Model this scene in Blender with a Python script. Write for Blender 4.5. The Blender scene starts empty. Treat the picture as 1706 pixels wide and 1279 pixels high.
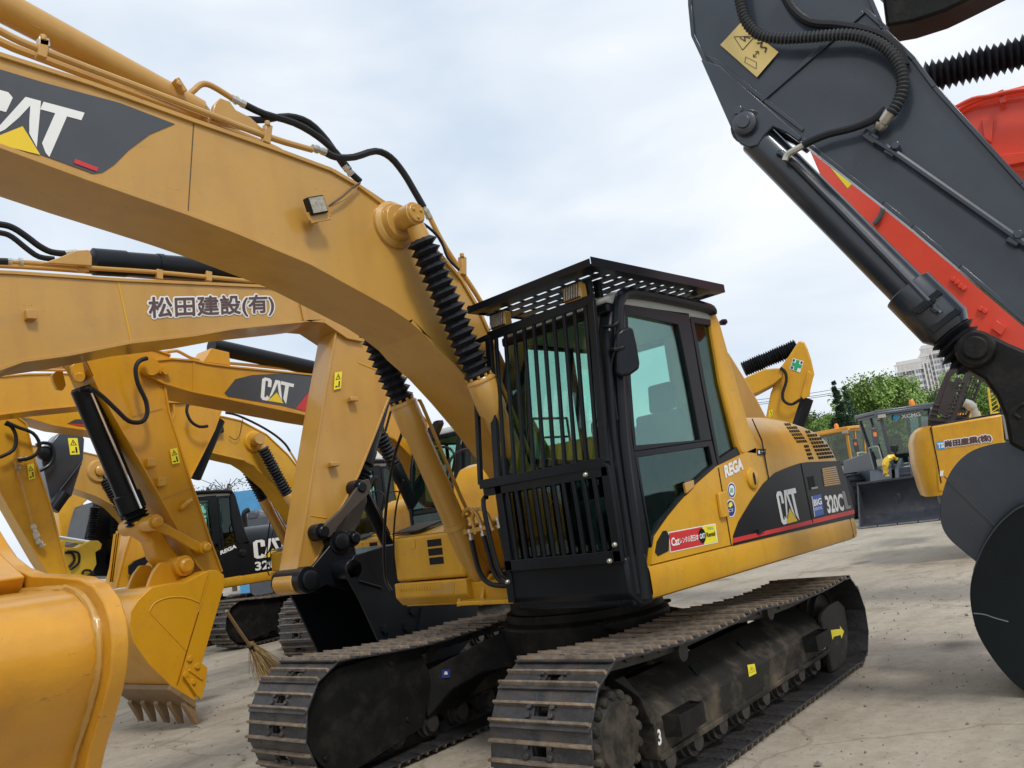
import bpy, math, random
import numpy as np
from mathutils import Vector, Matrix
from mathutils.bvhtree import BVHTree
random.seed(7)
V = Vector
# ------------------------------------------------------------------ camera, sky, sun
sc = bpy.context.scene
RC = Matrix(((-0.6871281710364823, 0.7132378960296184, -0.13837116835850988),
             (-0.018980637124698996, -0.20801076077318204, -0.9779423596588818),
             (-0.7262882430412847, -0.6693453720375487, 0.156467763295567)))
CP = V((5.18999887, 4.34630557, 1.64403726)); FPX = 1381.04
cam = bpy.data.cameras.new('camera'); co = bpy.data.objects.new('camera', cam)
sc.collection.objects.link(co)
cam.sensor_width = 36; cam.lens = FPX / 1706 * 36; cam.clip_end = 3000; cam.clip_start = .05
Mx = Matrix((RC[0], -RC[1], -RC[2])).transposed().to_4x4(); Mx.translation = CP
co.matrix_world = Mx; sc.camera = co
sc.view_settings.view_transform = 'Standard'; sc.view_settings.look = 'None'
sc.view_settings.exposure = 0.44; sc.view_settings.gamma = 1
SUN_EL, SUN_AZ = math.radians(52), math.radians(70)      # azimuth measured from +X to +Y
sd = V((math.cos(SUN_EL) * math.cos(SUN_AZ), math.cos(SUN_EL) * math.sin(SUN_AZ), math.sin(SUN_EL)))
sl = bpy.data.lights.new('sun', 'SUN'); sl.energy = 1.5; sl.angle = math.radians(12); sl.color = (1, .96, .9)
so = bpy.data.objects.new('sun', sl); sc.collection.objects.link(so)
so.rotation_euler = (-sd).to_track_quat('-Z', 'Y').to_euler()
w = bpy.data.worlds.new('World'); sc.world = w; w.use_nodes = True
nt = w.node_tree; nt.nodes.clear(); N = nt.nodes.new; L = nt.links.new
out = N('ShaderNodeOutputWorld'); bg = N('ShaderNodeBackground'); sky = N('ShaderNodeTexSky')
sky.sky_type = 'NISHITA'; sky.sun_disc = False; sky.sun_elevation = SUN_EL
sky.sun_rotation = math.pi / 2 - SUN_AZ; sky.dust_density = 2.0; sky.air_density = 1.2
tc = N('ShaderNodeTexCoord'); mp = N('ShaderNodeMapping'); mp.inputs['Scale'].default_value = (1.0, 1.0, 2.4)
mp.inputs['Location'].default_value = (.35, .1, .2)
n1 = N('ShaderNodeTexNoise'); n1.inputs['Scale'].default_value = 2.6; n1.inputs['Detail'].default_value = 5; n1.inputs['Roughness'].default_value = .48
n1.inputs['Distortion'].default_value = .25
cr = N('ShaderNodeValToRGB'); cr.color_ramp.elements[0].position = .34; cr.color_ramp.elements[1].position = .72
cr.color_ramp.elements[0].color = (5.2, 6.0, 7.0, 1); cr.color_ramp.elements[1].color = (8.4, 8.5, 8.5, 1)
e = cr.color_ramp.elements.new(.52); e.color = (6.6, 7.1, 7.7, 1)
mix = N('ShaderNodeMix'); mix.data_type = 'RGBA'; mix.inputs[0].default_value = .93
L(tc.outputs['Generated'], mp.inputs[0]); L(mp.outputs[0], n1.inputs['Vector']); L(n1.outputs['Fac'], cr.inputs[0])
L(sky.outputs[0], mix.inputs[6]); L(cr.outputs[0], mix.inputs[7]); L(mix.outputs[2], bg.inputs[0])
bg.inputs[1].default_value = .098; L(bg.outputs[0], out.inputs[0])

# ------------------------------------------------------------------ materials
MATS = {}
def mat(name, col, rough=.5, metal=0., var=.12, scale=3., coat=0., bump=0., dirt=None, dirtamt=.0, dscale=6., spec=.5, wear=None, streak=0.):
    if name in MATS: return MATS[name]
    m = bpy.data.materials.new(name); m.use_nodes = True; t = m.node_tree; b = t.nodes['Principled BSDF']
    N = t.nodes.new; L = t.links.new
    tc = N('ShaderNodeTexCoord'); nz = N('ShaderNodeTexNoise'); nz.inputs['Scale'].default_value = scale
    nz.inputs['Detail'].default_value = 6; nz.inputs['Roughness'].default_value = .6
    L(tc.outputs['Object'], nz.inputs['Vector'])
    r = N('ShaderNodeValToRGB'); r.color_ramp.elements[0].position = .3; r.color_ramp.elements[1].position = .7
    r.color_ramp.elements[0].color = (*[c * (1 - var) for c in col], 1); r.color_ramp.elements[1].color = (*[min(1, c * (1 + var)) for c in col], 1)
    L(nz.outputs['Fac'], r.inputs[0]); last = r.outputs[0]
    if dirt:
        n2 = N('ShaderNodeTexNoise'); n2.inputs['Scale'].default_value = dscale; n2.inputs['Detail'].default_value = 8; n2.inputs['Roughness'].default_value = .7
        L(tc.outputs['Object'], n2.inputs['Vector'])
        r2 = N('ShaderNodeValToRGB'); r2.color_ramp.elements[0].position = .5; r2.color_ramp.elements[1].position = .72
        r2.color_ramp.elements[0].color = (0, 0, 0, 1); r2.color_ramp.elements[1].color = (dirtamt,) * 3 + (1,)
        L(n2.outputs['Fac'], r2.inputs[0])
        mx = N('ShaderNodeMix'); mx.data_type = 'RGBA'; L(r2.outputs[0], mx.inputs[0]); L(last, mx.inputs[6]); mx.inputs[7].default_value = (*dirt, 1)
        last = mx.outputs[2]
    if streak:
        mpn = N('ShaderNodeMapping'); mpn.inputs['Scale'].default_value = (3.5, 3.5, .6); L(tc.outputs['Object'], mpn.inputs[0])
        n4 = N('ShaderNodeTexNoise'); n4.inputs['Scale'].default_value = 1.6; n4.inputs['Detail'].default_value = 6; L(mpn.outputs[0], n4.inputs['Vector'])
        r4 = N('ShaderNodeValToRGB'); r4.color_ramp.elements[0].position = .45; r4.color_ramp.elements[1].position = .75; r4.color_ramp.elements[0].color = (1, 1, 1, 1); k_ = 1 - streak; r4.color_ramp.elements[1].color = (k_, k_ * .93, k_ * .85, 1)
        L(n4.outputs['Fac'], r4.inputs[0]); m4_ = N('ShaderNodeMix'); m4_.data_type = 'RGBA'; m4_.blend_type = 'MULTIPLY'; m4_.inputs[0].default_value = 1; L(last, m4_.inputs[6]); L(r4.outputs[0], m4_.inputs[7]); last = m4_.outputs[2]
    if wear:
        mpn = N('ShaderNodeMapping'); mpn.inputs['Scale'].default_value = (9, 9, 34); mpn.inputs['Rotation'].default_value = (.5, .3, .4); L(tc.outputs['Object'], mpn.inputs[0])
        n5 = N('ShaderNodeTexNoise'); n5.inputs['Scale'].default_value = 1.5; n5.inputs['Detail'].default_value = 10; n5.inputs['Roughness'].default_value = .75; L(mpn.outputs[0], n5.inputs['Vector'])
        r5 = N('ShaderNodeValToRGB'); r5.color_ramp.elements[0].position = .625; r5.color_ramp.elements[1].position = .66; r5.color_ramp.elements[0].color = (0, 0, 0, 1); r5.color_ramp.elements[1].color = (.8, .8, .8, 1)
        L(n5.outputs['Fac'], r5.inputs[0]); m5_ = N('ShaderNodeMix'); m5_.data_type = 'RGBA'; L(r5.outputs[0], m5_.inputs[0]); L(last, m5_.inputs[6]); m5_.inputs[7].default_value = (*wear, 1); last = m5_.outputs[2]
    L(last, b.inputs['Base Color'])
    mr = N('ShaderNodeMapRange'); mr.inputs['To Min'].default_value = max(.02, rough - .07); mr.inputs['To Max'].default_value = min(1, rough + .1)
    L(nz.outputs['Fac'], mr.inputs['Value']); L(mr.outputs[0], b.inputs['Roughness'])
    b.inputs['Metallic'].default_value = metal; b.inputs['Coat Weight'].default_value = coat; b.inputs['Coat Roughness'].default_value = .12
    b.inputs['Specular IOR Level'].default_value = spec
    if bump:
        n3 = N('ShaderNodeTexNoise'); n3.inputs['Scale'].default_value = scale * 9; n3.inputs['Detail'].default_value = 5
        L(tc.outputs['Object'], n3.inputs['Vector'])
        bp = N('ShaderNodeBump'); bp.inputs['Strength'].default_value = bump; bp.inputs['Distance'].default_value = .01
        L(n3.outputs['Fac'], bp.inputs['Height']); L(bp.outputs[0], b.inputs['Normal'])
    MATS[name] = m; return m
YEL = mat('yellow_paint', (.62, .325, .018), .36, spec=.4, streak=.08, wear=(.22, .13, .06), var=.08, scale=1.2, coat=.14, bump=.04, dirt=(.30, .19, .07), dirtamt=.35, dscale=5)
BYEL = mat('boom_yellow_paint', (.49, .268, .05), .36, streak=.10, wear=(.25, .16, .08), var=.07, scale=.8, coat=.5, bump=.05, dirt=(.30, .18, .07), dirtamt=.3, dscale=3)
OYEL = mat('orange_yellow_paint', (.61, .295, .010), .33, streak=.08, wear=(.22, .12, .05), var=.08, scale=1., coat=.22, bump=.04, dirt=(.36, .18, .03), dirtamt=.35, dscale=4)
BRY = mat('bright_yellow_paint', (.75, .5, .03), .4, coat=.2)
BLK = mat('black_paint', (.007, .009, .012), .32, var=.2, coat=.06, bump=.03, spec=.2)
FRM = mat('black_frame_paint', (.009, .009, .009), .5, spec=.18, var=.25, scale=5, bump=.2, dirt=(.10, .085, .06), dirtamt=.25, dscale=4)
TFR = mat('dusty_track_frame_paint', (.022, .020, .017), .6, var=.3, scale=4, bump=.25, dirt=(.15, .12, .085), dirtamt=.8, dscale=2.2, spec=.25)
RUB = mat('black_rubber', (.009, .010, .013), .5, spec=.3, var=.2, bump=.1)
BEL = mat('bellows_rubber', (.010, .011, .015), .5, spec=.3, var=.3, scale=12, bump=.15)
SHOE = mat('track_shoe_steel', (.06, .06, .063), .42, metal=.5, var=.45, scale=7, bump=.5, dirt=(.17, .11, .06), dirtamt=.6, dscale=5)
GROU = mat('worn_grouser_steel', (.21, .17, .13), .45, metal=.4, var=.55, scale=14, bump=.4, dirt=(.26, .15, .07), dirtamt=.7, dscale=11)
STEEL = mat('dark_steel', (.07, .065, .06), .45, metal=.5, var=.3, scale=8, bump=.3, dirt=(.12, .08, .05), dirtamt=.5)
CHR = mat('chrome', (.75, .76, .78), .12, metal=1., var=.03)
ZINC = mat('zinc_fitting', (.5, .48, .42), .35, metal=.8, var=.2, scale=20)
WHT = mat('white_decal', (.78, .78, .76), .4, var=.05)
DEC = mat('black_decal', (.009, .010, .012), .35, var=.2, spec=.25)
GDEC = mat('dark_grey_decal', (.05, .053, .06), .33, var=.1, coat=.3)
RED = mat('red_decal', (.55, .03, .03), .4, var=.1)
YDEC = mat('yellow_decal', (.80, .56, .02), .4, var=.05)
YSTK = mat('yellow_sticker', (.82, .70, .03), .45, var=.08)
BLU = mat('blue_decal', (.03, .09, .35), .4)
DKBLU = mat('dark_blue_decal', (.02, .03, .2), .4)
GRN = mat('green_decal', (.01, .33, .15), .4)
BRN = mat('dark_brown_lettering', (.09, .05, .05), .45)
RPA = mat('red_orange_paint', (.72, .06, .025), .38, var=.06, coat=.3, dirt=(.4, .05, .03), dirtamt=.3)
DGR = mat('dark_grey_blue_paint', (.018, .027, .042), .36, wear=(.06, .06, .06), var=.2, coat=.5, spec=.5, bump=.05, dirt=(.06, .06, .06), dirtamt=.3, dscale=2)
HOLE = mat('black_void', (.004, .004, .004), .9, var=.0)
SEAT = mat('seat_fabric', (.03, .035, .045), .9, var=.2)
INT = mat('cab_plastic', (.12, .12, .11), .6, var=.1)
INTL = mat('cab_light_plastic', (.35, .36, .33), .6, var=.1)
LAMP = mat('lamp_lens', (.36, .33, .27), .25, var=.3, scale=60)
ORG = mat('orange_beacon', (.8, .22, .01), .3)
STRAW = mat('straw', (.42, .30, .14), .8, var=.3, scale=30)
WOOD = mat('bamboo', (.38, .24, .11), .6, var=.2, scale=8)
BARK = mat('bark', (.10, .07, .05), .9, var=.3, scale=5, bump=.4)
GREY = mat('grey_paint', (.25, .26, .27), .5, var=.1)
CONC = mat('tower_render', (.62, .60, .58), .8, var=.06, scale=.05)
TWIN = mat('tower_window_glass', (.20, .24, .30), .3, var=.4, scale=.3)  # lighter, bluer glass colour stands in for haze over the distant towers
BSHEET = mat('blue_sheet_metal', (.10, .32, .55), .5, var=.1)
def glass(name, tint, refl=.10):
    m = bpy.data.materials.new(name); m.use_nodes = True; t = m.node_tree; t.nodes.clear()
    o = t.nodes.new('ShaderNodeOutputMaterial'); a = t.nodes.new('ShaderNodeBsdfTransparent'); g = t.nodes.new('ShaderNodeBsdfGlossy')
    a.inputs[0].default_value = (*tint, 1); g.inputs['Roughness'].default_value = .03; g.inputs[0].default_value = (.9, 1, 1, 1)
    lw = t.nodes.new('ShaderNodeLayerWeight'); lw.inputs[0].default_value = .25
    nz = t.nodes.new('ShaderNodeTexNoise'); nz.inputs['Scale'].default_value = 2.5
    mr = t.nodes.new('ShaderNodeMath'); mr.operation = 'MULTIPLY_ADD'; mr.inputs[1].default_value = .3; mr.inputs[2].default_value = refl
    t.links.new(lw.outputs['Fresnel'], mr.inputs[0])
    x = t.nodes.new('ShaderNodeMixShader'); t.links.new(mr.outputs[0], x.inputs[0]); t.links.new(a.outputs[0], x.inputs[1]); t.links.new(g.outputs[0], x.inputs[2])
    t.links.new(x.outputs[0], o.inputs[0]); return m
GLS = glass('green_tinted_glass', (.74, .90, .85), .03)
GLD = glass('dark_tinted_glass', (.42, .52, .49), .03)

# ------------------------------------------------------------------ geometry helpers
def ray(x, y): return RC.transposed() @ V(((x - 853) / FPX, (y - 640) / FPX, 1.))
def at(x, y, t): return CP + ray(x, y) * t
class Plane:
    """A vertical plane: o a point on it, n its horizontal normal pointing to the side the camera is on."""
    def __init__(s, o, n): s.o = V(o); s.n = V(n).normalized()
    def __call__(s, x, y, off=0.):
        d = ray(x, y); t = ((s.o + s.n * off) - CP).dot(s.n) / d.dot(s.n); return CP + d * t
    def pts(s, px, off=0.): return [s(x, y, off) for x, y in px]
    def sh(s, px, off=0.): return [s(x, y) + s.n * off for x, y in px]
def PY(y): return Plane((0, y, 0), (0, 1, 0))
def PX(x): return Plane((x, 0, 0), (1, 0, 0))
class M:
    def __init__(s): s.v = []; s.f = []
    def add(s, vs, fs):
        k = len(s.v); s.v += [V(p) for p in vs]; s.f += [[k + i for i in f] for f in fs]; return s
    def par(s, o, a, b, c):
        o, a, b, c = V(o), V(a), V(b), V(c)
        vs = [o, o + a, o + a + b, o + b, o + c, o + a + c, o + a + b + c, o + b + c]
        if a.cross(b).dot(c) < 0: vs = vs[4:] + vs[:4]
        return s.add(vs, [(3, 2, 1, 0), (4, 5, 6, 7), (0, 1, 5, 4), (1, 2, 6, 5), (2, 3, 7, 6), (3, 0, 4, 7)])
    def box(s, a, b):
        a, b = V(a), V(b); d = b - a; return s.par(a, (d.x, 0, 0), (0, d.y, 0), (0, 0, d.z))
    def bar(s, p, q, wd, ht, up=(0, 0, 1)):
        p, q = V(p), V(q); d = (q - p).normalized(); up = V(up)
        if abs(d.dot(up)) > .98: up = V((1, 0, 0))
        sx = d.cross(up).normalized(); u = sx.cross(d).normalized()
        return s.par(p - sx * wd / 2 - u * ht / 2, sx * wd, u * ht, q - p)
    def prism(s, poly, vec):
        poly = [V(p) for p in poly]; vec = V(vec); n = len(poly)
        nn = V((0, 0, 0))
        for i in range(n): nn += poly[i].cross(poly[(i + 1) % n])
        if nn.dot(vec) < 0: poly = poly[::-1]
        vs = poly + [p + vec for p in poly]
        fs = [list(range(n))[::-1], list(range(n, 2 * n))] + [(i, (i + 1) % n, n + (i + 1) % n, n + i) for i in range(n)]
        return s.add(vs, fs)
    def ring(s, outer, inner, vec):
        n = len(outer); vec = V(vec); O = [V(p) for p in outer]; I = [V(p) for p in inner]
        vs = O + I + [p + vec for p in O] + [p + vec for p in I]; fs = []
        for i in range(n):
            j = (i + 1) % n
            fs += [(i, j, n + j, n + i), (2 * n + j, 2 * n + i, 3 * n + i, 3 * n + j), (j, i, 2 * n + i, 2 * n + j), (n + i, n + j, 3 * n + j, 3 * n + i)]
        return s.add(vs, fs)
    def lathe(s, p, q, prof, n=20, jit=0., cap=True):
        p, q = V(p), V(q); d = (q - p); u = d.normalized(); a = u.orthogonal().normalized(); b = u.cross(a)
        vs = []; fs = []
        for t, r in prof:
            for k in range(n):
                an = 2 * math.pi * k / n; rr = r * (1 + random.uniform(-jit, jit))
                vs.append(p + d * t + (a * math.cos(an) + b * math.sin(an)) * rr)
        for i in range(len(prof) - 1):
            for k in range(n):
                fs.append((i * n + k, i * n + (k + 1) % n, (i + 1) * n + (k + 1) % n, (i + 1) * n + k))
        if cap: fs.append(list(range(n))[::-1]); fs.append([(len(prof) - 1) * n + k for k in range(n)])
        return s.add(vs, fs)
    def cyl(s, p, q, r, r2=None, n=20): return s.lathe(p, q, [(0, r), (1, r if r2 is None else r2)], n)
    def disc(s, c, ax, r, h, n=24, bev=.15):
        c = V(c); ax = V(ax).normalized(); b = min(h * .4, r * bev)
        return s.lathe(c, c + ax * h, [(0, r), (1 - b / h, r), (1, r - b)], n)
    def tube(s, pts, r, n=8, sm=3):
        P = [V(p) for p in pts]
        if sm and len(P) > 2:
            Q = []
            for i in range(len(P) - 1):
                a = P[max(i - 1, 0)]; b = P[i]; c = P[i + 1]; d = P[min(i + 2, len(P) - 1)]
                for k in range(sm):
                    t = k / sm
                    Q.append(.5 * ((2 * b) + (c - a) * t + (2 * a - 5 * b + 4 * c - d) * t * t + (3 * b - a - 3 * c + d) * t ** 3))
            P = Q + [P[-1]]
        vs = []; fs = []; a = None
        for i, p in enumerate(P):
            d = (P[min(i + 1, len(P) - 1)] - P[max(i - 1, 0)]).normalized()
            a = d.orthogonal().normalized() if a is None else (a - d * a.dot(d)).normalized()
            b = d.cross(a); rr = r[min(len(r) - 1, i * len(r) // len(P))] if isinstance(r, (list, tuple)) else r
            for k in range(n): vs.append(p + (a * math.cos(2 * math.pi * k / n) + b * math.sin(2 * math.pi * k / n)) * rr)
        for i in range(len(P) - 1):
            for k in range(n): fs.append((i * n + k, i * n + (k + 1) % n, (i + 1) * n + (k + 1) % n, (i + 1) * n + k))
        fs.append(list(range(n))[::-1]); fs.append([(len(P) - 1) * n + k for k in range(n)])
        return s.add(vs, fs)
    def bolt(s, c, ax, r=.018, h=.015):
        c = V(c); ax = V(ax).normalized(); return s.lathe(c, c + ax * h, [(0, r), (1, r)], 6)
    def xf(s, T): s.v = [T @ p for p in s.v]; return s
    def bvh(s): return BVHTree.FromPolygons(s.v, s.f)
    def pieces(s):
        par = list(range(len(s.v)))
        def fd(i):
            while par[i] != i: par[i] = par[par[i]]; i = par[i]
            return i
        for f in s.f:
            a = fd(f[0])
            for i in f[1:]: par[fd(i)] = a
        comp = {}
        for i in range(len(s.v)): comp.setdefault(fd(i), []).append(i)
        bb = [[min(s.v[i][k] for i in c) - .012 for k in range(3)] + [max(s.v[i][k] for i in c) + .012 for k in range(3)] + [set(c)] for c in comp.values()]
        ch = True
        while ch:
            ch = False
            for i in range(len(bb)):
                for j in range(i + 1, len(bb)):
                    a, b = bb[i], bb[j]
                    if all(a[k] <= b[k + 3] and b[k] <= a[k + 3] for k in range(3)):
                        bb[i] = [min(a[k], b[k]) for k in range(3)] + [max(a[k + 3], b[k + 3]) for k in range(3)] + [a[6] | b[6]]; del bb[j]; ch = True; break
                if ch: break
        out = []
        for b in bb:
            ids = sorted(b[6]); mp_ = {v_: k for k, v_ in enumerate(ids)}; g = M(); g.v = [s.v[i] for i in ids]; g.f = [[mp_[i] for i in f] for f in s.f if f[0] in b[6]]; out.append(g)
        return out
    def build(s, name, m, parent=None, bev=0., smooth=35, base=None, nosplit=False, **props):
        if name in SPLIT and parent is not None and not nosplit:
            ps = s.pieces()
            if len(ps) > 1:
                return [g.build(name, m, parent, bev, smooth, base, True, **props) for g in ps][0]
        me = bpy.data.meshes.new(name); me.from_pydata([tuple(p) for p in s.v], [], s.f); me.validate(); me.update()
        me.materials.append(m)
        if smooth:
            me.shade_smooth(); me.set_sharp_from_angle(angle=math.radians(smooth))
        o = bpy.data.objects.new(name, me); sc.collection.objects.link(o)
        if parent is not None:
            o.parent = parent
            if parent.type == 'EMPTY': o.matrix_parent_inverse = WM[parent.name].inverted()
        if bev:
            b = o.modifiers.new('bevel', 'BEVEL'); b.width = bev; b.segments = 2; b.limit_method = 'ANGLE'; b.angle_limit = math.radians(40)
        for k, v_ in props.items(): o[k] = v_
        return o
WM = {}
SPLIT = {'roller', 'step', 'linkage_pin', 'bucket_ear', 'slot', 'cylinder_pin', 'cylinder_lug', 'pipe_clamp', 'hose_fitting', 'bolt', 'hydraulic_hose', 'boom_pipe', 'console', 'lever', 'vent_slot', 'weld_seam', 'panel_seam', 'tipping_link', 'hose_bracket', 'guard_rail', 'stiffener', 'lift_arm', 'mudguard', 'handrail', 'housing', 'louvre', 'wear_strip', 'loop_pipe', 'stick_pipe', 'sticker_edge', 'mounting_boss', 'track_frame', 'gland_bolt', 'grille', 'side_cutter', 'guard_mesh', 'small_sticker'}
def tag(o, label=None, cat=None, group=None, kind=None):
    if label: o['label'] = label
    if cat: o['category'] = cat
    if group: o['group'] = group
    if kind: o['kind'] = kind
    return o
def thing(name, loc, label, cat, group=None, rz=0.):
    o = bpy.data.objects.new(name, None); sc.collection.objects.link(o); o.empty_display_size = .3
    T = Matrix.Translation(V(loc)) @ Matrix.Rotation(rz, 4, 'Z'); o.location = V(loc); o.rotation_euler = (0, 0, rz)
    WM[o.name] = T; return tag(o, label, cat, group)
def kids(o): return [c for c in sc.collection.objects if c.parent == o]
_tc = {}
def text2d(s, bold=0.0, space=1.):
    if (s, bold, space) in _tc: return _tc[(s, bold, space)]
    c = bpy.data.curves.new('lettering', 'FONT'); c.body = s; c.offset = bold; c.resolution_u = 3; c.space_character = space
    o = bpy.data.objects.new('lettering', c); sc.collection.objects.link(o)
    dg = bpy.context.evaluated_depsgraph_get(); me = o.evaluated_get(dg).to_mesh()
    vs = [(v.co.x, v.co.y) for v in me.vertices]; fs = [list(p.vertices) for p in me.polygons]
    bpy.data.objects.remove(o); bpy.data.curves.remove(c)
    x0 = min(v[0] for v in vs); x1 = max(v[0] for v in vs); y0 = min(v[1] for v in vs); y1 = max(v[1] for v in vs)
    r = ([((x - x0) / (x1 - x0), (y - y0) / (y1 - y0)) for x, y in vs], fs); _tc[(s, bold, space)] = r; return r
def bil(q, u, v_): # q = bl br tr tl
    return q[0] * (1 - u) * (1 - v_) + q[1] * u * (1 - v_) + q[2] * u * v_ + q[3] * (1 - u) * v_
def uvmesh(q, vs, fs): return M().add([bil(q, u, w_) for u, w_ in vs], fs)
def lettering(s, q, m, parent, name='lettering', bold=0., space=1., **k):
    vs, fs = text2d(s, bold, space); return uvmesh(q, vs, fs).build(name, m, parent, smooth=0, **k)
def sub(q, u0, v0, u1, v1): return [bil(q, u0, v0), bil(q, u1, v0), bil(q, u1, v1), bil(q, u0, v1)]
C_ = [(.30, .0), (.08, .0), (0, .10), (0, .90), (.08, 1), (.26, 1), (.34, .90), (.34, .66), (.21, .66), (.21, .84), (.13, .84), (.13, .14), (.21, .14), (.21, .30), (.30, .38), (.34, .36)]
def catlogo(q, parent, w=WHT, y=YDEC, name='logo_lettering', off=V((0, 0, 0))):
    m = M()
    c = [(0.06, .02), (.17, 0), (.24, .10), (.27, .34), (.36, .34 + .12), (.36, .36)]
    # C as strips
    O = [(.30, .62), (.30, .92), (.24, 1), (.08, 1), (0, .90), (0, .10), (.07, 0), (.22, 0), (.30, .12)]
    I = [(.19, .62), (.19, .84), (.17, .87), (.13, .87), (.11, .84), (.11, .17), (.13, .14), (.17, .14), (.19, .24)]
    n = len(O); m.add([bil(q, *p) for p in O + I], [(i, i + 1, n + i + 1, n + i) for i in range(n - 1)])
    A = [(.27, .16), (.405, 1), (.555, 1), (.70, .16), (.63, .20), (.60, .30), (.495, .52), (.38, .38), (.33, .10)]
    A1 = [(.26, 0.1), (.405, 1), (.48, 1), (.48, .86), (.43, .58), (.36, .30)]
    A2 = [(.48, .86), (.48, 1), (.555, 1), (.70, .12), (.58, .34), (.53, .58)]
    A3 = [(.43, .58), (.53, .58), (.53 - .003, .60), (.50, .70), (.46, .70), (.433, .60)]
    m.add([bil(q, *p) for p in A1], [list(range(6))[::-1]]); m.add([bil(q, *p) for p in A2], [list(range(6))[::-1]])
    Tt = [(.58, .84), (.58, 1), (1, 1), (1, .84), (.85, .84), (.85, 0), (.80, .06), (.73, .22), (.73, .84)]
    m.add([bil(q, *p) for p in Tt], [list(range(9))[::-1]])
    o = m.build(name, w, parent, smooth=0)
    M().add([bil(q, *p) for p in [(.24, 0), (.76, 0), (.495, .44)]], [(0, 1, 2)]).build('logo_triangle', y, parent, smooth=0)
    return o
def spx(px, k=4):
    Q = []
    for i in range(len(px) - 1):
        a, b, c, d = [V((*px[min(max(j, 0), len(px) - 1)], 0)) for j in (i - 1, i, i + 1, i + 2)]
        for q in range(k):
            t = q / k; r = .5 * ((2 * b) + (c - a) * t + (2 * a - 5 * b + 4 * c - d) * t * t + (3 * b - a - 3 * c + d) * t ** 3); Q.append((r.x, r.y))
    return Q + [px[-1]]
def bvhmap(px, bvh, off=.004):
    r = []
    for x, y in px:
        d = ray(x, y).normalized(); h = bvh.ray_cast(CP, d)
        if h[0] is None: r.append(None); continue
        nn = h[1] if h[1].dot(d) < 0 else -h[1]; r.append(h[0] + nn * off)
    return r
def beam(top, bot, P, wd, name, m, parent, fl=.022, inset=.018, label=None):
    """Welded box beam: near side outline given by its top and bottom edge (pixel lists in the plane P)."""
    cv = lambda l: [V(q) if len(q) == 3 else P(*q) for q in l]
    tp = cv(top); bt = cv(bot); n = -P.n
    def inn(line, other):
        r = []
        for i, p in enumerate(line):
            a = line[max(i - 1, 0)]; b = line[min(i + 1, len(line) - 1)]; d = (b - a).normalized()
            c = P.n.cross(d); mid = sum(other, V((0, 0, 0))) / len(other)
            if c.dot(mid - p) < 0: c = -c
            r.append(c)
        return r
    it = inn(tp, bt); ib = inn(bt, tp)
    def par_(l):
        d = [0.]
        for a, b in zip(l, l[1:]): d.append(d[-1] + (b - a).length)
        return [x / d[-1] for x in d]
    def ev(l, pr, t):
        for i in range(len(l) - 1):
            if t <= pr[i + 1] + 1e-9: return l[i].lerp(l[i + 1], (t - pr[i]) / max(1e-9, pr[i + 1] - pr[i]))
        return l[-1]
    def strip(g, A, B, w0, w1):     # box strip between polylines A and B, from depth w0 to w1
        k = len(A); a0, b0, a1, b1 = [p + n * w0 for p in A], [p + n * w0 for p in B], [p + n * w1 for p in A], [p + n * w1 for p in B]
        fs = []
        for i in range(k - 1):
            fs += [(i, i + 1, k + i + 1, k + i), (2 * k + i, 3 * k + i, 3 * k + i + 1, 2 * k + i + 1), (i, 2 * k + i, 2 * k + i + 1, i + 1), (k + i, k + i + 1, 3 * k + i + 1, 3 * k + i)]
        fs += [(0, k, 3 * k, 2 * k), (k - 1, 3 * k - 1, 4 * k - 1, 2 * k - 1)]
        g.add(a0 + b0 + a1 + b1, fs)
    g = M()
    ct = [p + c * fl * .5 for p, c in zip(tp, it)]; cb_ = [p + c * fl * .5 for p, c in zip(bt, ib)]; p1, p2 = par_(ct), par_(cb_)
    ts = sorted(set([round(x, 4) for x in p1 + p2])); ts = [t for i, t in enumerate(ts) if i == 0 or t - ts[i - 1] > .004 or t == 1]
    strip(g, [ev(ct, p1, t) for t in ts], [ev(cb_, p2, t) for t in ts], inset, wd - inset)
    for ln, cc in ((tp, it), (bt, ib)): strip(g, ln, [p + c * fl for p, c in zip(ln, cc)], 0., wd)
    import bmesh
    me_ = bpy.data.meshes.new('t'); me_.from_pydata([tuple(p) for p in g.v], [], g.f); bm = bmesh.new(); bm.from_mesh(me_); bmesh.ops.recalc_face_normals(bm, faces=bm.faces)
    g = M(); g.v = [v.co.copy() for v in bm.verts]; g.f = [[v.index for v in f.verts] for f in bm.faces]; bm.free()
    o = g.build(name, m, parent, bev=.0025)
    if label: o['label'] = label
    return o
def bellows(p, q, r0, r1, n, name, parent, sides=10, m=None, wob=0.):
    p, q = V(p), V(q); prof = []
    for i in range(n):
        prof += [((i) / n, r0 * random.uniform(.94, 1.05)), ((i + .5) / n, r1 * random.uniform(.95, 1.05))]
    prof.append((1, r0)); g = M().lathe(p, q, prof, sides, jit=.03)
    if wob:
        d = (q - p); u = d.normalized(); a = u.orthogonal().normalized()
        g.v = [x + a * wob * math.sin(math.pi * max(0, min(1, (x - p).dot(u) / d.length))) for x in g.v]
    return g.build(name, m or BEL, parent, smooth=20)
def barrel(p, q, r, name, parent, m=None, collar=1.12, **k):
    L_ = (V(q) - V(p)).length
    return M().lathe(p, q, [(0, r * collar * .9), (.01, r * collar), (.16, r * collar), (.18, r), (.96, r), (1, r * .9)], 24).build(name, m or BYEL, parent, bev=0, **k)
def hose(px, P, r, name='hydraulic_hose', parent=None, m=None, off=0., n=8):
    pts = [P(x[0], x[1], (x[2] if len(x) > 2 else off)) for x in px]
    return M().tube(pts, r, n).build(name, m or RUB, parent)
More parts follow.
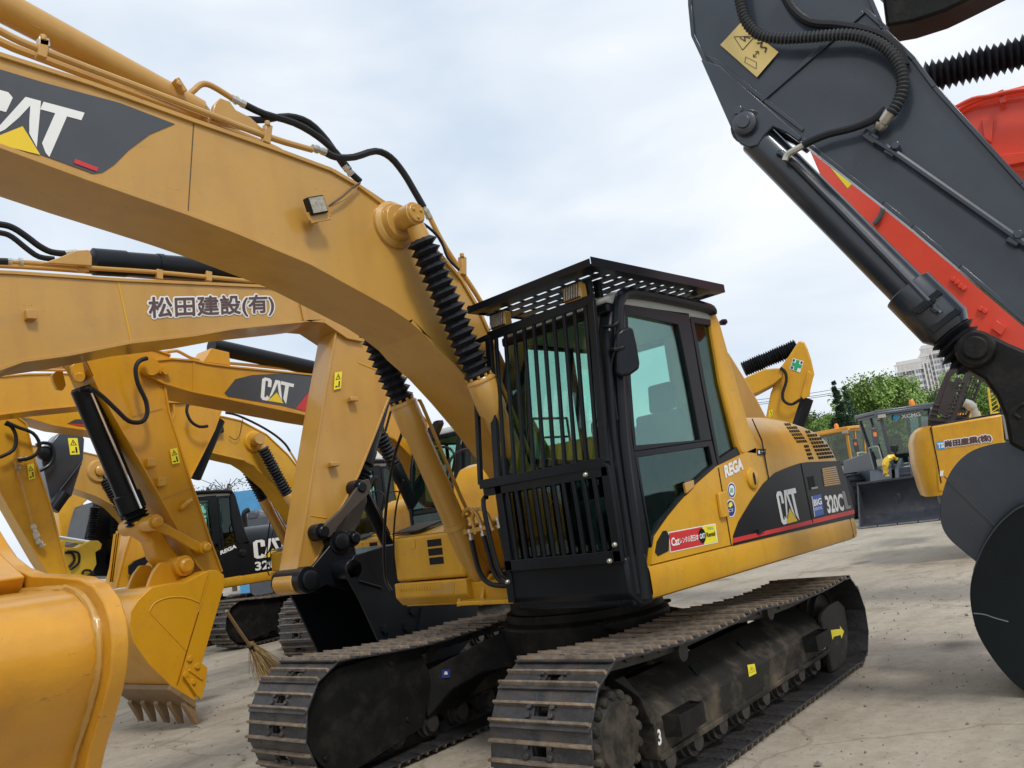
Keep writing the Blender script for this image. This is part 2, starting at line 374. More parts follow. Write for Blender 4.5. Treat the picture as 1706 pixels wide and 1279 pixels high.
# ------------------------------------------------------------------ undercarriage
YAW = math.radians(4.294); TY = Matrix.Rotation(YAW, 4, 'Z')
TR3 = None; RY = TY.to_3x3()
def track_path():
    xf, zf, rf = 1.73, .445, .395; xr, zr, rr = -1.80, .385, .345; P = []
    for k in range(60):
        x = xf + (xr - xf) * k / 60; P.append((x, (zf + rf) + (zr + rr - zf - rf) * k / 60 - .035 * math.sin(math.pi * ((k / 60 * 2) % 1))))
    for k in range(30): a = math.pi / 2 + math.pi * k / 30; P.append((xr + rr * math.cos(a), zr + rr * math.sin(a)))
    for k in range(60): P.append((xr + (xf - xr) * k / 60, zf - rf))
    for k in range(30): a = -math.pi / 2 + math.pi * k / 30; P.append((xf + rf * math.cos(a), zf + rf * math.sin(a)))
    return P
PATH = track_path()
def path_frames(n):
    seg = [math.dist(PATH[i], PATH[(i + 1) % len(PATH)]) for i in range(len(PATH))]; tot = sum(seg); r = []
    for k in range(n):
        s = tot * k / n; i = 0
        while s > seg[i]: s -= seg[i]; i += 1
        a = V((PATH[i][0], 0, PATH[i][1])); b = V((PATH[(i + 1) % len(PATH)][0], 0, PATH[(i + 1) % len(PATH)][1]))
        p = a.lerp(b, s / max(seg[i], 1e-6)); j = (i + 3) % len(PATH); h = (i - 2) % len(PATH)
        t = (V((PATH[j][0], 0, PATH[j][1])) - V((PATH[h][0], 0, PATH[h][1]))).normalized(); r.append((p, t, V((0, 1, 0)).cross(t)))
    return r, tot / n
NS = 50
def shoe_parts(pitch, W=.65):
    a = M(); h = pitch / 2; b = M()
    # plate with a mud slot: frame of boxes around an oval gap, turned-up lap
    a.box((-h - .012, -W / 2, -.006), (h + .004, -.045, .006)); a.box((-h - .012, .045, -.006), (h + .004, W / 2, .006))
    a.box((-h - .012, -.045, -.006), (-.055, .045, .006)); a.box((.005, -.045, -.006), (h + .004, .045, .006))
    a.box((-h - .03, -W / 2 + .004, .004), (-h + .01, W / 2 - .004, .014))
    for x, ht in ((-h + .006, .032), (.006, .026)):
        b.prism([(x - .013, -W / 2, .005), (x + .013, -W / 2, .005), (x + .007, -W / 2 + .008, ht), (x - .007, -W / 2 + .008, ht)], (0, W - .006, 0))
    for y in (-.075, .075):
        for x in (-.045, .0): a.bolt((x - .010, y, .004), (0, 0, 1), .017, .02)
    return a, b
def frame_mat(p, t, n, y):
    T = Matrix((t, V((0, 1, 0)), n)).transposed().to_4x4()
    if T.determinant() < 0: T = Matrix((t, V((0, -1, 0)), n)).transposed().to_4x4()
    T.translation = V((p.x, y, p.z)); return T
def undercarriage(root, detail):
    frs, pitch = path_frames(NS); pa, pb = shoe_parts(pitch)
    first = None
    for side in (1, -1):
        yc = 1.12 * side
        ch = M()
        lp = [V((p.x, yc - .085, p.z)) - n * .095 for p, t, n in frs]; up = [V((p.x, yc - .085, p.z)) - n * .008 for p, t, n in frs]
        ch.ring([TY @ p for p in up], [TY @ p for p in lp], RY @ V((0, .05, 0)))
        ch.ring([TY @ (p + V((0, .12, 0))) for p in up], [TY @ (p + V((0, .12, 0))) for p in lp], RY @ V((0, .05, 0)))
        for p, t, n in frs: ch.cyl(TY @ (V((p.x, yc - .1, p.z)) - n * .05), TY @ (V((p.x, yc + .1, p.z)) - n * .05), .022, n=8)
        chain = ch.build('track', STEEL, root)
        if detail:
            for p, t, n in frs:
                T = TY @ frame_mat(p, t, n, yc)
                if first is None:
                    a = pa.build('track_shoe', SHOE, chain, bev=.002); me = a.data; me.materials.append(GROU)
                    k = len(me.vertices); bm_f = pb.f; 
                    import bmesh
                    bm = bmesh.new(); bm.from_mesh(me); vv = [bm.verts.new(q) for q in pb.v]
                    for f in bm_f: bm.faces.new([vv[i] for i in f]).material_index = 1
                    bm.to_mesh(me); bm.free(); me.set_sharp_from_angle(angle=math.radians(30)); first = a
                else:
                    a = first.copy(); sc.collection.objects.link(a); a.parent = chain
                a.matrix_local = T
        else:
            g = M(); g2 = M()
            for p, t, n in frs:
                T = TY @ frame_mat(p, t, n, yc); k = M(); k.v = list(pa.v); k.f = pa.f; k.xf(T); g.add(k.v, k.f)
                k = M(); k.v = list(pb.v); k.f = pb.f; k.xf(T); g2.add(k.v, k.f)
            g.build('track_shoes', SHOE, chain); g2.build('grousers', GROU, chain)
        # rollers, idler, sprocket
        rl = M()
        for i in range(8):
            x = 1.25 - i * .34
            for dy in (-.13, .13): rl.lathe(TY @ V((x, yc + dy - .05, .19)), TY @ V((x, yc + dy + .05, .19)), [(0, .09), (.35, .09), (.4, .105), (1, .105)] if dy < 0 else [(0, .105), (.6, .105), (.65, .09), (1, .09)], 16)
            rl.cyl(TY @ V((x, yc - .215, .19)), TY @ V((x, yc + .215, .19)), .06, n=12)
        for x in (.75, -.65):
            rl.cyl(TY @ V((x, yc - .09, .67)), TY @ V((x, yc + .12, .67)), .06, n=14); rl.box(TY @ V((x - .05, yc - .12, .6)), TY @ V((x + .05, yc - .1, .68)))
        rl.build('roller', STEEL, root)
        idl = M().lathe(TY @ V((-1.80, yc - .09, .385)), TY @ V((-1.80, yc + .09, .385)), [(0, .16), (.05, .23), (.3, .23), (.32, .27), (.68, .27), (.7, .23), (.95, .23), (1, .16)], 28)
        idl.build('idler', STEEL, root)
        sp = M(); pts = []
        for k in range(42):
            a = 2 * math.pi * k / 42; r = .365 if k % 2 else .31; pts.append(TY @ V((1.73 + r * .93 * math.cos(a), yc - .03, .445 + r * .93 * math.sin(a))))
        sp.prism(pts, RY @ V((0, .06, 0)))
        sp.build('sprocket', STEEL, root)
        fd = M(); c = V((1.73, yc + side * .03, .44)); ax = RY @ V((0, side, 0))
        fd.lathe(TY @ c, TY @ c + ax * .2, [(0, .25), (.45, .25), (.5, .215), (.85, .215), (.9, .19), (1, .175)], 32)
        for k in range(16):
            a = 2 * math.pi * k / 16
            q = TY @ (c + V((.205 * math.cos(a), side * .12, .205 * math.sin(a)))); fd.lathe(q, q + ax * .075, [(0, .034), (.75, .034), (1, .02)], 8)
        fd.build('final_drive', TFR, root, bev=.003)
        # track frame
        s = side
        tf = M(); X0, X1 = 1.36, -1.45
        prof = [(1.33, .225), (1.33, .40), (1.315, .43), (1.22, .50), (1.10, .575), (1.06, .60), (1.06, .30), (1.15, .225)]
        tf.prism([TY @ V((X0, s * y, z)) for y, z in prof], RY @ V((X1 - X0, 0, 0)))
        tf.prism([TY @ V((X0, s * y, z)) for y, z in [(1.345, .205), (1.345, .24), (1.22, .24), (1.22, .205)]], RY @ V((X1 - X0 + .02, 0, 0)))
        tf.prism([TY @ V((X0 + .05, s * y, z)) for y, z in [(1.06, .26), (1.06, .53), (.96, .55), (.91, .5), (.91, .28), (.96, .25)]], RY @ V((X1 - X0 - .1, 0, 0)))
        arc = [V((1.36, s * 1.33, .19)), V((1.36, s * 1.33, .43))] + [V((1.74 + .40 * math.cos(a), s * 1.33, .46 + .30 * math.sin(a))) for a in [math.radians(q) for q in (176, 160, 145, 130)]]
        arc2 = [V((1.36, s * 1.31, .55)), V((1.43, s * 1.31, .66)), V((1.55, s * 1.2, .69))]
        tf.prism([TY @ p for p in [V((1.30, s * 1.325, .42)), V((1.37, s * 1.325, .40)), V((1.42, s * 1.30, .56)), V((1.52, s * 1.22, .68)), V((1.42, s * 1.22, .68))]], RY @ V((0, -s * .1, 0)))
        for hx in (.25, -.62): pass
        fo = tf.build('track_frame', TFR, root, bev=.008, smooth=0)
        hm = M()
        for hx, wdt in ((.62, .16), (-.12, .16)):
            pr_ = [(hx, 1.24, .488), (hx - wdt, 1.22, .503), (hx - wdt - .04, 1.16, .545), (hx - .04, 1.17, .54)]
            hm.prism([TY @ V((x, s * y, z + .004)) for x, y, z in pr_], (0, 0, .001))
        hm.prism([TY @ V((x, s * 1.3325, z)) for x, z in [(-.98, .30), (-.98, .37), (-1.05, .37), (-1.05, .30)]], RY @ V((0, s * .001, 0)))
        hm.build('slot', HOLE, fo, smooth=0)
        st = M()
        for xa, xb in ((1.27, .93), (-.93, -1.27)):
            st.prism([TY @ V((x, s * y, .40)) for x, y in [(xa, 1.33), (xa - .02, 1.42), (xb + .02, 1.42), (xb, 1.33)]], (0, 0, .012))
            st.ring([TY @ V((x, s * y, .31)) for x, y in [(xa, 1.33), (xa - .02, 1.43), (xb + .02, 1.43), (xb, 1.33)]],
                    [TY @ V((x, s * y, .31)) for x, y in [(xa - .012, 1.332), (xa - .03, 1.418), (xb + .03, 1.418), (xb + .012, 1.332)]], (0, 0, .115))
            for k in range(9):
                x = xa - .04 - k * (xa - xb - .08) / 8; st.prism([TY @ V((x + dx, s * 1.418, .425)) for dx in (-.008, 0.0, .008)] + [TY @ V((x, s * 1.43, .438))], (0, 0, .004))
        st.build('step', FRM, fo, bev=.002)
        gd = M(); gp = [(-1.38, .06), (-1.37, .47), (-1.43, .52), (-1.60, .55), (-1.84, .55), (-1.96, .48), (-1.93, .28), (-1.76, .08), (-1.60, .05)]
        gd.prism([TY @ V((x, s * 1.30, z)) for x, z in gp], RY @ V((0, s * .04, 0)))
        gd.build('idler_guard', TFR, root, bev=.01)
        # inner side cover plate with bolts
        ip = M(); ic = [(1.73 + .345 * math.cos(math.radians(a)), .445 + .345 * math.sin(math.radians(a))) for a in range(-100, 110, 15)] + [(1.0, .80), (.9, .50), (1.05, .2)]
        ip.prism([TY @ V((x, s * .90, z)) for x, z in ic], RY @ V((0, -s * .03, 0)))
        for x, z in ((1.95, .70), (1.3, .72), (1.2, .3), (1.95, .25), (2.08, .5)): ip.bolt(TY @ V((x, s * .87, z)), RY @ V((0, -s, 0)), .02, .015)
        ip.build('inner_cover', FRM, root, bev=.006)
    cb = M(); 
    for s in (1, -1):
        for fx in (1, -1):
            q = [V((.32 * fx, s * .35, .84)), V((.95 * fx, s * .90, .58)), V((.98 * fx, s * .90, .24)), V((.80 * fx, s * .76, .42)), V((.62 * fx, s * .61, .50)), V((.32 * fx, s * .35, .50))]
            cb.prism([TY @ p for p in q], RY @ V((-.40 * fx, 0, 0)))
    cb.lathe(TY @ V((0, 0, .32)), TY @ V((0, 0, .86)), [(0, .62), (.9, .66), (1, .60)], 32)
    cb.prism([TY @ V((x, y, .80)) for x, y in [(.45, .2), (.5, .5), (.2, .45), (-.2, .45), (-.5, .5), (-.45, .2), (-.45, -.2), (-.5, -.5), (-.2, -.45), (.2, -.45), (.5, -.5), (.45, -.2)]], (0, 0, .03))
    cb.build('carbody', FRM, root, bev=.012)
    M().lathe((0, 0, .84), (0, 0, 1.03), [(0, .62), (.3, .62), (.32, .58), (1, .58)], 40).build('swing_bearing', FRM, root)

# ------------------------------------------------------------------ upper structure (local frame = world for the main excavator)
PS = PY(1.357)
def hood_mesh():
    P0 = [(1.355, 1.20), (1.355, 1.55), (1.355, 1.80), (1.345, 1.90), (1.31, 1.99), (1.25, 2.06), (1.15, 2.13), (1.02, 2.185), (.85, 2.215), (.5, 2.22), (0, 2.22)]
    P0 = P0 + [(-y, z) for y, z in P0[::-1][1:]]
    def xend(z): return -2.50 + max(0, z - 1.55) * .62 + max(0, z - 1.95) * .9
    S = []; 
    for k in range(14):
        t = k / 13; row = []
        for y, z in P0:
            xe = xend(z); x0 = -.42
            if t < .72: x = x0 + (xe + .38 - x0) * (t / .72); yy = y; zz = z
            else:
                a = (t - .72) / .28 * math.pi / 2; x = xe + .38 - .38 * math.sin(a); f = 1 - (.20) * (1 - math.cos(a)); yy = y * f; zz = z - (.10 * (1 - math.cos(a)) if z > 2.0 else 0)
            row.append((x, yy, zz))
        S.append(row)
    m = M(); n = len(P0); m.add([p for r in S for p in r], [(i * n + j, i * n + j + 1, (i + 1) * n + j + 1, (i + 1) * n + j) for i in range(13) for j in range(n - 1)])
    m.f.append([13 * n + j for j in range(n)]); m.f.append([j for j in range(n)][::-1]); return m
def upper(root, detail):
    g = M()   # revolving frame deck
    g.box((-2.3, -1.22, 1.04), (.80, 1.3, 1.2)); g.build('revolving_frame', YEL, root, bev=.01)
    # lower side skirt and counterweight band with rounded rear corners
    def plan(off=0.):
        p = [(.97, 1.36 - off), (-2.12, 1.36 - off)]
        for k in range(1, 9): a = math.radians(k * 7.5); p.append((-2.12 - .42 * math.sin(a) - .02 * k * .2, 1.36 - off - .42 * (1 - math.cos(a)) * 1.0))
        p += [(-2.72, .8), (-2.78, .4), (-2.80, 0)]; return p
    pl = plan(); L_ = pl + [(x, -y) for x, y in pl[::-1][1:]]; L_[-1] = (.28, -1.27); L_[-2] = (L_[-2][0], -1.33)
    rows = [(1.035, .045), (1.05, .012), (1.08, 0), (1.20, 0), (1.232, .006), (1.24, .02)]
    m = M(); n = len(L_)
    for z, ins in rows:
        for x, y in L_: m.v.append(V((x + (ins if x < -2.4 else 0), y * (1 - ins / 1.36), z)))
    for i in range(len(rows) - 1):
        for j in range(n - 1): m.f.append([i * n + j, i * n + j + 1, (i + 1) * n + j + 1, (i + 1) * n + j])
    m.f.append([j for j in range(n)]); m.f.append([(len(rows) - 1) * n + j for j in range(n)])
    m.f = [f[::-1] for f in m.f]
    cw = m.build('counterweight', YEL, root)
    M().box((-2.13, 1.3575, 1.05), (-2.122, 1.3605, 1.232)).build('panel_seam', HOLE, cw, smooth=0)
    hm = hood_mesh(); hood = hm.build('engine_hood', YEL, root, smooth=40); bv = hm.bvh()
    # grille slots on the hood shoulder
    def grille(px, nu, nv, skip=()):
        q = M()
        for i in range(nu):
            for j in range(nv):
                if (i, j) in skip: continue
                u0, u1 = (i + .12) / nu, (i + .88) / nu; v0, v1 = (j + .14) / nv, (j + .84) / nv
                c = [bil([V((*p, 0)) for p in px], u, v_) for u, v_ in ((u0, v0), (u1, v0), (u1, v1), (u0, v1))]
                h = bvhmap([(p.x, p.y) for p in c], bv, .003)
                if None in h: continue
                q.add(h, [(0, 1, 2, 3)])
        return q
    q = grille([(1364, 766), (1395, 763), (1366, 709), (1337, 711)], 7, 9); q2 = grille([(1347, 767), (1356, 766), (1346, 740), (1338, 741)], 3, 4)
    q3 = grille([(1328, 739), (1346, 738), (1322, 704), (1305, 705)], 5, 6); q.add(q2.v, q2.f); q.add(q3.v, q3.f)
    q.build('grille', HOLE, hood, smooth=0)
    # side panels under / behind the cab
    arc = [(1085, 941), (1092, 893), (1115, 860), (1133, 838), (1160, 808), (1195, 777), (1236, 757), (1262, 745)]
    poly = arc + [(1262, 900), (1221, 908)]
    a = [PS(*p) for p in arc]; b = [V((p.x, p.y, 1.243)) for p in a]
    sp = M(); dep = V((0, -.09, 0)); front = a[0]
    pts = a[:] + [V((a[-1].x, a[-1].y, 1.243)), V((a[0].x, a[0].y, 1.243))]
    sp.prism(pts, dep); side = sp.build('side_door', YEL, root, bev=.008)
    M().prism(PS.pts([(1196, 780), (1197.5, 779), (1219, 908), (1217.5, 909)], .001), (0, .001, 0)).build('door_gap', HOLE, side, smooth=0)
    hg = M(); c = PS.pts([(1192, 822), (1204, 819), (1210, 861), (1198, 864)], .001); hg.prism(c, (0, .028, 0)); hg.build('hinge', YEL, side, bev=.008)
    cup = M(); p = PS(1252, 797); cup.lathe(p - V((0, .01, 0)), p + V((0, .022, 0)), [(0, .085), (.8, .08), (1, .07)], 28); cup.build('filler_cap', YEL, side, bev=.003)
    M().prism([p + V((dx, .0225, dz)) for dx, dz in ((-.012, -.05), (.012, -.05), (.018, .01), (.008, .04), (-.008, .04), (-.018, .01))], (0, .002, 0)).build('keyhole', HOLE, side, smooth=0)
    sw = M(); sw.prism(PS.pts([(1091, 920), (1094, 903), (1104, 885), (1110, 884), (1115, 893), (1114, 918), (1096, 927)], .0015), (0, .001, 0)); sw.build('step_recess', HOLE, side, smooth=0)
    # C pillar behind the cab, runs into the hood
    cp = M(); cp.prism(PS.pts([(1184, 513), (1192, 518), (1201, 540), (1246, 700), (1262, 742), (1262, 760), (1236, 757), (1229, 742), (1203, 636), (1187, 541)]), (0, -.45, 0))
    cp.build('rear_cab_pillar', YEL, root, bev=.02)
    M().prism(PS.pts([(1250, 697), (1253, 697), (1268, 730), (1276, 760), (1283, 799), (1280, 801), (1273, 762), (1265, 731)], -.004), (0, .003, 0))
    # toolbox, tank on the far front corner
    tb = M(); tb.box((.30, -1.26, 1.245), (.84, -.42, 1.60)); tb.prism([(.84, -1.25, 1.60), (.55, -1.25, 1.655), (.3, -1.25, 1.655), (.3, -1.25, 1.60)], (0, .82, 0)); tbo = tb.build('toolbox', YEL, root, bev=.025)
    tb2 = M(); tb2.prism([(.30, -1.27, 1.05), (.80, -1.27, 1.05), (.86, -1.27, 1.12), (.86, -1.27, 1.235), (.30, -1.27, 1.235)], (0, .87, 0)); t2 = tb2.build('toolbox_sill', YEL, root, bev=.012)
    sl = M()
    for z in (1.36, 1.43, 1.50): sl.prism([(.8405, y, z_) for y, z_ in ((-.81, z), (-.64, z), (-.64, z + .055), (-.81, z + .055))], (.002, 0, 0))
    sl.build('vent_slot', HOLE, tbo, bev=0, smooth=0)
    M().box((.84, -1.02, 1.50), (.846, -.96, 1.58)).build('latch', YEL, tbo, bev=.01)
    gr = M()
    for k in range(16): gr.prism([(.861, -1.20 + k * .033, 1.17), (.861, -1.185 + k * .033, 1.17), (.861, -1.175 + k * .033, 1.20), (.861, -1.21 + k * .033, 1.20)], (.003, 0, 0))
    gr.build('tread_plate', YEL, t2, smooth=0); M().prism([(.8605, -.82, 1.13), (.8605, -.55, 1.13), (.8605, -.52, 1.21), (.8605, -.80, 1.2)], (.002, 0, 0)).build('anti_slip_patch', BYEL, t2, smooth=0)
    M().prism([(.80, -1.31, 1.632), (.5, -1.31, 1.69), (.5, -.95, 1.69), (.80, -.95, 1.632)], (0, 0, .012)).build('step_pad', RUB, tbo, bev=.004)
    tk = M(); tk.prism([(x, -1.33, z) for x, z in [(.04, 1.25), (.05, 1.88), (.02, 2.02), (-.07, 2.13), (-.2, 2.17), (-.55, 2.17), (-.55, 1.25)]], (0, .86, 0)); tko = tk.build('fuel_tank', YEL, root, bev=.03)
    M().box((.03, -.75, 1.98), (.055, -.66, 2.04)).build('latch', YEL, tko, bev=.008)
    ff = M().prism([(.84, -.42, 1.05), (.84, .36, 1.05), (.84, .36, 1.08), (.84, -.42, 1.08)], (.12, 0, 0)); ff.box((-.4, -.36, 1.2), (.3, .34, 1.35))
    for y in (-.55, -.30, .30, .55 - .2): ff.prism([(x, y, z) for x, z in [(.40, 1.03), (.85, 1.03), (.80, 1.16), (.70, 1.24), (.60, 1.22), (.45, 1.1)]], (0, .035, 0))
    for y in (-.36, .33): ff.prism([(x, y, z) for x, z in [(-.5, 1.2), (.35, 1.2), (.30, 1.6), (.12, 2.0), (-.12, 2.0), (-.45, 1.5)]], (0, .035, 0))
    ff.cyl((.66, -.55, 1.12), (.66, .40, 1.12), .05); ff.cyl((0, -.4, 1.85), (0, .4, 1.85), .06)
    ff.build('front_frame', YEL, root, bev=.005)
    Ph = PX(.86); Pg = PX(.2)
    hr = M().tube([Ph(*p) for p in [(652, 985), (642, 962), (640, 900), (645, 830), (656, 765), (668, 727), (673, 714)]], .013, 8, 4)
    hr.tube([Ph(*p) for p in [(657, 950), (656, 890), (661, 840), (672, 800)]], .008, 6, 4); hr.tube([Pg(*p) for p in [(722, 748), (742, 745), (754, 752), (757, 768), (750, 800)]], .012, 8, 4); hr.tube([(.05, -1.36, 1.3), (.06, -1.37, 2.0), (-.1, -1.36, 2.3), (-.5, -1.33, 2.3), (-.55, -1.3, 2.17)], .013, 8, 4); hr.build('handrail', BLK, root)
    mr = M(); Pm_ = PX(.1); mr.prism([Pm_(*p) for p in [(716, 738), (718, 722), (731, 702), (738, 700), (740, 706), (730, 730), (721, 740)]], (.06, 0, 0)); mr.tube([Pm_(726, 718), Pm_(714, 714), Pm_(714, 760)], .010); mr.build('mirror', BLK, root, bev=.015)
    rl = M()
    for x in (-.5, -1.1, -1.7): rl.cyl((x, -1.28, 2.15), (x, -1.28, 2.6), .014, n=8)
    rl.tube([(-.5, -1.28, 2.6), (-1.7, -1.28, 2.6)], .014); rl.tube([(-.5, -1.28, 2.4), (-1.7, -1.28, 2.4)], .012); rl.build('guard_rail', BLK, root)
    ex = M().lathe((-1.75, -.75, 2.1), (-1.75, -.75, 2.55), [(0, .07), (1, .065)], 16); ex.tube([(-1.75, -.75, 2.55), (-1.78, -.75, 2.62), (-1.88, -.75, 2.66)], .062, 12); ex.build('exhaust_pipe', FRM, root)
    return hood, side, cw, bv

def cab(root):
    S = PY(1.345); dn = V((0, -.05, 0)); g = M()
    # door: frame ring around upper window, lower glass
    DO = [(1040, 507), (1148, 522), (1168, 640), (1186, 733), (1057, 752), (1044, 640)]
    DI = [(1046, 523), (1130, 541), (1150, 640), (1167, 733), (1060, 742), (1052, 640)]
    g.ring(S.pts(DO), S.pts(DI), dn)
    LO = [(1057, 752.5), (1186, 733.5), (1196, 777), (1160, 810), (1133, 840), (1102, 876), (1086, 912)]
    LI = [(1063, 762), (1181, 744), (1188, 774), (1156, 803), (1128, 833), (1098, 869), (1085, 896)]
    g.ring(S.pts(LO), S.pts(LI), dn)
    cf = g.build('cab_door', BLK, root, bev=.006)
    M().prism([V((p.x, 1.318, p.z)) for p in S.pts(DI)], (0, .004, 0)).build('window_glass', GLS, cf, smooth=0)
    M().prism([V((p.x, 1.318, p.z)) for p in S.pts(LI)], (0, .004, 0)).build('window_glass', GLD, cf, smooth=0)
    h = M(); h.prism(S.pts([(1137, 806), (1152, 800), (1153, 812), (1140, 823)], .001), (0, .02, 0)); h.build('door_handle', BYEL, cf, bev=.004)
    # rear quarter frame and window
    g = M(); RO = [(1149, 522), (1184, 515), (1205, 600), (1236, 756), (1197, 777), (1170, 640)]; RI = [(1157, 538), (1186, 543), (1203, 612), (1229, 744), (1199, 764), (1176, 640)]
    g.ring(S.pts(RO, -.003), S.pts(RI, -.003), dn); q = g.build('quarter_panel', BLK, root, bev=.004)
    M().prism([V((p.x, 1.316, p.z)) for p in S.pts(RI)], (0, .004, 0)).build('window_glass', GLD, q, smooth=0)
    # shell: corner pillar, sill, roof, far side, back
    f = M(); Pt = lambda x, y: S(x, y)
    # front corner tube pillar from roof to base
    P0 = [S(1040, 500), S(1016, 512), S(1024, 600), S(1036, 720), S(1046, 850), S(1060, 960)]
    f.prism([V((.90, 1.345, 2.86)), V((.78, 1.345, 2.93)), V((.745, 1.345, 2.90)), V((.84, 1.345, 2.40)), V((.895, 1.345, 2.0)), V((.895, 1.345, 1.37)), V((.955, 1.345, 1.25)), V((.98, 1.345, 1.04)), V((1.16, 1.345, 1.04)), V((1.16, 1.345, 1.9)), V((1.05, 1.345, 2.5))], (0, -.10, 0))
    f.prism([V((.90, .40, 2.86)), V((.78, .40, 2.93)), V((.745, .40, 2.90)), V((.84, .40, 2.40)), V((.895, .40, 2.0)), V((.895, .40, 1.04)), V((1.16, .40, 1.04)), V((1.16, .40, 1.9)), V((1.05, .40, 2.5))], (0, .05, 0))
    f.bar((1.10, .38, 1.88), (1.10, 1.345, 1.88), .06, .08); f.bar((.90, .38, 2.87), (.90, 1.345, 2.87), .08, .07)
    f.bar((1.12, .38, 1.07), (1.12, 1.345, 1.07), .07, .08)
    # far side wall frame
    f.ring([V((.86, .385, 1.95)), V((.86, .385, 2.90)), V((-.38, .385, 2.93)), V((-.38, .385, 1.85))], [V((.80, .385, 2.03)), V((.76, .385, 2.83)), V((-.30, .385, 2.83)), V((-.30, .385, 1.95))], (0, .04, 0))
    f.box((-.40, .385, 1.2), (.90, .42, 1.90)); f.bar((.2, .40, 1.9), (.2, .40, 2.9), .04, .06)
    # back wall frame
    f.ring([V((-.40, .40, 1.85)), V((-.40, 1.30, 1.85)), V((-.40, 1.30, 2.93)), V((-.40, .40, 2.93))], [V((-.40, .48, 1.95)), V((-.40, 1.22, 1.95)), V((-.40, 1.22, 2.80)), V((-.40, .48, 2.80))], (.04, 0, 0))
    f.box((-.40, .42, 1.2), (-.36, 1.28, 1.84))
    fo = f.build('cab_frame', BLK, root, bev=.02)
    b = M(); b.prism([(x, .36, z) for x, z in [(1.19, 1.32), (1.19, 1.10), (1.10, 1.02), (.968, 1.02), (.968, 1.32)]], (0, 1.0, 0)); b.box((-.3, .37, 1.205), (.967, 1.26, 1.245)); b.build('cab_base', BLK, root, bev=.03)
    r = M(); pr_ = [(.92, 2.88), (.90, 2.95), (.78, 3.0), (-.30, 3.0), (-.40, 2.95), (-.42, 2.86)]
    r.prism([(x, .385, z) for x, z in pr_], (0, .96, 0)); r.build('cab_roof', INTL, root, bev=.03)
    # gutter tube along the roof edge, pillar trim tubes
    t = M(); t.tube([(.92, 1.35, 2.55), (.87, 1.355, 2.80), (.80, 1.36, 2.94), (.66, 1.362, 2.985), (.2, 1.362, 2.985), (-.30, 1.362, 2.965), (-.37, 1.35, 2.93)], .04, 10, 4)
    t.tube([(.92, 1.35, 2.55), (.98, 1.35, 2.2), (1.02, 1.35, 1.9), (1.04, 1.35, 1.4), (1.06, 1.35, 1.06)], .035, 10, 4); t.tube([(1.0, 1.345, 2.7), (1.08, 1.345, 2.2), (1.11, 1.345, 1.9), (1.12, 1.345, 1.1)], .028, 8, 3); t.build('roof_gutter', BLK, root)
    ru = M(); ru.prism([(x, .43, z) for x, z in [(.88, 2.86), (.9, 2.87), (-.35, 2.87), (-.35, 2.85)]], (0, .88, 0)); ru.build('headliner', INTL, root, smooth=0)
    # glass
    w_ = M(); w_.prism([V((1.13, .43, 1.93)), V((1.13, 1.25, 1.93)), V((.93, 1.25, 2.84)), V((.93, .43, 2.84))], (-.004, 0, 0)); w_.build('windscreen', GLS, root, smooth=0)
    w_ = M(); w_.prism([V((1.14, .43, 1.12)), V((1.14, 1.25, 1.12)), V((1.14, 1.25, 1.84)), V((1.14, .43, 1.84))], (-.004, 0, 0)); w_.build('lower_windscreen', GLD, root, smooth=0)
    w_ = M(); w_.prism([V((.80, .40, 2.03)), V((.76, .40, 2.83)), V((-.30, .40, 2.83)), V((-.30, .40, 1.95))], (0, .004, 0)); w_.build('right_window', GLS, root, smooth=0)
    w_ = M(); w_.prism([V((-.38, .48, 1.95)), V((-.38, 1.22, 1.95)), V((-.38, 1.22, 2.80)), V((-.38, .48, 2.80))], (.004, 0, 0)); w_.build('rear_window', GLS, root, smooth=0)
    # interior
    s = M(); s.box((-.05, .62, 1.45), (.45, 1.12, 1.60)); s.prism([(.0, .64, 1.58), (-.12, .64, 1.6), (-.26, .64, 2.25), (-.18, .64, 2.28)], (0, .46, 0)); s.prism([(-.19, .76, 2.27), (-.26, .76, 2.27), (-.30, .76, 2.48), (-.23, .76, 2.5)], (0, .22, 0)); s.box((.0, .66, 1.24), (.4, 1.08, 1.45)); s.build('seat', SEAT, root, bev=.03)
    s = M()
    for y in (.46, 1.14): s.prism([(-.1, y, 1.24), (.5, y, 1.24), (.55, y, 1.68), (-.05, y, 1.70)], (0, .13, 0)); s.tube([(.45, y + .065, 1.68), (.47, y + .065, 1.85), (.43, y + .065, 1.9)], .018)
    s.prism([(.95, .5, 1.24), (1.05, .5, 1.24), (.98, .5, 1.9), (.92, .5, 1.9)], (0, .1, 0)); s.build('console', INT, root, bev=.01)
    s = M()
    for y in (.74, .86): s.tube([(.80, y, 1.24), (.86, y, 1.6), (.78, y, 1.95)], .012)
    s.tube([(.15, .50, 2.0), (.15, .47, 2.25), (-.1, .47, 2.27), (-.12, .5, 2.02)], .012, 6, 4); s.tube([(.05, 1.28, 2.0), (.02, 1.28, 2.2), (-.15, 1.28, 2.24), (-.2, 1.28, 2.1)], .013, 8, 4)
    s.build('lever', INT, root)

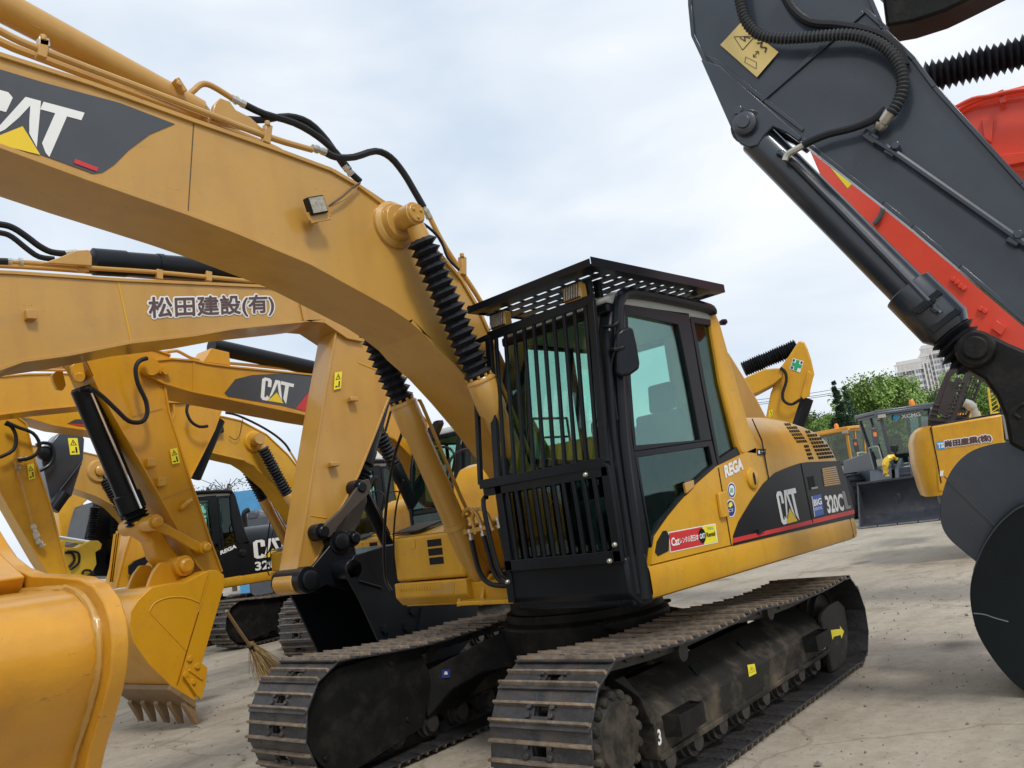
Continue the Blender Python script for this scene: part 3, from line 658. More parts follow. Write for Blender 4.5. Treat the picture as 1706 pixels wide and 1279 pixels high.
def cab_guards(root):
    fr = M()
    # front guard, upper: follows the screen, tilted back at the top
    A = V((1.24, .46, 1.885)); B = V((1.22, 1.345, 1.885)); C = V((1.10, 1.345, 2.90)); D = V((1.14, .46, 2.885))
    A2 = V((1.25, .30, 1.885)); D2 = V((1.19, .36, 2.86))
    for p, q in ((A, D), (B, C)): fr.bar(p, q, .05, .03, (1, 0, 0))
    for p, q in ((A2, B), (D, C)): fr.bar(p, q, .03, .06)
    for p, q in ((A2, D2), (D2, D), (A2 + V((0, 0, .85)), A + V((-.1, 0, .85)))): fr.bar(p, q, .03, .03, (1, 0, .1))
    for k in range(10):
        t = (k + .8) / 10.4; fr.bar(A.lerp(B, t) + V((0, 0, .02)), D.lerp(C, t), .022, .022, (1, 0, 0))
    u = fr.build('screen_guard', BLK, root, bev=.003)
    fr = M()
    for p, q in ((V((1.22, .44, 1.30)), V((1.22, .44, 1.86))), (V((1.22, 1.335, 1.30)), V((1.22, 1.345, 1.86)))): fr.bar(p, q, .06, .03, (1, 0, 0))
    fr.bar((1.22, .30, 1.84), (1.22, 1.36, 1.84), .03, .075); fr.bar((1.22, .40, 1.33), (1.22, 1.36, 1.33), .03, .07)
    for k in range(10):
        t = (k + .7) / 10.6; y = .46 + (.86) * t; fr.bar((1.22, y, 1.33), (1.225, y, 1.84), .026, .02, (1, 0, 0))
    fr.tube([(1.2, .30, 1.80), (1.24, .29, 1.74), (1.22, .33, 1.32), (1.18, .40, 1.24)], .017, 8, 4)
    fr.box((1.19, .36, 1.09), (1.2, .42, 1.3))
    l = fr.build('lower_screen_guard', BLK, root, bev=.003)
    bt = M()
    for y, z in ((1.20, 1.83), (1.28, 1.31), (.42, 1.23), (1.335, 1.4)): bt.lathe((1.232, y, z), (1.255, y, z), [(0, .016), (.6, .016), (1, .010)], 10)
    bt.build('bolt', ZINC, l)
    # falling-object guard over the roof
    z = 3.055; g = M(); X0, X1, Y0, Y1 = 1.25, -.36, .40, 1.49
    g.par((X0, Y0, z), (.006, 0, -.0), (0, Y1 - Y0, 0), (-.0, 0, .048)); g.par((X0, Y0, z), (-.07, 0, 0), (0, Y1 - Y0, 0), (0, 0, .007))
    g.par((X0 - .006, Y1, z), (X1 - X0 + .006, 0, 0), (0, .006, 0), (0, 0, .06)); g.par((X0 - .07, Y1, z), (X1 - X0 + .07, 0, 0), (0, -.07, 0), (0, 0, .007))
    g.par((X0 - .006, Y0, z), (X1 - X0 + .006, 0, 0), (0, .006, 0), (0, 0, .06)); g.par((X1, Y0 + .01, z), (.006, 0, 0), (0, Y1 - Y0 - .02, 0), (0, 0, .06))
    nx = 12
    for i in range(nx):
        x = X0 - .085 - i * .125; g.box((x - .085, Y0 + .007, z + .010), (x, Y1 - .007, z + .016))
    for j in range(9):
        y = Y0 + .05 + j * .123; g.box((X1 + .01, y, z + .021), (X0 - .01, y + .03, z + .028))
    for x in (.95, -.25):
        for y in (.48, 1.30): g.bar((x, y, 2.94), (x, y, z), .04, .04)
    g.bar((1.02, 1.28, 2.86), (1.05, 1.30, z), .035, .05)
    g.build('roof_guard', BLK, root, bev=.001)
    # work lamps
    for y in (.55, 1.22):
        m = M(); m.box((1.06, y - .075, 2.925), (1.13, y + .075, 3.03)); a = m.build('work_lamp', BYEL, root, bev=.01)
        q = M(); q.box((1.131, y - .062, 2.94), (1.136, y + .062, 3.018)); q.build('lens', LAMP, a)
        q = M()
        for k in range(7): q.bar((1.14, y - .07 + k * .02, 2.93), (1.14, y - .05 + k * .02, 3.028), .003, .003)
        q.bar((1.14, y - .075, 2.93), (1.14, y + .075, 2.93), .006, .006); q.bar((1.14, y - .075, 3.028), (1.14, y + .075, 3.028), .006, .006); q.build('lamp_grille', FRM, a)
    # mirror on the door side
    m = M(); Pm = Plane((1.0, 1.44, 0), (.45, .9, 0))
    m.prism(Pm.pts([(1028, 556), (1036, 548), (1050, 544), (1056, 548), (1062, 575), (1067, 605), (1066, 614), (1052, 624), (1036, 627), (1028, 622)]), Pm.n * -.05); m.build('mirror', BLK, root, bev=.018)
    m = M(); a = Pm(1044, 578, -.02); m.tube([PY(1.36)(1005, 545), Pm(1022, 543, .0), Pm(1030, 537, 0)], .012); m.tube([Pm(1029, 538), Pm(1029, 555, -.02), Pm(1024, 585, -.02)], .012); m.tube([PY(1.35)(1018, 582), Pm(1024, 583, 0), a], .014)
    m.tube([Pm(1024, 585, -.02), PY(1.36)(1018, 620), PY(1.36)(1028, 700)], .010); m.build('mirror_arm', BLK, root)
    k = M(); c = PY(1.0)(1205, 537); k.tube([c, c + V((.04, 0, -.02)), V((-.40, 1.0, c.z - .03))], .010); k.lathe(c - V((0, .03, 0)), c + V((0, .03, 0)), [(0, .02), (.5, .028), (1, .02)], 12); k.build('camera_knob', RUB, root)

# ------------------------------------------------------------------ MAIN EXCAVATOR
mx = thing('excavator', (0, 0, 0), 'large yellow crawler excavator in the middle with barred black cab and roof cage', 'excavator', 'crawler excavators parked in the yard')
undercarriage(mx, True)
hood, side, cw, bv = upper(mx, True)
n_common = len(sc.collection.objects)
cab(mx)
COMMON = kids(mx)           # shared by the neighbours of the same type
COMMON_SUB = {o.name: kids(o) for o in COMMON}
cab_guards(mx)
# side decals
sw = M().prism(PS.pts([(1221, 909), (1221, 893), (1230, 869), (1251, 834), (1271, 806), (1291, 788), (1314, 778), (1332, 772), (1345, 770), (1385, 768.5), (1399, 768), (1411, 806), (1423, 850), (1423, 863)], .0015), (0, .001, 0)).build('side_sticker', DEC, hood, smooth=0)
M().prism(PS.pts([(1221, 905), (1221, 897), (1300, 879), (1423, 849), (1424, 856), (1300, 886)], .003), (0, .001, 0)).build('stripe', RED, hood, smooth=0)
catlogo(PS.pts([(1303, 875), (1337, 866), (1325, 813), (1292, 820)], .005), hood)
lettering('320C', PS.pts([(1380, 856), (1407, 851), (1403, 822), (1373, 826)], .005), WHT, hood, 'model_lettering', bold=.035)
M().prism(PS.pts([(1409, 849), (1418, 847), (1417, 842), (1413, 843), (1407, 818), (1402, 819)], .005), (0, .001, 0)).build('model_lettering', GREY, hood, smooth=0)
q = PS.pts([(1358, 861), (1373, 857), (1368, 823), (1353, 827)], .005); uvmesh(q, [(0, 0), (1, 0), (1, 1), (0, 1)], [(0, 1, 2, 3)]).build('hire_sticker', BLU, hood, smooth=0)
q = PS.pts([(1358, 861), (1373, 857), (1368, 823), (1353, 827)], .007); lettering('BIG', sub(q, .06, .50, .94, .82), WHT, hood, 'hire_lettering', bold=.03); lettering('RENTAL', sub(q, .08, .28, .92, .42), WHT, hood, 'hire_lettering'); uvmesh(q, [(-.06, 0), (0, 0), (0, 1), (-.06, 1)], [(0, 1, 2, 3)]).build('sticker_edge', WHT, hood, smooth=0)
q = PS.pts([(1209, 797), (1239, 782), (1236, 761), (1206, 776)], .004); lettering('REGA', q, WHT, side, 'badge_lettering', bold=.05)
for cx, cy, r, nm in ((1219, 817, 11, 1), (1217.5, 847, 12.5, 2)):
    for k, (rr, m_) in enumerate(((1, WHT), (.88, DKBLU), (.66 if nm == 1 else 0, WHT))):
        if rr <= 0: continue
        M().prism(PS.pts([(cx + rr * r * .62 * math.cos(a * math.pi / 12) * 1.0 + rr * r * .05 * math.sin(a * math.pi / 12), cy + rr * r * 1.2 * math.sin(a * math.pi / 12)) for a in range(24)], .002 + .0015 * k), (0, .001, 0)).build('round_sticker', m_, side, smooth=0)
    if nm == 1:
        for dx in (-1.8, 0, 1.8): M().prism(PS.pts([(cx + dx - .6, cy + 4), (cx + dx + .6, cy + 4), (cx + dx + .4, cy - 4), (cx + dx - .4, cy - 4)], .0065), (0, .001, 0)).build('sticker_emblem', GRN, side, smooth=0)
    else:
        M().prism(PS.pts([(cx - 3, cy - 8), (cx + 1, cy - 11), (cx + 3, cy - 5), (cx - 1, cy - 1), (cx - 4, cy - 3)], .0055), (0, .001, 0)).build('sticker_emblem', YSTK, side, smooth=0)
        lettering('CS', PS.pts([(cx - 4, cy + 7), (cx + 4, cy + 5), (cx + 4, cy), (cx - 4, cy + 2)], .0055), WHT, side, 'sticker_emblem')
q0 = [(1117, 921), (1196, 904), (1192, 872), (1113, 887)]
uvmesh(PS.pts(q0, .002), [(0, 0), (1, 0), (1, 1), (0, 1)], [(0, 1, 2, 3)]).build('rental_sign', WHT, side, smooth=0)
uvmesh(PS.pts(q0, .0035), [(.015, .05), (.70, .05), (.70, .95), (.015, .95)], [(0, 1, 2, 3)]).build('rental_sign', RED, side, smooth=0)
uvmesh(PS.pts(q0, .0035), [(.70, .05), (.985, .05), (.985, .95), (.70, .95)], [(0, 1, 2, 3)]).build('rental_sign', YSTK, side, smooth=0)
uvmesh(PS.pts(q0, .005), [(.68 + .075 * math.cos(a * math.pi / 10), .5 + .38 * math.sin(a * math.pi / 10)) for a in range(20)], [list(range(20))]).build('rental_sign', DEC, side, smooth=0)
q = PS.pts(q0, .0065); lettering('Cat', sub(q, .04, .28, .20, .70), WHT, side, 'rental_lettering', bold=.03); lettering('レンタル西日本', sub(q, .21, .32, .60, .64), WHT, side, 'rental_lettering', bold=.02)
lettering('CAT', sub(q, .625, .36, .735, .62), WHT, side, 'rental_lettering', bold=.05); lettering('Rental', sub(q, .775, .38, .965, .62), DEC, side, 'rental_lettering', bold=.02)
lettering('TEL', sub(q, .80, .74, .95, .86), GRN, side, 'rental_lettering')
q = PS.pts([(1262, 759), (1276, 758), (1276, 748), (1261, 748)], .003); uvmesh(q, [(0, 0), (1, 0), (1, 1), (0, 1)], [(0, 1, 2, 3)]).build('small_sticker', DEC, hood, smooth=0); q = PS.pts([(1263, 757), (1275, 756), (1275, 750), (1262, 750)], .005); uvmesh(q, [(0.05, .1), (.3, .1), (.3, .9), (.05, .9)], [(0, 1, 2, 3)]).build('small_sticker', WHT, hood, smooth=0); uvmesh(q, [(.5, .55), (.95, .55), (.95, .7), (.5, .7)], [(0, 1, 2, 3)]).build('small_sticker', WHT, hood, smooth=0)
# handle recess, tinted vent panel, hood seams
M().prism(PS.pts([(1345, 795), (1355, 793), (1359, 812), (1349, 814)], .004), (0, .001, 0)).build('latch_recess', HOLE, hood, smooth=0)
M().prism(PS.pts([(1350, 813), (1360, 811), (1361, 814), (1351, 816)], .004), (0, .012, 0)).build('latch', GREY, hood, bev=.002)
gv = M()
for k in range(9): gv.prism(PS.pts([(1369 + k * .5, 781 + k * 3.4), (1392 + k * .9, 777 + k * 3.4), (1392.5 + k * .9, 779.3 + k * 3.4), (1369.5 + k * .5, 783.3 + k * 3.4)], .004), (0, .004, 0))
gv.build('louvre', BYEL, hood, smooth=0)
sm = M()
for pp in ([(1334, 772), (1335.2, 772), (1355, 871), (1353.6, 871)], [(1252, 698), (1254, 698), (1270, 733), (1282, 799), (1280.6, 800), (1268, 735)],): 
    sm.prism(PS.pts(pp, .0045), (0, .0006, 0))
sm.build('panel_seam', HOLE, hood, smooth=0)
lk = M(); lk.lathe(PS(1266, 886, .003), PS(1266, 886, .02), [(0, .016), (1, .012)], 12); lk.bar(PS(1262, 889, .01), PS(1273, 884, .01), .012, .01); lk.build('lock', RUB, hood)
A_ = TY @ V((.32, -.35, 0)); B_ = TY @ V((.95, -.90, 0)); nl = V(((B_ - A_).y, -(B_ - A_).x, 0)).normalized(); nl = nl if nl.dot(CP - A_) > 0 else -nl
LP_ = Plane(A_, nl); cbo = [o for o in COMMON if o.name.startswith('carbody')][0]
M().prism(LP_.pts([(736, 1116), (750, 1115), (750, 1129), (736, 1130)], .014), nl * .001).build('blue_sticker', DKBLU, cbo, smooth=0); M().prism(LP_.pts([(741, 1119), (745, 1119), (746, 1124), (740, 1124)], .017), nl * .001).build('sticker_emblem', WHT, cbo, smooth=0)
# frame stickers
TP = Plane(RY @ V((0, 1.33, 0)), RY @ V((0, 1, 0)))
tfr = [o for o in COMMON if o.name.startswith('track_frame')][0]
M().prism(TP.pts([(1245, 1108), (1257, 1106), (1260, 1122), (1248, 1128)], .002), RY @ V((0, .001, 0))).build('warning_sticker', YSTK, tfr, smooth=0)
lettering('⚠', TP.pts([(1249, 1122), (1258, 1118), (1256, 1110), (1247, 1112)], .004), DEC, tfr, 'sticker_symbol')
TG = Plane(RY @ V((0, 1.341, 0)), RY @ V((0, 1, 0)))
M().prism(TG.pts([(1384, 1050), (1400, 1048), (1399, 1043), (1406, 1052), (1402, 1064), (1400, 1058), (1389, 1061), (1387, 1066)], .001), RY @ V((0, .001, 0))).build('arrow_sticker', YSTK, tfr, smooth=0)
lettering('3', TP.pts([(1097, 1243), (1103, 1240), (1100, 1214), (1095, 1216)], .003), WHT, tfr, 'chalk_mark', bold=.03)
lettering('33', TP.pts([(1370, 1083), (1376, 1080), (1375, 1071), (1369, 1073)], .003), WHT, tfr, 'chalk_mark')
cbo = [o for o in COMMON if o.name.startswith('carbody')][0]


# boom
PB = PY(.25)
top = [(5.75, .25, 3.62), (5.35, .25, 3.95), (4.9, .25, 4.12), (-120, 22), (0, 86), (150, 134), (324, 197), (447, 240), (552, 279), (599, 306), (642, 338), (689, 373), (740, 427), (771, 463), (799, 510), (818, 553), (845, 612), (880, 682), (918, 750), (952, 800)]
bot = [(5.75, .25, 3.35), (5.3, .25, 3.40), (4.8, .25, 3.55), (-120, 198), (0, 247), (141, 299), (313, 359), (387, 387), (517, 441), (603, 488), (650, 514), (685, 538), (722, 568), (760, 603), (797, 645), (835, 692), (872, 742), (900, 785), (920, 815), (935, 835)]
boom = beam(top, bot, PB, .5, 'boom', BYEL, mx, fl=.026)
st1 = beam([(5.1, .2, 4.3), (5.7, .2, 4.25), (6.0, .2, 3.5), (6.45, .2, 1.2)], [(5.2, .2, 4.0), (5.45, .2, 3.5), (5.75, .2, 2.8), (6.2, .2, 1.2)], PY(.2), .4, 'stick', BYEL, mx)
M().prism(PB.pts([(322.5, 197), (324, 197), (313.6, 359), (312.4, 359)], -.0165), (0, .002, 0)).build('weld_seam', STEEL, boom, smooth=0)
dq = PB.pts([(-230, 60), (-100, 84), (0, 116), (80, 140), (200, 172), (291, 207), (250, 224), (215, 250), (190, 275), (170, 288), (155, 290), (0, 233), (-230, 150)], -.0165)
M().prism(dq, (0, .002, 0)).build('boom_sticker', GDEC, boom, smooth=0)
catlogo(PB.pts([(-70, 224), (107, 268), (141, 188), (-30, 142)], -.012), boom)
M().prism(PB.pts([(125, 265), (164, 280), (161, 286), (123, 272)], -.012), (0, .002, 0)).build('stripe', RED, boom, smooth=0)
for d_ in (PB,):
    c = d_(655, 376, -.02)
    bs = M(); bs.lathe(c, c + V((0, .045, 0)), [(0, .17), (.5, .165), (1, .14)], 36); bs.lathe(c + V((0, .04, 0)), c + V((0, .09, 0)), [(0, .13), (1, .12)], 28); bs.build('boss_plate', BYEL, boom, bev=.004)
    bs = M(); bs.lathe(c, V((c.x, .49, c.z)), [(0, .07), (.9, .07), (1, .062)], 28)
    for k in range(3): a = k * 2.1 + .5; bs.bolt(V((c.x + .035 * math.cos(a), .49, c.z + .035 * math.sin(a))), (0, 1, 0), .012, .01)
    bs.lathe(V((c.x, -.25, c.z)), V((c.x, -.5, c.z)), [(0, .11), (1, .085)], 24); bs.build('cylinder_pin', BYEL, boom, bev=.004)
PIN = V((c.x, 0, c.z)); BASE = V((.66, 0, 1.12))
def boomcyl(y, nm, wob):
    a = V((PIN.x, y, PIN.z)); b = V((BASE.x, y, BASE.z)); d = (b - a).normalized(); Lc = (b - a).length
    g = M(); g.lathe(a - V((0, .06, 0)), a + V((0, .05, 0)), [(0, .08), (1, .08)], 24); g.lathe(a + d * .07, a + d * .17, [(0, .06), (1, .07)], 16)
    rod = g.build('cylinder_rod_eye', BYEL, mx, bev=.005)
    bellows(a + d * .16, a + d * 1.17, .070, .108, 17, 'bellows', rod, 9, wob=wob)
    M().cyl(a + d * .1, a + d * 1.2, .045, n=16).build('cylinder_rod', CHR, rod)
    bb = barrel(a + d * 1.17, b - d * .1, .088, 'cylinder_barrel', mx, BYEL, 1.16)
    e_ = M(); e_.lathe(b - V((0, .055, 0)), b + V((0, .055, 0)), [(0, .10), (1, .10)], 24); e_.bar(b - d * .16, b, .13, .11, (0, 1, 0)); e_.build('cylinder_eye', BYEL, bb, bev=.006)
    u = d.cross(V((0, 1, 0))).normalized(); u = -u if u.x < 0 else u
    p = M(); s_ = V((0, .05, 0)); p.tube([a + d * 1.22 + u * -.11 + s_, a + d * 1.26 - u * .125 + s_, a + d * 1.7 - u * .12 + s_, b - d * .62 - u * .12 + s_, b - d * .55 - u * .18 + s_], .014, 8, 3); p.tube([a + d * 1.22 + u * -.10 - s_ * .5, a + d * 1.7 - u * .115 - s_ * .5, b - d * .55 - u * .12 - s_ * .5], .012, 8, 3); p.build('cylinder_pipe', BYEL, bb)
    cl = M(); k = a + d * 1.19; 
    for t in range(10): an = t * .63; ax1 = d.orthogonal().normalized(); ax2 = d.cross(ax1); cl.bolt(k + (ax1 * math.cos(an) + ax2 * math.sin(an)) * .088 - d * .02, -d, .012, .02)
    cl.ring([k + (ax1 * math.cos(i * .3) + ax2 * math.sin(i * .3)) * .108 for i in range(21)], [k + (ax1 * math.cos(i * .3) + ax2 * math.sin(i * .3)) * .089 for i in range(21)], d * .01); cl.build('gland_bolt', BYEL, bb)
    st = M(); k = b - d * .58; st.bar(k - s_ * 2.8 - u * .1, k + s_ * 2.8 - u * .1, .04, .02); st.ring([k + (ax1 * math.cos(i * .3) + ax2 * math.sin(i * .3)) * .10 for i in range(21)], [k + (ax1 * math.cos(i * .3) + ax2 * math.sin(i * .3)) * .0885 for i in range(21)], d * .04); st.build('pipe_clamp', BYEL, bb)
boomcyl(.42, 'near', .008); boomcyl(-.42, 'far', .006)
# looping pipes and hoses at the foot of the far cylinder
lp = M(); PF = PX(.86)
for dx in (0, 17):
    lp.tube([PF(776 + dx, 890), PF(770 + dx, 866), PF(774 + dx, 852), PF(784 + dx, 847), PF(794 + dx, 856), PF(800 + dx, 870), PF(806 + dx, 884)], .016, 8, 4)
lp.bar(PF(772, 888), PF(822, 876), .03, .03); lp.build('loop_pipe', BYEL, mx)
fh = M(); ft = M()
for px in ([(786, 900), (791, 925), (800, 955), (815, 972), (838, 976), (860, 973)], [(806, 893), (815, 925), (822, 950), (834, 968), (855, 975)], [(833, 880), (842, 920), (850, 955)]):
    fh.tube([PF(*p) for p in px], .019, 8, 4); ft.lathe(PF(*px[0]), PF(px[0][0] - 4, px[0][1] - 18), [(0, .021), (.3, .021), (.32, .016), (.7, .016), (.72, .022), (1, .022)], 8)
fh.build('hydraulic_hose', RUB, mx); ft.build('hose_fitting', ZINC, mx)
# boom-top pipes, hoses
PT = PY(.22); PT2 = PY(.02); PC = PY(.0)
bp = M()
bp.tube(PT.pts([(-120, -15), (0, 52), (70, 84), (290, 168), (440, 226), (520, 250)]), .020, 10, 3)
bp.tube(PT2.pts([(-120, 5), (0, 70), (75, 100), (280, 178), (440, 240), (480, 262)]), .022, 10, 3)
bp.tube(PT2.pts([(-100, -60), (0, 10), (150, 77), (285, 142), (305, 157), (318, 155), (335, 141), (352, 143), (385, 163)]), .019, 10, 3)
bp.tube(PY(.2).pts([(711, 352), (735, 400), (760, 440), (790, 485), (808, 515)]), .019, 10, 3)
bp.tube(PT2.pts([(555, 285), (600, 312), (650, 345)]), .016, 8, 3)
pipe = bp.build('boom_pipe', BYEL, boom)
hf = M()
for P_, a, b in ((PT2, (385, 163), (408, 175)), (PT, (520, 246), (542, 254)), (PY(.2), (705, 345), (716, 364)), (PT2, (574, 276), (586, 292))):
    hf.lathe(P_(*a), P_(*b), [(0, .022), (.25, .022), (.27, .027), (.45, .027), (.47, .020), (.7, .020), (.72, .025), (1, .025)], 10)
hf.build('hose_fitting', ZINC, boom)
hose([(408, 175), (440, 190), (490, 205), (530, 228), (560, 255), (582, 284)], PT2, .023, 'hydraulic_hose', boom)
hose([(412, 199), (440, 200), (480, 194), (515, 205), (545, 235), (572, 275), (600, 303)], PC, .023, 'hydraulic_hose', boom)
hose([(542, 254), (560, 262), (590, 262), (625, 252), (650, 262), (672, 288), (690, 318), (706, 346)], PY(.2), .024, 'hydraulic_hose', boom)
hose([(666, 362), (690, 366), (715, 380), (735, 402), (746, 430), (765, 450)], PY(.28), .010, 'grease_line', boom)
cl = M()
for P_, x, y, dx, dy in ((PT, 72, 84, 6, 20), (PT, 446, 226, 8, 22), (PT, 770, 445, 14, -6)):
    cl.bar(P_(x, y - 16), P_(x + (-4 if x < 700 else 0), y + 14), .045, .05, (0, 1, 0)); cl.bolt(P_(x, y - 16, .02), (0, 0, 1), .018, .03)
cl.build('pipe_clamp', BYEL, boom, bev=.004)
M().bar(PT(71, 66), PT(73, 80), .05, .05, (0, 1, 0)).build('clamp_block', ZINC, boom, bev=.004)
# stick cylinder lug on top of the boom with the stick cylinder running forward
for y in (.16, -.20):
    lg = M(); P_ = PY(y); lg.prism(P_.pts([(345, 207), (352, 178), (362, 168), (378, 174), (388, 188), (412, 200), (440, 226)]), (0, .04, 0)); lg.build('cylinder_lug', BYEL, boom, bev=.006)
sc_ = M(); P_ = PY(.02); a = P_(345, 192); b = P_(-140, -66); sc_.lathe(a, b, [(0, .04), (.02, .055), (.03, .07), (1, .09)], 28)
sc_.build('stick_cylinder', BYEL, boom)
br = M(); br.bar(PY(.1)(291, 134), PY(.1)(305, 156), .03, .07, (0, 1, 0)); br.bolt(PY(.14)(298, 140), (0, 1, 0)); br.build('pipe_bracket', BYEL, boom, bev=.004)
# boom lamp
c = PB(526, 343, .09); lm = M(); uu = V((.32, .1, .94)).normalized(); ss = V((.95, -.1, -.3)).normalized(); nn = ss.cross(uu).normalized(); nn = nn if nn.y > 0 else -nn
lm.par(c - uu * .055 - ss * .06 - nn * .03, ss * .12, uu * .11, nn * .06); lo = lm.build('boom_lamp', BLK, boom, bev=.008)
M().par(c - uu * .046 - ss * .051 + nn * .031, ss * .102, uu * .092, nn * .002).build('lens', LAMP, lo, smooth=0)
lm = M(); lm.bar(c - uu * .075 - ss * .07, c - uu * .075 + ss * .07, .05, .012, (0, 1, 0)); lm.bar(c - uu * .08 - nn * .09, c - uu * .075, .05, .02); lm.bar(c - uu * .08 - ss * .07, c - ss * .07, .03, .01, (0, 1, 0)); lm.bar(c - uu * .08 + ss * .07, c + ss * .07 - uu * .03, .03, .01, (0, 1, 0)); lm.build('lamp_bracket', BYEL, lo, bev=.003)
hose([(545, 345), (555, 338), (570, 328), (588, 312), (600, 305)], PY(.27), .006, 'cable', boom, BRN); hose([(545, 346), (560, 339), (575, 331), (590, 318), (599, 306)], PY(.265), .005, 'cable', boom, WOOD)
# ------------------------------------------------------------------ ground
def ground_mat():
    m = bpy.data.materials.new('worn_concrete'); m.use_nodes = True; t = m.node_tree; b = t.nodes['Principled BSDF']; N = t.nodes.new; L = t.links.new
    tc = N('ShaderNodeTexCoord')
    def nz(sc_, det, ro, mp=None):
        n = N('ShaderNodeTexNoise'); n.inputs['Scale'].default_value = sc_; n.inputs['Detail'].default_value = det; n.inputs['Roughness'].default_value = ro
        L(tc.outputs['Object'], n.inputs['Vector']); return n.outputs['Fac']
    def ramp(src, stops):
        r = N('ShaderNodeValToRGB'); r.color_ramp.elements[0].position = stops[0][0]; r.color_ramp.elements[0].color = (*stops[0][1], 1)
        r.color_ramp.elements[1].position = stops[-1][0]; r.color_ramp.elements[1].color = (*stops[-1][1], 1)
        for p, c in stops[1:-1]: e = r.color_ramp.elements.new(p); e.color = (*c, 1)
        L(src, r.inputs[0]); return r.outputs[0]
    base = ramp(nz(.35, 9, .62), [(.25, (.27, .23, .175)), (.48, (.38, .335, .265)), (.75, (.47, .42, .345))])
    fine = ramp(nz(9, 8, .7), [(.3, (.80, .79, .78)), (.6, (1, 1, 1))])
    st = ramp(nz(1.3, 7, .65), [(.54, (1, 1, 1)), (.74, (.60, .57, .53))])
    sp = ramp(nz(28, 4, .6), [(.30, (.55, .52, .5)), (.40, (1, 1, 1))])
    vor = N('ShaderNodeTexVoronoi'); vor.feature = 'DISTANCE_TO_EDGE'; vor.inputs['Scale'].default_value = .33
    wn = N('ShaderNodeTexNoise'); wn.inputs['Scale'].default_value = 1.5; wn.inputs['Detail'].default_value = 6; L(tc.outputs['Object'], wn.inputs['Vector'])
    ad = N('ShaderNodeMixRGB'); ad.blend_type = 'ADD'; ad.inputs[0].default_value = .6; L(tc.outputs['Object'], ad.inputs[1]); L(wn.outputs['Color'], ad.inputs[2]); L(ad.outputs[0], vor.inputs['Vector'])
    ck = ramp(vor.outputs['Distance'], [(.0, (.72, .68, .63)), (.007, (1, 1, 1))])
    last = base
    for s in (fine, st, sp, ck):
        x = N('ShaderNodeMixRGB'); x.blend_type = 'MULTIPLY'; x.inputs[0].default_value = 1; L(last, x.inputs[1]); L(s, x.inputs[2]); last = x.outputs[0]
    mp2 = N('ShaderNodeMapping'); mp2.inputs['Scale'].default_value = (.5, 2.2, 1); mp2.inputs['Rotation'].default_value = (0, 0, .35); L(tc.outputs['Object'], mp2.inputs[0])
    n6 = N('ShaderNodeTexNoise'); n6.inputs['Scale'].default_value = 1.1; n6.inputs['Detail'].default_value = 7; L(mp2.outputs[0], n6.inputs['Vector'])
    sc1 = ramp(n6.outputs['Fac'], [(.48, (1, 1, 1)), (.75, (.80, .78, .75))])
    v2 = N('ShaderNodeTexVoronoi'); v2.inputs['Scale'].default_value = .55; L(ad.outputs[0], v2.inputs['Vector']); oil = ramp(v2.outputs['Distance'], [(.05, (.45, .42, .40)), (.16, (1, 1, 1))])
    for s in (sc1, oil):
        x = N('ShaderNodeMixRGB'); x.blend_type = 'MULTIPLY'; x.inputs[0].default_value = 1; L(last, x.inputs[1]); L(s, x.inputs[2]); last = x.outputs[0]
    L(last, b.inputs['Base Color']); b.inputs['Roughness'].default_value = .85
    bp = N('ShaderNodeBump'); bp.inputs['Strength'].default_value = .35; bp.inputs['Distance'].default_value = .02; L(nz(14, 9, .7), bp.inputs['Height']); L(bp.outputs[0], b.inputs['Normal'])
    return m
g = M(); R_ = 900
g.add([(-R_, -R_, 0), (R_, -R_, 0), (R_, R_, 0), (-R_, R_, 0)], [(0, 1, 2, 3)])
tag(g.build('ground', ground_mat(), None, smooth=0), kind='structure')
# ------------------------------------------------------------------ neighbours of the same type
def clone_into(root, objs, submap, recol=None, skip=()):
    for o in objs:
        if o.name.split('.')[0] in skip: continue
        c = o.copy(); sc.collection.objects.link(c); c.parent = root; c.matrix_parent_inverse = Matrix.Identity(4)
        if recol and o.active_material in recol:
            c.material_slots[0].link = 'OBJECT'; c.material_slots[0].material = recol[o.active_material]
        for k in submap.get(o.name, []):
            if k.name.split('.')[0] in skip: continue
            d = k.copy(); sc.collection.objects.link(d); d.parent = c
            if recol and k.active_material in recol:
                d.material_slots[0].link = 'OBJECT'; d.material_slots[0].material = recol[k.active_material]
GRP = 'crawler excavators parked in the yard'
m4 = thing('excavator', (-4.2, -9.25, 0), 'yellow excavator with black cab behind the stick that ends in a black bucket', 'excavator', GRP)
WM4 = WM[m4.name]; WM[m4.name] = Matrix.Identity(4)
undercarriage(m4, False)
UCK = kids(m4); UCS = {o.name: kids(o) for o in UCK}
WM[m4.name] = WM4
UPC = [o for o in COMMON if o.name.split('.')[0] not in ('track', 'roller', 'idler', 'sprocket', 'final_drive', 'track_frame', 'idler_guard', 'inner_cover', 'carbody', 'swing_bearing')]
clone_into(m4, UPC, COMMON_SUB)
m3 = thing('excavator', (-3.35, -5.3, 0), 'yellow excavator with dark logo panel on its boom and yellow toothed bucket', 'excavator', GRP, rz=math.radians(6))
clone_into(m3, UPC, COMMON_SUB); clone_into(m3, UCK, UCS)
m5 = thing('excavator', (-2.95, -13.1, 0), 'black bodied excavator with black cab and tan boom, behind the broom', 'excavator', GRP)
clone_into(m5, UPC, COMMON_SUB, {YEL: BLK, BYEL: BYEL}, skip=('handrail', 'mirror')); clone_into(m5, UCK, UCS)
for k in kids(m5):
    if k.name.startswith('counterweight') or k.name.startswith('toolbox') or k.name.startswith('front_frame'):
        k.material_slots[0].link = 'OBJECT'; k.material_slots[0].material = YEL
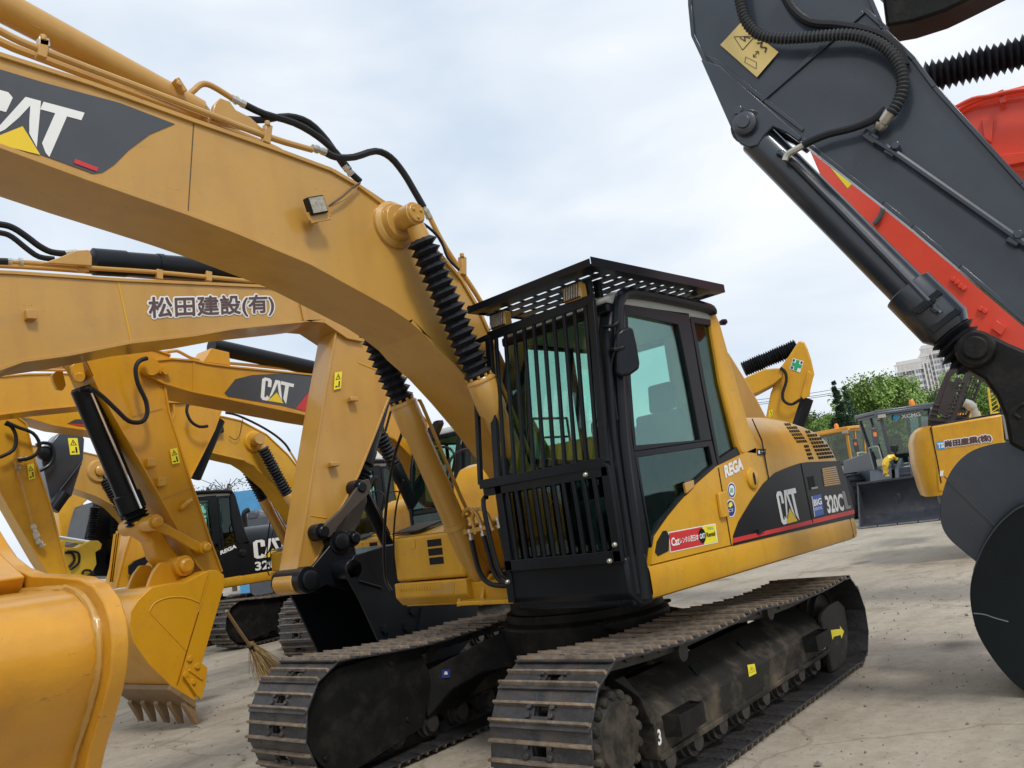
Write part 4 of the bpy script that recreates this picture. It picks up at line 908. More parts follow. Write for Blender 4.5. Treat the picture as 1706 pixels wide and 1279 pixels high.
def local_dec(root, quad_, kind, txt=None, m_=WHT, bold=.03):
    q = [WM[root.name] @ V(p) for p in quad_]
    if kind == 'cat': catlogo(q, root, name='logo_lettering')
    elif kind == 'text': lettering(txt, q, m_, root, bold=bold)
    else: uvmesh(q, [(0, 0), (1, 0), (1, 1), (0, 1)], [(0, 1, 2, 3)]).build('side_sticker', m_, root, smooth=0)
for r in (m3, m4):
    P_ = [WM[r.name] @ V((x, 1.359, z)) for x, z in [(-.1, 1.26), (-.25, 1.42), (-.5, 1.58), (-.8, 1.68), (-1.1, 1.72), (-2.25, 1.72), (-2.4, 1.3), (-2.4, 1.26)]]
    M().prism(P_, (0, .001, 0)).build('side_sticker', DEC, r, smooth=0)
for r in (m3, m4, m5):
    local_dec(r, [(-.95, 1.362, 1.30), (-1.3, 1.362, 1.30), (-1.3, 1.362, 1.62), (-.95, 1.362, 1.62)] if r != m5 else [(-.75, 1.362, 1.52), (-1.65, 1.362, 1.52), (-1.65, 1.362, 1.90), (-.75, 1.362, 1.90)], 'cat')
    local_dec(r, [(-.02, 1.362, 1.70), (-.38, 1.362, 1.80), (-.38, 1.362, 1.88), (-.02, 1.362, 1.78)], 'text', 'REGA', bold=.05)
local_dec(m5, [(-.75, 1.362, 1.28), (-1.25, 1.362, 1.28), (-1.25, 1.362, 1.46), (-.75, 1.362, 1.46)], 'text', '320')
def cylinders(root, pin=(1.84, 3.6), base=(.66, 1.12), m=BYEL, belm=None, ys=(.42, -.42)):
    T = WM[root.name]
    for y in ys:
        a = T @ V((pin[0], y, pin[1])); b = T @ V((base[0], y, base[1])); d = (b - a).normalized(); ax = T.to_3x3() @ V((0, 1, 0))
        g = M(); g.lathe(a - ax * .08, a + ax * .08, [(0, .10), (1, .10)], 20); g.lathe(a + d * .07, a + d * .2, [(0, .06), (1, .07)], 14); r = g.build('cylinder_rod_eye', m, root)
        bellows(a + d * .18, a + d * 1.12, .08, .11, 17, 'bellows', r, 12)
        bb = barrel(a + d * 1.12, b, .088, 'cylinder_barrel', root, m)
        u = d.cross(ax).normalized(); u = -u if u.x < 0 else u
        M().tube([a + d * 1.18 - u * .11, a + d * 1.4 - u * .12, b - d * .5 - u * .12], .013, 6, 2).build('cylinder_pipe', m, bb)
def boss(P_, x, y, parent, m, r=.2, out=.17):
    c = P_(x, y); g = M(); g.lathe(c - P_.n * .02, c + P_.n * .03, [(0, r), (.5, r * .97), (1, r * .85)], 28); g.lathe(c, c + P_.n * out, [(0, .1), (.8, .1), (1, .07)], 20)
    g.build('pin_boss', m, parent, bev=.003)
def warn(P_, q, parent, off=.003):
    c = P_.pts(q, off); a = uvmesh(c, [(0, 0), (1, 0), (1, 1), (0, 1)], [(0, 1, 2, 3)]).build('warning_sticker', YSTK, parent, smooth=0)
    c = P_.pts(q, off + .002)
    uvmesh(c, [(.5, .92), (.15, .56), (.85, .56), (.5, .84), (.26, .60), (.74, .60)], [(0, 1, 4, 3), (0, 3, 5, 2), (1, 2, 5, 4)]).build('sticker_symbol', DEC, a, smooth=0)
    uvmesh(c, [(.45, .66), (.55, .66), (.55, .76), (.45, .76), (.2, .12), (.5, .12), (.5, .2), (.2, .2), (.62, .10), (.8, .10), (.8, .45), (.62, .45)], [(0, 1, 2, 3), (4, 5, 6, 7), (8, 9, 10, 11)]).build('sticker_symbol', DEC, a, smooth=0)

# ---- M4 boom and stick
P4 = PY(-9.0)
b4 = beam([(10, 672), (100, 668), (200, 672), (300, 682), (372, 693), (402, 700), (445, 723), (481, 757), (499, 780), (525, 822), (550, 870), (575, 895)],
          [(10, 690), (47, 697), (92, 710), (156, 719), (250, 736), (344, 753), (370, 759), (408, 768), (432, 783), (460, 808), (485, 842), (505, 875), (545, 900)], P4, .5, 'boom', YEL, m4)
T4 = WM[m4.name]
cylinders(m4)
boss(P4, 424, 736, b4, YEL)
M().prism(P4.pts([(112, 706), (125, 699), (160, 698), (200, 703), (180, 712)], -.015), (0, .002, 0)).build('boom_sticker', GDEC, b4, smooth=0)
M().prism(P4.pts([(114, 706), (150, 708), (152, 712), (130, 710)], -.012), (0, .001, 0)).build('stripe', RED, b4, smooth=0)
hose([(376, 688), (395, 692), (430, 708), (458, 725), (475, 740), (483, 752)], PY(-9.1), .022, 'hydraulic_hose', b4)
hose([(483, 752), (500, 780), (520, 815)], PY(-9.1), .02, 'boom_pipe', b4, BYEL)
M().par(P4(370, 722, .0), V((.13, 0, 0)), V((0, .08, 0)), V((0, 0, .10))).build('boom_lamp', BLK, b4, bev=.01)
hose([(382, 727), (392, 733), (399, 725), (403, 705), (405, 697)], P4, .006, 'cable', b4, m=RUB, off=.03)
st4 = beam([(-70, 660), (25, 690), (45, 705), (58, 760), (89, 853), (106, 922), (118, 968)], [(-70, 790), (-45, 760), (-20, 770), (2, 824), (34, 880), (64, 932), (90, 972)], PY(-8.95), .4, 'stick', YEL, m4)
P_ = PY(-8.95); warn(P_, [(48, 800), (59, 797), (56, 772), (45, 775)], st4)
hose([(8, 706), (20, 712), (27, 730), (22, 750), (0, 762)], P_, .026, 'hydraulic_hose', st4, off=.1); hose([(10, 703), (30, 712), (55, 722), (66, 740), (62, 755), (48, 764), (30, 767)], P_, .026, 'hydraulic_hose', st4, off=.14)
hose([(24, 768), (28, 780), (42, 830), (56, 880), (58, 890)], P_, .02, 'stick_pipe', st4, BYEL, off=.05); g = M()
for a, b in (((45, 764), (30, 767)), ((55, 874), (62, 895)), ((60, 893), (66, 905)), ((67, 903), (72, 910)), ((24, 778), (34, 780))): g.lathe(P_(*a, .07), P_(*b, .07), [(0, .04), (.3, .04), (.35, .03), (.6, .03), (.65, .045), (1, .045)], 8)
g.build('hose_fitting', ZINC, st4)

# ---- M3 boom, stick, bucket
c6, s6 = math.cos(math.radians(6)), math.sin(math.radians(6)); N3 = V((-s6, c6, 0)); C3 = V((-3.35, -5.3, 0))
P3 = Plane(C3 + N3 * .25, N3); PS3 = Plane(C3 + N3 * .22, N3)
b3 = beam([(236, 607), (248, 600), (286, 596), (323, 599), (345, 604), (381, 609), (520, 623), (600, 634), (660, 656), (695, 682), (716, 703), (735, 745), (755, 800), (785, 850)],
          [(236, 618), (248, 628), (272, 639), (300, 648), (321, 654), (336, 657), (513, 693), (560, 701), (625, 718), (648, 727), (665, 737), (684, 757), (706, 802), (745, 868)], P3, .5, 'boom', OYEL, m3)
cylinders(m3, m=BLK)
M().prism(P3.pts([(374, 655), (392, 632), (420, 625), (480, 622), (520, 625), (560, 632), (530, 685), (513, 687), (470, 676), (380, 661)], -.015), N3 * .002).build('boom_sticker', GDEC, b3, smooth=0)
M().prism(P3.pts([(493, 681), (520, 646), (535, 650), (513, 687)], -.012), N3 * .002).build('stripe', RED, b3, smooth=0)
catlogo(P3.pts([(434, 666), (484, 674), (490, 640), (437, 628)], -.010), b3)
M().prism(P3.pts([(321, 600), (325, 599), (325, 655), (321, 654)], -.016), N3 * .004).build('weld_seam', OYEL, b3)
g = M(); g.prism(P3.pts([(243, 606), (262, 607), (278, 620), (274, 627), (262, 622), (243, 618), (240, 612)], .0), N3 * .02); g.build('pin_keeper', OYEL, b3, bev=.004)
g = M(); c = P3(248, 612); g.lathe(c, c + N3 * .05, [(0, .11), (1, .10)], 24); c = P3(273, 619); g.bolt(c, N3, .05, .05); g.build('stick_pin', OYEL, b3)
g = M(); g.prism(P3.pts([(338, 603), (352, 580), (382, 587), (384, 609)], -.1), -N3 * .3); g.build('cylinder_lug', OYEL, b3, bev=.006)
g = M(); g.tube(Plane(C3, N3).pts([(240, 597), (262, 590), (290, 585), (300, 587), (330, 600), (400, 607), (520, 619)]), .02); g.build('boom_pipe', BYEL, b3)
g = M(); a = Plane(C3, N3)(352, 577); b = Plane(C3, N3)(560, 622); g.lathe(a, b, [(0, .10), (1, .10)], 24); g.build('stick_cylinder', BLK, b3)
st3 = beam([(100, 560), (200, 560), (285, 590), (276, 640), (284, 687), (300, 737), (317, 794), (336, 848), (352, 898), (372, 952)], [(100, 575), (130, 580), (144, 605), (164, 649), (200, 712), (239, 780), (268, 832), (297, 884), (328, 942), (345, 960)], PS3, .44, 'stick', OYEL, m3)
Q = Plane(C3 + N3 * .24, N3)
hose([(245, 597), (232, 602), (226, 615), (230, 640), (243, 668), (245, 690), (236, 703), (215, 702), (195, 684), (172, 662), (152, 647)], Plane(C3 + N3 * .38, N3), .024, 'hydraulic_hose', st3)
warn(PS3, [(287, 774), (300, 771), (295, 746), (283, 749)], st3)
g = M()
for x, y in ((247, 772), (265, 804)): c = PS3(x, y); g.box(c - V((.06, 0, .05)), c + V((.03, .07, .05)))
g.tube([PS3(304, 846, .0), PS3(304, 846, .05), PS3(316, 835, .05), PS3(316, 835, 0)], .03); g.build('hose_bracket', OYEL, st3, bev=.01)
M().prism(PS3.pts([(221, 693), (270, 680), (271, 681.5), (222, 694.5)], -.015), N3 * .003).build('weld_seam', BYEL, st3, smooth=0)
M().prism(PS3.pts([(271, 831), (322, 812), (322, 813.5), (271, 832.5)], -.015), N3 * .003).build('weld_seam', BYEL, st3, smooth=0)
P0_ = Plane(C3, N3)
g = M()
for o in (0, -.44): g.prism(Plane(C3 + N3 * .2, N3).sh([(119, 610), (128, 602), (138, 604), (143, 628), (138, 636), (128, 634), (122, 622)], o), -N3 * .05)
g.cyl(PS3(133, 629, .05), PS3(133, 629, -.5), .05, n=16); g.build('cylinder_lug', OYEL, st3, bev=.006)
a = P0_(136, 645); b = P0_(222, 850); d = (b - a).normalized(); g = M(); g.lathe(a, b, [(0, .10), (.02, .12), (.3, .12), (.31, .115), (.86, .115), (.87, .14), (1, .14)], 22); bc = g.build('bucket_cylinder', BLK, m3)
bellows(b, b + d * .16, .10, .14, 4, 'bellows', bc, 12); M().tube([a + N3 * .14 + d * .1, a + N3 * .15 + d * .8, b + N3 * .16], .014).build('cylinder_pipe', CHR, bc)
hose([(132, 650), (150, 647)], Plane(C3 + N3 * .15, N3), .02, 'hydraulic_hose', bc)
lk = M()
for o in (0, -.52):
    lk.prism(Plane(C3 + N3 * .30, N3).sh([(250, 861), (260, 860), (272, 870), (300, 886), (330, 902), (345, 906), (347, 917), (338, 922), (325, 918), (290, 896), (262, 884), (250, 878)], o), -N3 * .04)
lk.build('tipping_link', OYEL, m3, bev=.008)
lk = M()
lk.prism(Plane(C3 + N3 * .12, N3).pts([(225, 870), (245, 860), (260, 874), (282, 905), (305, 935), (300, 950), (275, 945), (262, 930), (252, 900), (235, 890)]), -N3 * .24); lk.build('power_link', OYEL, m3, bev=.02)
g = M()
for x, y, r in ((258, 871, .085), (340, 913, .07), (306, 943, .11)):
    c = Plane(C3 + N3 * .31, N3)(x, y); g.lathe(c - N3 * .62, c + N3 * .03, [(0, r), (1, r)], 20); g.lathe(c, c + N3 * .09, [(0, r * .7), (.8, r * .7), (1, r * .5)], 16)
g.build('linkage_pin', OYEL, m3, bev=.004)
PB3 = Plane(C3 + N3 * .60, N3)
sideo = [(349, 950), (362, 950), (373, 958), (375, 972), (336, 1107), (325, 1168), (284, 1142), (248, 1107), (223, 1071), (216, 1043), (218, 1020), (230, 1000), (253, 979), (289, 971), (307, 971), (325, 962)]
bk = M(); bk.prism(PB3.pts(sideo), -N3 * .03); bk.prism(PB3.sh(sideo, -1.14), -N3 * .03)
shell = [(349, 950), (325, 962), (307, 971), (289, 971), (253, 979), (230, 1000), (218, 1020), (216, 1043), (223, 1071), (248, 1107), (284, 1142), (325, 1168)]
so = PB3.pts(shell, -.03); cen = PB3(300, 1040, -.03); bk.prism(so + [p.lerp(cen, .05) for p in so][::-1], -N3 * 1.11)
bko = bk.build('bucket', OYEL, m3, bev=.004)
g = M(); g.ring(PB3.pts([(348, 952), (350, 957), (312, 1084), (298, 1140), (294, 1140), (308, 1083), (344, 952)][:3] + [(294, 1141)], .001), PB3.pts([(346, 955), (347, 958), (310, 1083), (296, 1138)], .001), N3 * .006)
g.prism(PB3.pts([(248, 1020), (249.5, 1019), (311, 1083), (309.5, 1085)], .0), N3 * .006); g.tube(PB3.pts([(249, 1019), (258, 1005), (280, 996), (310, 996), (336, 1006)]), .008); g.build('side_rib', OYEL, bko, bev=.002)
g = M(); g.prism(PB3.pts([(312, 1094), (318, 1092), (343, 1113), (340, 1140), (333, 1166), (326, 1160), (305, 1128), (304, 1122)]), N3 * .03)
for x, y in ((315, 1098), (328, 1110), (308, 1124), (321, 1136)): g.bolt(PB3(x, y, .03), N3, .03, .02)
g.bar(PB3(315, 1116, .035), PB3(337, 1132, .035), .02, .02); g.bar(PB3(309, 1128, .035), PB3(330, 1160, .035), .02, .02); g.build('side_cutter', OYEL, bko, bev=.003)
lip = mat('worn_bucket_lip', (.28, .18, .09), .55, metal=.3, var=.3, scale=6, bump=.3, dirt=(.15, .09, .05), dirtamt=.6)
g = M(); g.prism(PB3.pts([(284, 1141), (325, 1168), (328, 1178), (322, 1178), (283, 1150)]), -N3 * 1.17)
for k in range(5):
    o = -.02 - k * .265; g.prism(PB3.sh([(313, 1164), (326, 1172), (331, 1192), (333, 1207), (329, 1208), (321, 1194), (310, 1176)], o), -N3 * .085)
g.build('tooth_bar', lip, bko, bev=.006)
for k, w_ in enumerate(((250, 1120), (262, 1130), (236, 1098))):
    pass
g = M()
for o in (-.34, -.74): g.prism(PB3.sh([(274, 978), (280, 960), (285, 948), (296, 933), (312, 933), (322, 945), (335, 952), (350, 952), (330, 966), (300, 976)], o), -N3 * .05)
g.build('bucket_ear', OYEL, bko, bev=.008)

# ---- M5 boom
P5 = PY(-12.65)
b5 = beam([(20, 738), (60, 742), (100, 746), (142, 753), (172, 760), (200, 776), (228, 803), (255, 840), (290, 885), (345, 920)], [(20, 800), (60, 806), (100, 810), (126, 815), (160, 827), (189, 842), (212, 865), (235, 900), (270, 925), (320, 935)], P5, .5, 'boom', BYEL, m5)
T5 = WM[m5.name]; a_ = T5.inverted() @ P5(166, 785)
cylinders(m5, pin=(a_.x, a_.z), m=BLK, ys=(.42,)); boss(P5, 166, 785, b5, BYEL, .24, .1)

# ---- machines facing the other way (bodies out of the picture on the left): boom, stick, bucket
m2 = thing('excavator', (3.5, -3.2, 0), 'long tan boom with Japanese lettering carrying a stick and a big black bucket', 'excavator', 'crawler excavators parked in the yard')
P2 = PY(-2.95)
b2 = beam([(8.95, -2.95, 2.1), (8.3, -2.95, 3.1), (7.3, -2.95, 4.15), (6.2, -2.95, 4.75), (5.2, -2.95, 4.85), (4.4, -2.95, 4.55), (-60, 450), (0, 450), (23, 451), (110, 457), (195, 463), (320, 469), (450, 475), (500, 487), (545, 500), (585, 520), (610, 540)],
          [(8.6, -2.95, 1.75), (7.75, -2.95, 2.7), (6.9, -2.95, 3.35), (6.0, -2.95, 3.6), (5.1, -2.95, 3.62), (4.3, -2.95, 3.5), (-60, 655), (0, 618), (39, 604), (113, 594), (219, 573), (324, 561), (391, 549), (500, 538), (540, 533), (580, 560), (605, 565)], P2, .5, 'boom', BYEL, m2, fl=.03)
M().prism(P2.pts([(194, 463), (197, 463), (221, 573), (218, 573)], -.0165), (0, .003, 0)).build('weld_seam', YEL, b2, smooth=0)
q = P2.pts([(249, 535), (456, 525), (455, 491), (247, 496)], -.014)
def thick_text(txt, q, m_, parent, d, n, y0, nrm, name='lettering'):
    vs, fs = text2d(txt); g = M(); ux = (q[1] - q[0]).normalized(); uy = (q[3] - q[0]).normalized()
    n = n * 2
    for k in range(n):
        a = 2 * math.pi * k / n; g.add([bil(q, u, w_) + ux * d * math.cos(a) + uy * d * math.sin(a) + nrm * (y0 + k * .0002) for u, w_ in vs], fs)
    return g.build(name, m_, parent, smooth=0)
thick_text('松田建設(有)', q, WHT, b2, .020, 8, 0, V((0, 1, 0))); thick_text('松田建設(有)', q, BRN, b2, .005, 6, .006, V((0, 1, 0)))
g = M(); g.prism(P2.pts([(495, 489), (503, 492), (512, 534), (505, 536)], -.016), (0, .02, 0)); g.build('stiffener', BYEL, b2)
c = P2(50, 526); g = M(); g.box(c - V((.04, .02, .04)), c + V((.04, .05, .04))); g.build('mounting_boss', BYEL, b2, bev=.006)
Pb = PY(-3.1); Pc = PY(-3.3)
g = M(); g.tube(Pb.pts([(-60, 437), (0, 436), (60, 439), (140, 446), (250, 453), (350, 462), (450, 472)]), .022, 10); g.tube(Pc.pts([(-60, 445), (0, 443), (140, 452), (350, 470), (470, 478)]), .022, 10); g.build('boom_pipe', BYEL, b2)
g = M()
for x, y in ((136, 446), (347, 461), (265, 458)): g.bar(Pb(x, y - 8), Pb(x, y + 8), .06, .05, (0, 1, 0))
g.build('pipe_clamp', BYEL, b2, bev=.005)
hose([(-40, 372), (0, 374), (22, 380), (45, 395), (65, 410), (85, 420), (108, 423)], Pc, .03, 'hydraulic_hose', b2); hose([(-40, 385), (0, 388), (20, 395), (45, 415), (65, 428), (90, 432)], Pc, .026, 'hydraulic_hose', b2); hose([(-60, 433), (-20, 435), (14, 436)], Pb, .03, 'hydraulic_hose', b2)
g = M(); g.lathe(Pb(12, 436), Pb(38, 437), [(0, .03), (.3, .03), (.35, .022), (.7, .022), (.75, .035), (1, .035)], 10); g.lathe(Pc(108, 423), Pc(128, 421), [(0, .03), (1, .03)], 10); g.build('hose_fitting', ZINC, b2)
for o in (.05, -.35):
    P_ = PY(-3.1 + o * .7); g = M(); g.prism(P_.pts([(70, 441), (100, 430), (125, 420), (145, 419), (150, 430), (150, 446)]), (0, .05, 0)); g.build('cylinder_lug', BYEL, b2, bev=.008)
a = PY(-3.2)(152, 436); b = PY(-3.2)(640, 470); g = M(); g.lathe(a, b, [(0, .10), (.005, .125), (.09, .125), (.091, .115), (1, .115)], 24); g.ring([a + (b - a).normalized() * .6 + V((0, .125 * math.cos(i * .5), .125 * math.sin(i * .5))) for i in range(13)], [a + (b - a).normalized() * .6 + V((0, .1 * math.cos(i * .5), .1 * math.sin(i * .5))) for i in range(13)], (b - a).normalized() * .05)
g.build('stick_cylinder', BLK, b2)
PS2 = PY(-2.98)
st2 = beam([(563, 530), (556, 570), (540, 660), (522, 770), (506, 875), (493, 958)][::1], [(745, 520), (700, 600), (655, 650), (628, 720), (600, 790), (575, 840), (552, 885), (534, 925), (512, 970)], PS2, .33, 'stick', BYEL, m2)
g = M(); c0 = PS2(500, 970); g.lathe(V((c0.x, -2.97, c0.z)), V((c0.x, -3.32, c0.z)), [(0, .115), (1, .115)], 28); g.build('stick_end', BYEL, st2, bev=.01)
warn(PS2, [(556, 650), (568, 647), (570, 619), (558, 621)], st2)
g = M()
for x, y in ((585, 666), (553, 774)): c = PS2(x, y); g.box(c - V((.05, 0, .03)), c + V((.05, .07, .02)))
g.build('hose_bracket', BYEL, st2, bev=.01); g = M(); g.prism(PS2.pts([(518, 858), (545, 862), (545, 864), (518, 860)], -.016), (0, .004, 0)); g.prism(PS2.pts([(597, 603), (640, 620), (640, 622), (597, 605)], -.016), (0, .004, 0)); g.build('weld_seam', YEL, st2, smooth=0)
Pm = PY(-3.2); a = Pm(668, 560); b = Pm(600, 800); d = (b - a).normalized(); g = M(); g.lathe(a, b, [(0, .09), (.8, .09), (.81, .10), (.9, .10), (.91, .06), (1, .06)], 20); g.tube([a + V((-.12, .06, 0)), b + V((-.12, .06, 0)) - d * .6], .014); rc = g.build('bucket_cylinder', BLK, m2)
bellows(b - d * .12, b + d * .08, .08, .11, 4, 'bellows', rc, 10)
SPLIT.add('link_pin')
DKB = mat('brown_steel_link', (.07, .055, .045), .5, metal=.3, var=.25, bump=.2)
g = M()
for o in (.06, -.46): g.prism(PY(-2.93).sh([(527, 882), (533, 875), (560, 850), (585, 815), (593, 803), (605, 800), (610, 812), (605, 825), (585, 845), (565, 865), (548, 888), (540, 897), (530, 895)], o), (0, .04, 0))
g.build('tipping_link', DKB, m2, bev=.006)
g = M(); g.prism(PY(-3.0).pts([(590, 808), (610, 812), (612, 835), (600, 870), (582, 900), (570, 905), (562, 895), (580, 860)]), (0, -.34, 0)); g.build('power_link', DKB, m2, bev=.01)
g = M()
for x, y, r in ((537, 886, .085), (600, 812, .085), (567, 903, .12), (515, 966, .13), (590, 897, .08)):
    c = PY(-2.86)(x, y); g.lathe(c - V((0, .50, 0)), c, [(0, r), (1, r)], 24); g.lathe(c, c + V((0, .05, 0)), [(0, r * .7), (.8, r * .7), (1, r * .55)], 20)
g.build('linkage_pin', BLK, m2, bev=.005)
PK = PY(-2.62); sd2 = [(563, 975), (578, 950), (590, 926), (637, 911), (705, 900), (770, 925), (800, 990), (790, 1060), (740, 1120), (668, 1150), (650, 1110), (629, 1063), (600, 1000), (579, 962)]
g = M(); g.prism(PK.pts(sd2[1:]), (0, -.035, 0)); g.prism(PK.sh(sd2[1:], -1.18), (0, -.035, 0))
so = PK.pts(sd2[1:10], -.035); cen = PK(690, 1020, -.035); g.prism(so + [p.lerp(cen, .05) for p in so][::-1], (0, -1.15, 0)); bk2 = g.build('bucket', BLK, m2, bev=.006)
g = M()
for o in (-.30, -.82): g.prism(PY(-2.92).sh([(500, 985), (503, 960), (520, 940), (545, 910), (556, 888), (572, 885), (584, 895), (590, 925), (600, 945), (580, 985), (540, 975), (520, 985)], o + .3), (0, .045, 0))
g.lathe(PK(590, 948), PK(590, 948) + V((0, -1.15, 0)), [(0, .10), (1, .10)], 20); g.build('bucket_ear', BLK, bk2, bev=.01)
g = M()
for x, y in ((686, 1018), (676, 1045), (640, 1048)): g.bolt(PK(x, y), (0, 1, 0), .045, .03)
g.tube(PK.pts([(598, 968), (632, 978), (636, 981)], .01), .01); g.prism(PK.pts([(700, 1012), (712, 1010), (700, 1060), (694, 1050)]), (0, .03, 0)); g.build('side_cutter', BLK, bk2)
m6 = thing('excavator', (1.5, -7.9, 0), 'orange-yellow boom at the left picture edge, its stick behind the yellow bucket', 'excavator', 'crawler excavators parked in the yard')
P6 = PY(-7.65); b6 = beam([(7.9, -7.65, 2.1), (7.2, -7.65, 3.2), (6.2, -7.65, 4.3), (5.1, -7.65, 4.9), (4.0, -7.65, 4.95), (-80, 628), (0, 626), (47, 622), (109, 621), (200, 628), (300, 632), (345, 640)], [(7.6, -7.65, 1.75), (6.7, -7.65, 2.9), (5.8, -7.65, 3.6), (4.9, -7.65, 3.95), (3.9, -7.65, 4.05), (-80, 708), (0, 692), (60, 684), (133, 677), (220, 668), (300, 672), (340, 668)], P6, .5, 'boom', OYEL, m6)
g = M(); g.tube(PY(-7.8).pts([(-60, 612), (0, 612), (110, 612), (200, 618)]), .022); g.tube(PY(-7.95).pts([(-60, 616), (110, 617), (200, 622)]), .022); g.build('boom_pipe', BYEL, b6)
P_ = PY(-7.67)
s6_ = beam([(376, 640), (373, 676), (359, 716), (340, 755), (317, 800), (290, 860), (262, 925), (240, 975)], [(285, 630), (290, 690), (270, 750), (250, 800), (228, 855), (206, 925), (192, 980)], P_, .42, 'stick', OYEL, m6)
g = M(); a = PY(-7.9)(362, 700); b = PY(-7.9)(322, 795); g.lathe(a, b, [(0, .12), (1, .12)], 18); c = g.build('bucket_cylinder', BLK, m6)
hose([(314, 672), (311, 685), (318, 702), (332, 711), (346, 710)], PY(-7.5), .024, 'hydraulic_hose', m6)
g = M()
for o in (0, -.5): g.prism(PY(-7.6).sh([(213, 943), (222, 935), (240, 928), (262, 918), (268, 930), (248, 945), (236, 965), (222, 962), (213, 956)], o), (0, .04, 0))
g.build('tipping_link', BLK, m6, bev=.005)
g = M()
for k in range(3): g.bar(PY(-7.64)(200 - k * 4, 880 + k * 5), PY(-7.64)(188 - k * 3, 970), .02, .04)
g.build('wear_strip', OYEL, s6_)
# further arms in the gap
t = thing('excavator', (-4, -13.5, 0), 'dark grey stick with a yellow warning label in the gap at far left', 'excavator', 'crawler excavators parked in the yard')
P7 = PY(-11.2)
s7 = M().prism(P7.pts([(76, 796), (70, 770), (74, 750), (98, 722), (135, 720), (141, 732), (139, 765), (128, 800), (120, 826), (100, 842), (88, 845)]), (0, -.4, 0)).build('stick', DGR, t, bev=.02)
warn(P7, [(117, 758), (133, 757), (129, 730), (113, 730)], s7)
g = M(); c = P7(73, 756); g.lathe(c, c + V((0, .1, 0)), [(0, .12), (.8, .12), (1, .08)], 20); g.tube(P7.pts([(60, 742), (72, 738), (86, 742), (90, 760), (82, 775), (66, 785)], .12), .03); g.tube(P7.pts([(135, 772), (110, 805), (86, 835)], .05), .02); g.build('hydraulic_hose', BLK, t)
g = M(); g.lathe(P7(108, 822, .1), P7(88, 850, .1), [(0, .10), (1, .10)], 16); g.build('cylinder_barrel', BLK, t)
t = thing('excavator', (-6, -16, 0), 'tan curved arm standing behind the dark grey stick', 'excavator', 'crawler excavators parked in the yard')
M().prism(PY(-15.5).pts([(96, 852), (112, 822), (126, 820), (154, 826), (140, 838), (130, 855), (128, 880), (128, 930), (104, 930), (100, 880)]), (0, -.45, 0)).build('boom', YEL, t, bev=.02)
t = thing('wheel_loader', (-2.4, -12.9, 0), 'bright yellow loader lift arm with a chrome rod, under the dark grey stick', 'wheel loader')
P_ = PY(-10.6); M().prism(P_.pts([(105, 915), (130, 912), (150, 901), (164, 901), (170, 907), (168, 915), (159, 920), (161, 940), (155, 952), (142, 960), (112, 960)]), (0, -.35, 0)).build('arm_plate', BRY, t, bev=.01)
g = M(); g.lathe(PY(-10.8)(95, 896), PY(-10.8)(152, 905), [(0, .04), (1, .04)], 14); g.build('cylinder_rod', CHR, t)
hose([(108, 921), (120, 922), (124, 933), (115, 945)], P_, .02, 'hydraulic_hose', t, off=.03); hose([(112, 919), (130, 921), (131, 938), (118, 949)], P_, .02, 'hydraulic_hose', t, off=.05); hose([(137, 957), (140, 951), (150, 951), (156, 958)], P_, .02, 'hydraulic_hose', t, off=.05)
t = thing('parked_machine', (-6, -15, 0), 'dark machine cab with green glass behind the yellow lift arm', 'machine')
P_ = PY(-13.8)
M().prism(P_.pts([(140, 905), (150, 860), (158, 835), (172, 832), (200, 840), (215, 870), (215, 960), (150, 960), (160, 905)]), (0, -1.2, 0)).build('body', BLK, t, bev=.05)
M().prism(P_.pts([(178, 905), (185, 880), (196, 878), (194, 935), (176, 940)], .002), (0, .002, 0)).build('window_glass', GLD, t, smooth=0)
bellows(P_(158, 845, .2), P_(152, 900, .2), .07, .10, 14, 'bellows', t); bellows(P_(193, 855, .2), P_(190, 895, .2), .07, .10, 10, 'bellows', t)
t = thing('steel_post', tuple(PY(-20)(138, 905).xy) + (0,), 'slim grey steel post in the white gap at far left', 'post')
M().bar(PY(-20)(133, 835), V((PY(-20)(142, 905).x, -20, 0)), .12, .12).build('post', GREY, t)

for r_, (cx, cy) in ((m2, (8.75, -3.2)), (m6, (7.7, -7.9))):
    WB = Matrix.Translation((cx, cy, 0)) @ Matrix.Rotation(math.pi, 4, 'Z'); inv = WM[r_.name].inverted()
    for o in UPC + UCK:
        c = o.copy(); sc.collection.objects.link(c); c.parent = r_; c.matrix_parent_inverse = inv @ WB
        for k in COMMON_SUB.get(o.name, []) + UCS.get(o.name, []):
            d = k.copy(); sc.collection.objects.link(d); d.parent = c
# ------------------------------------------------------------------ foreground bucket, lower left
FY = mat('worn_yellow_bucket_paint', (.58, .27, .012), .30, streak=.12, wear=(.20, .12, .07), var=.12, scale=1.6, coat=.35, bump=.35, dirt=(.30, .15, .05), dirtamt=.5, dscale=3.5)
fb = thing('excavator_bucket', (4.9, 1.4, .0), 'huge yellow bucket back filling the lower left corner close to the camera', 'bucket', 'excavator buckets')
X0 = 4.30; PF = Plane((X0, 0, 0), (1, 0, 0))
rim = [(-25, 820), (0, 882), (14, 905), (30, 928), (52, 945), (80, 955), (130, 957), (160, 960), (184, 972), (202, 997), (213, 1030), (217, 1070), (214, 1115), (205, 1155), (192, 1200), (178, 1245), (168, 1290), (150, 1400)]
R3 = PF.pts(rim); cen = PF(20, 1150)
inn = [PF(x, y) for x, y in [(-70, 850), (-20, 915), (-5, 935), (15, 955), (38, 975), (70, 985), (110, 985), (140, 990), (156, 1003), (168, 1028), (176, 1060), (178, 1090), (174, 1130), (166, 1170), (152, 1215), (136, 1260), (124, 1300), (100, 1400)]]
g = M(); g.prism(R3 + inn[::-1], (.045, 0, 0)); fbo = g.build('side_plate', FY, fb, bev=.006)
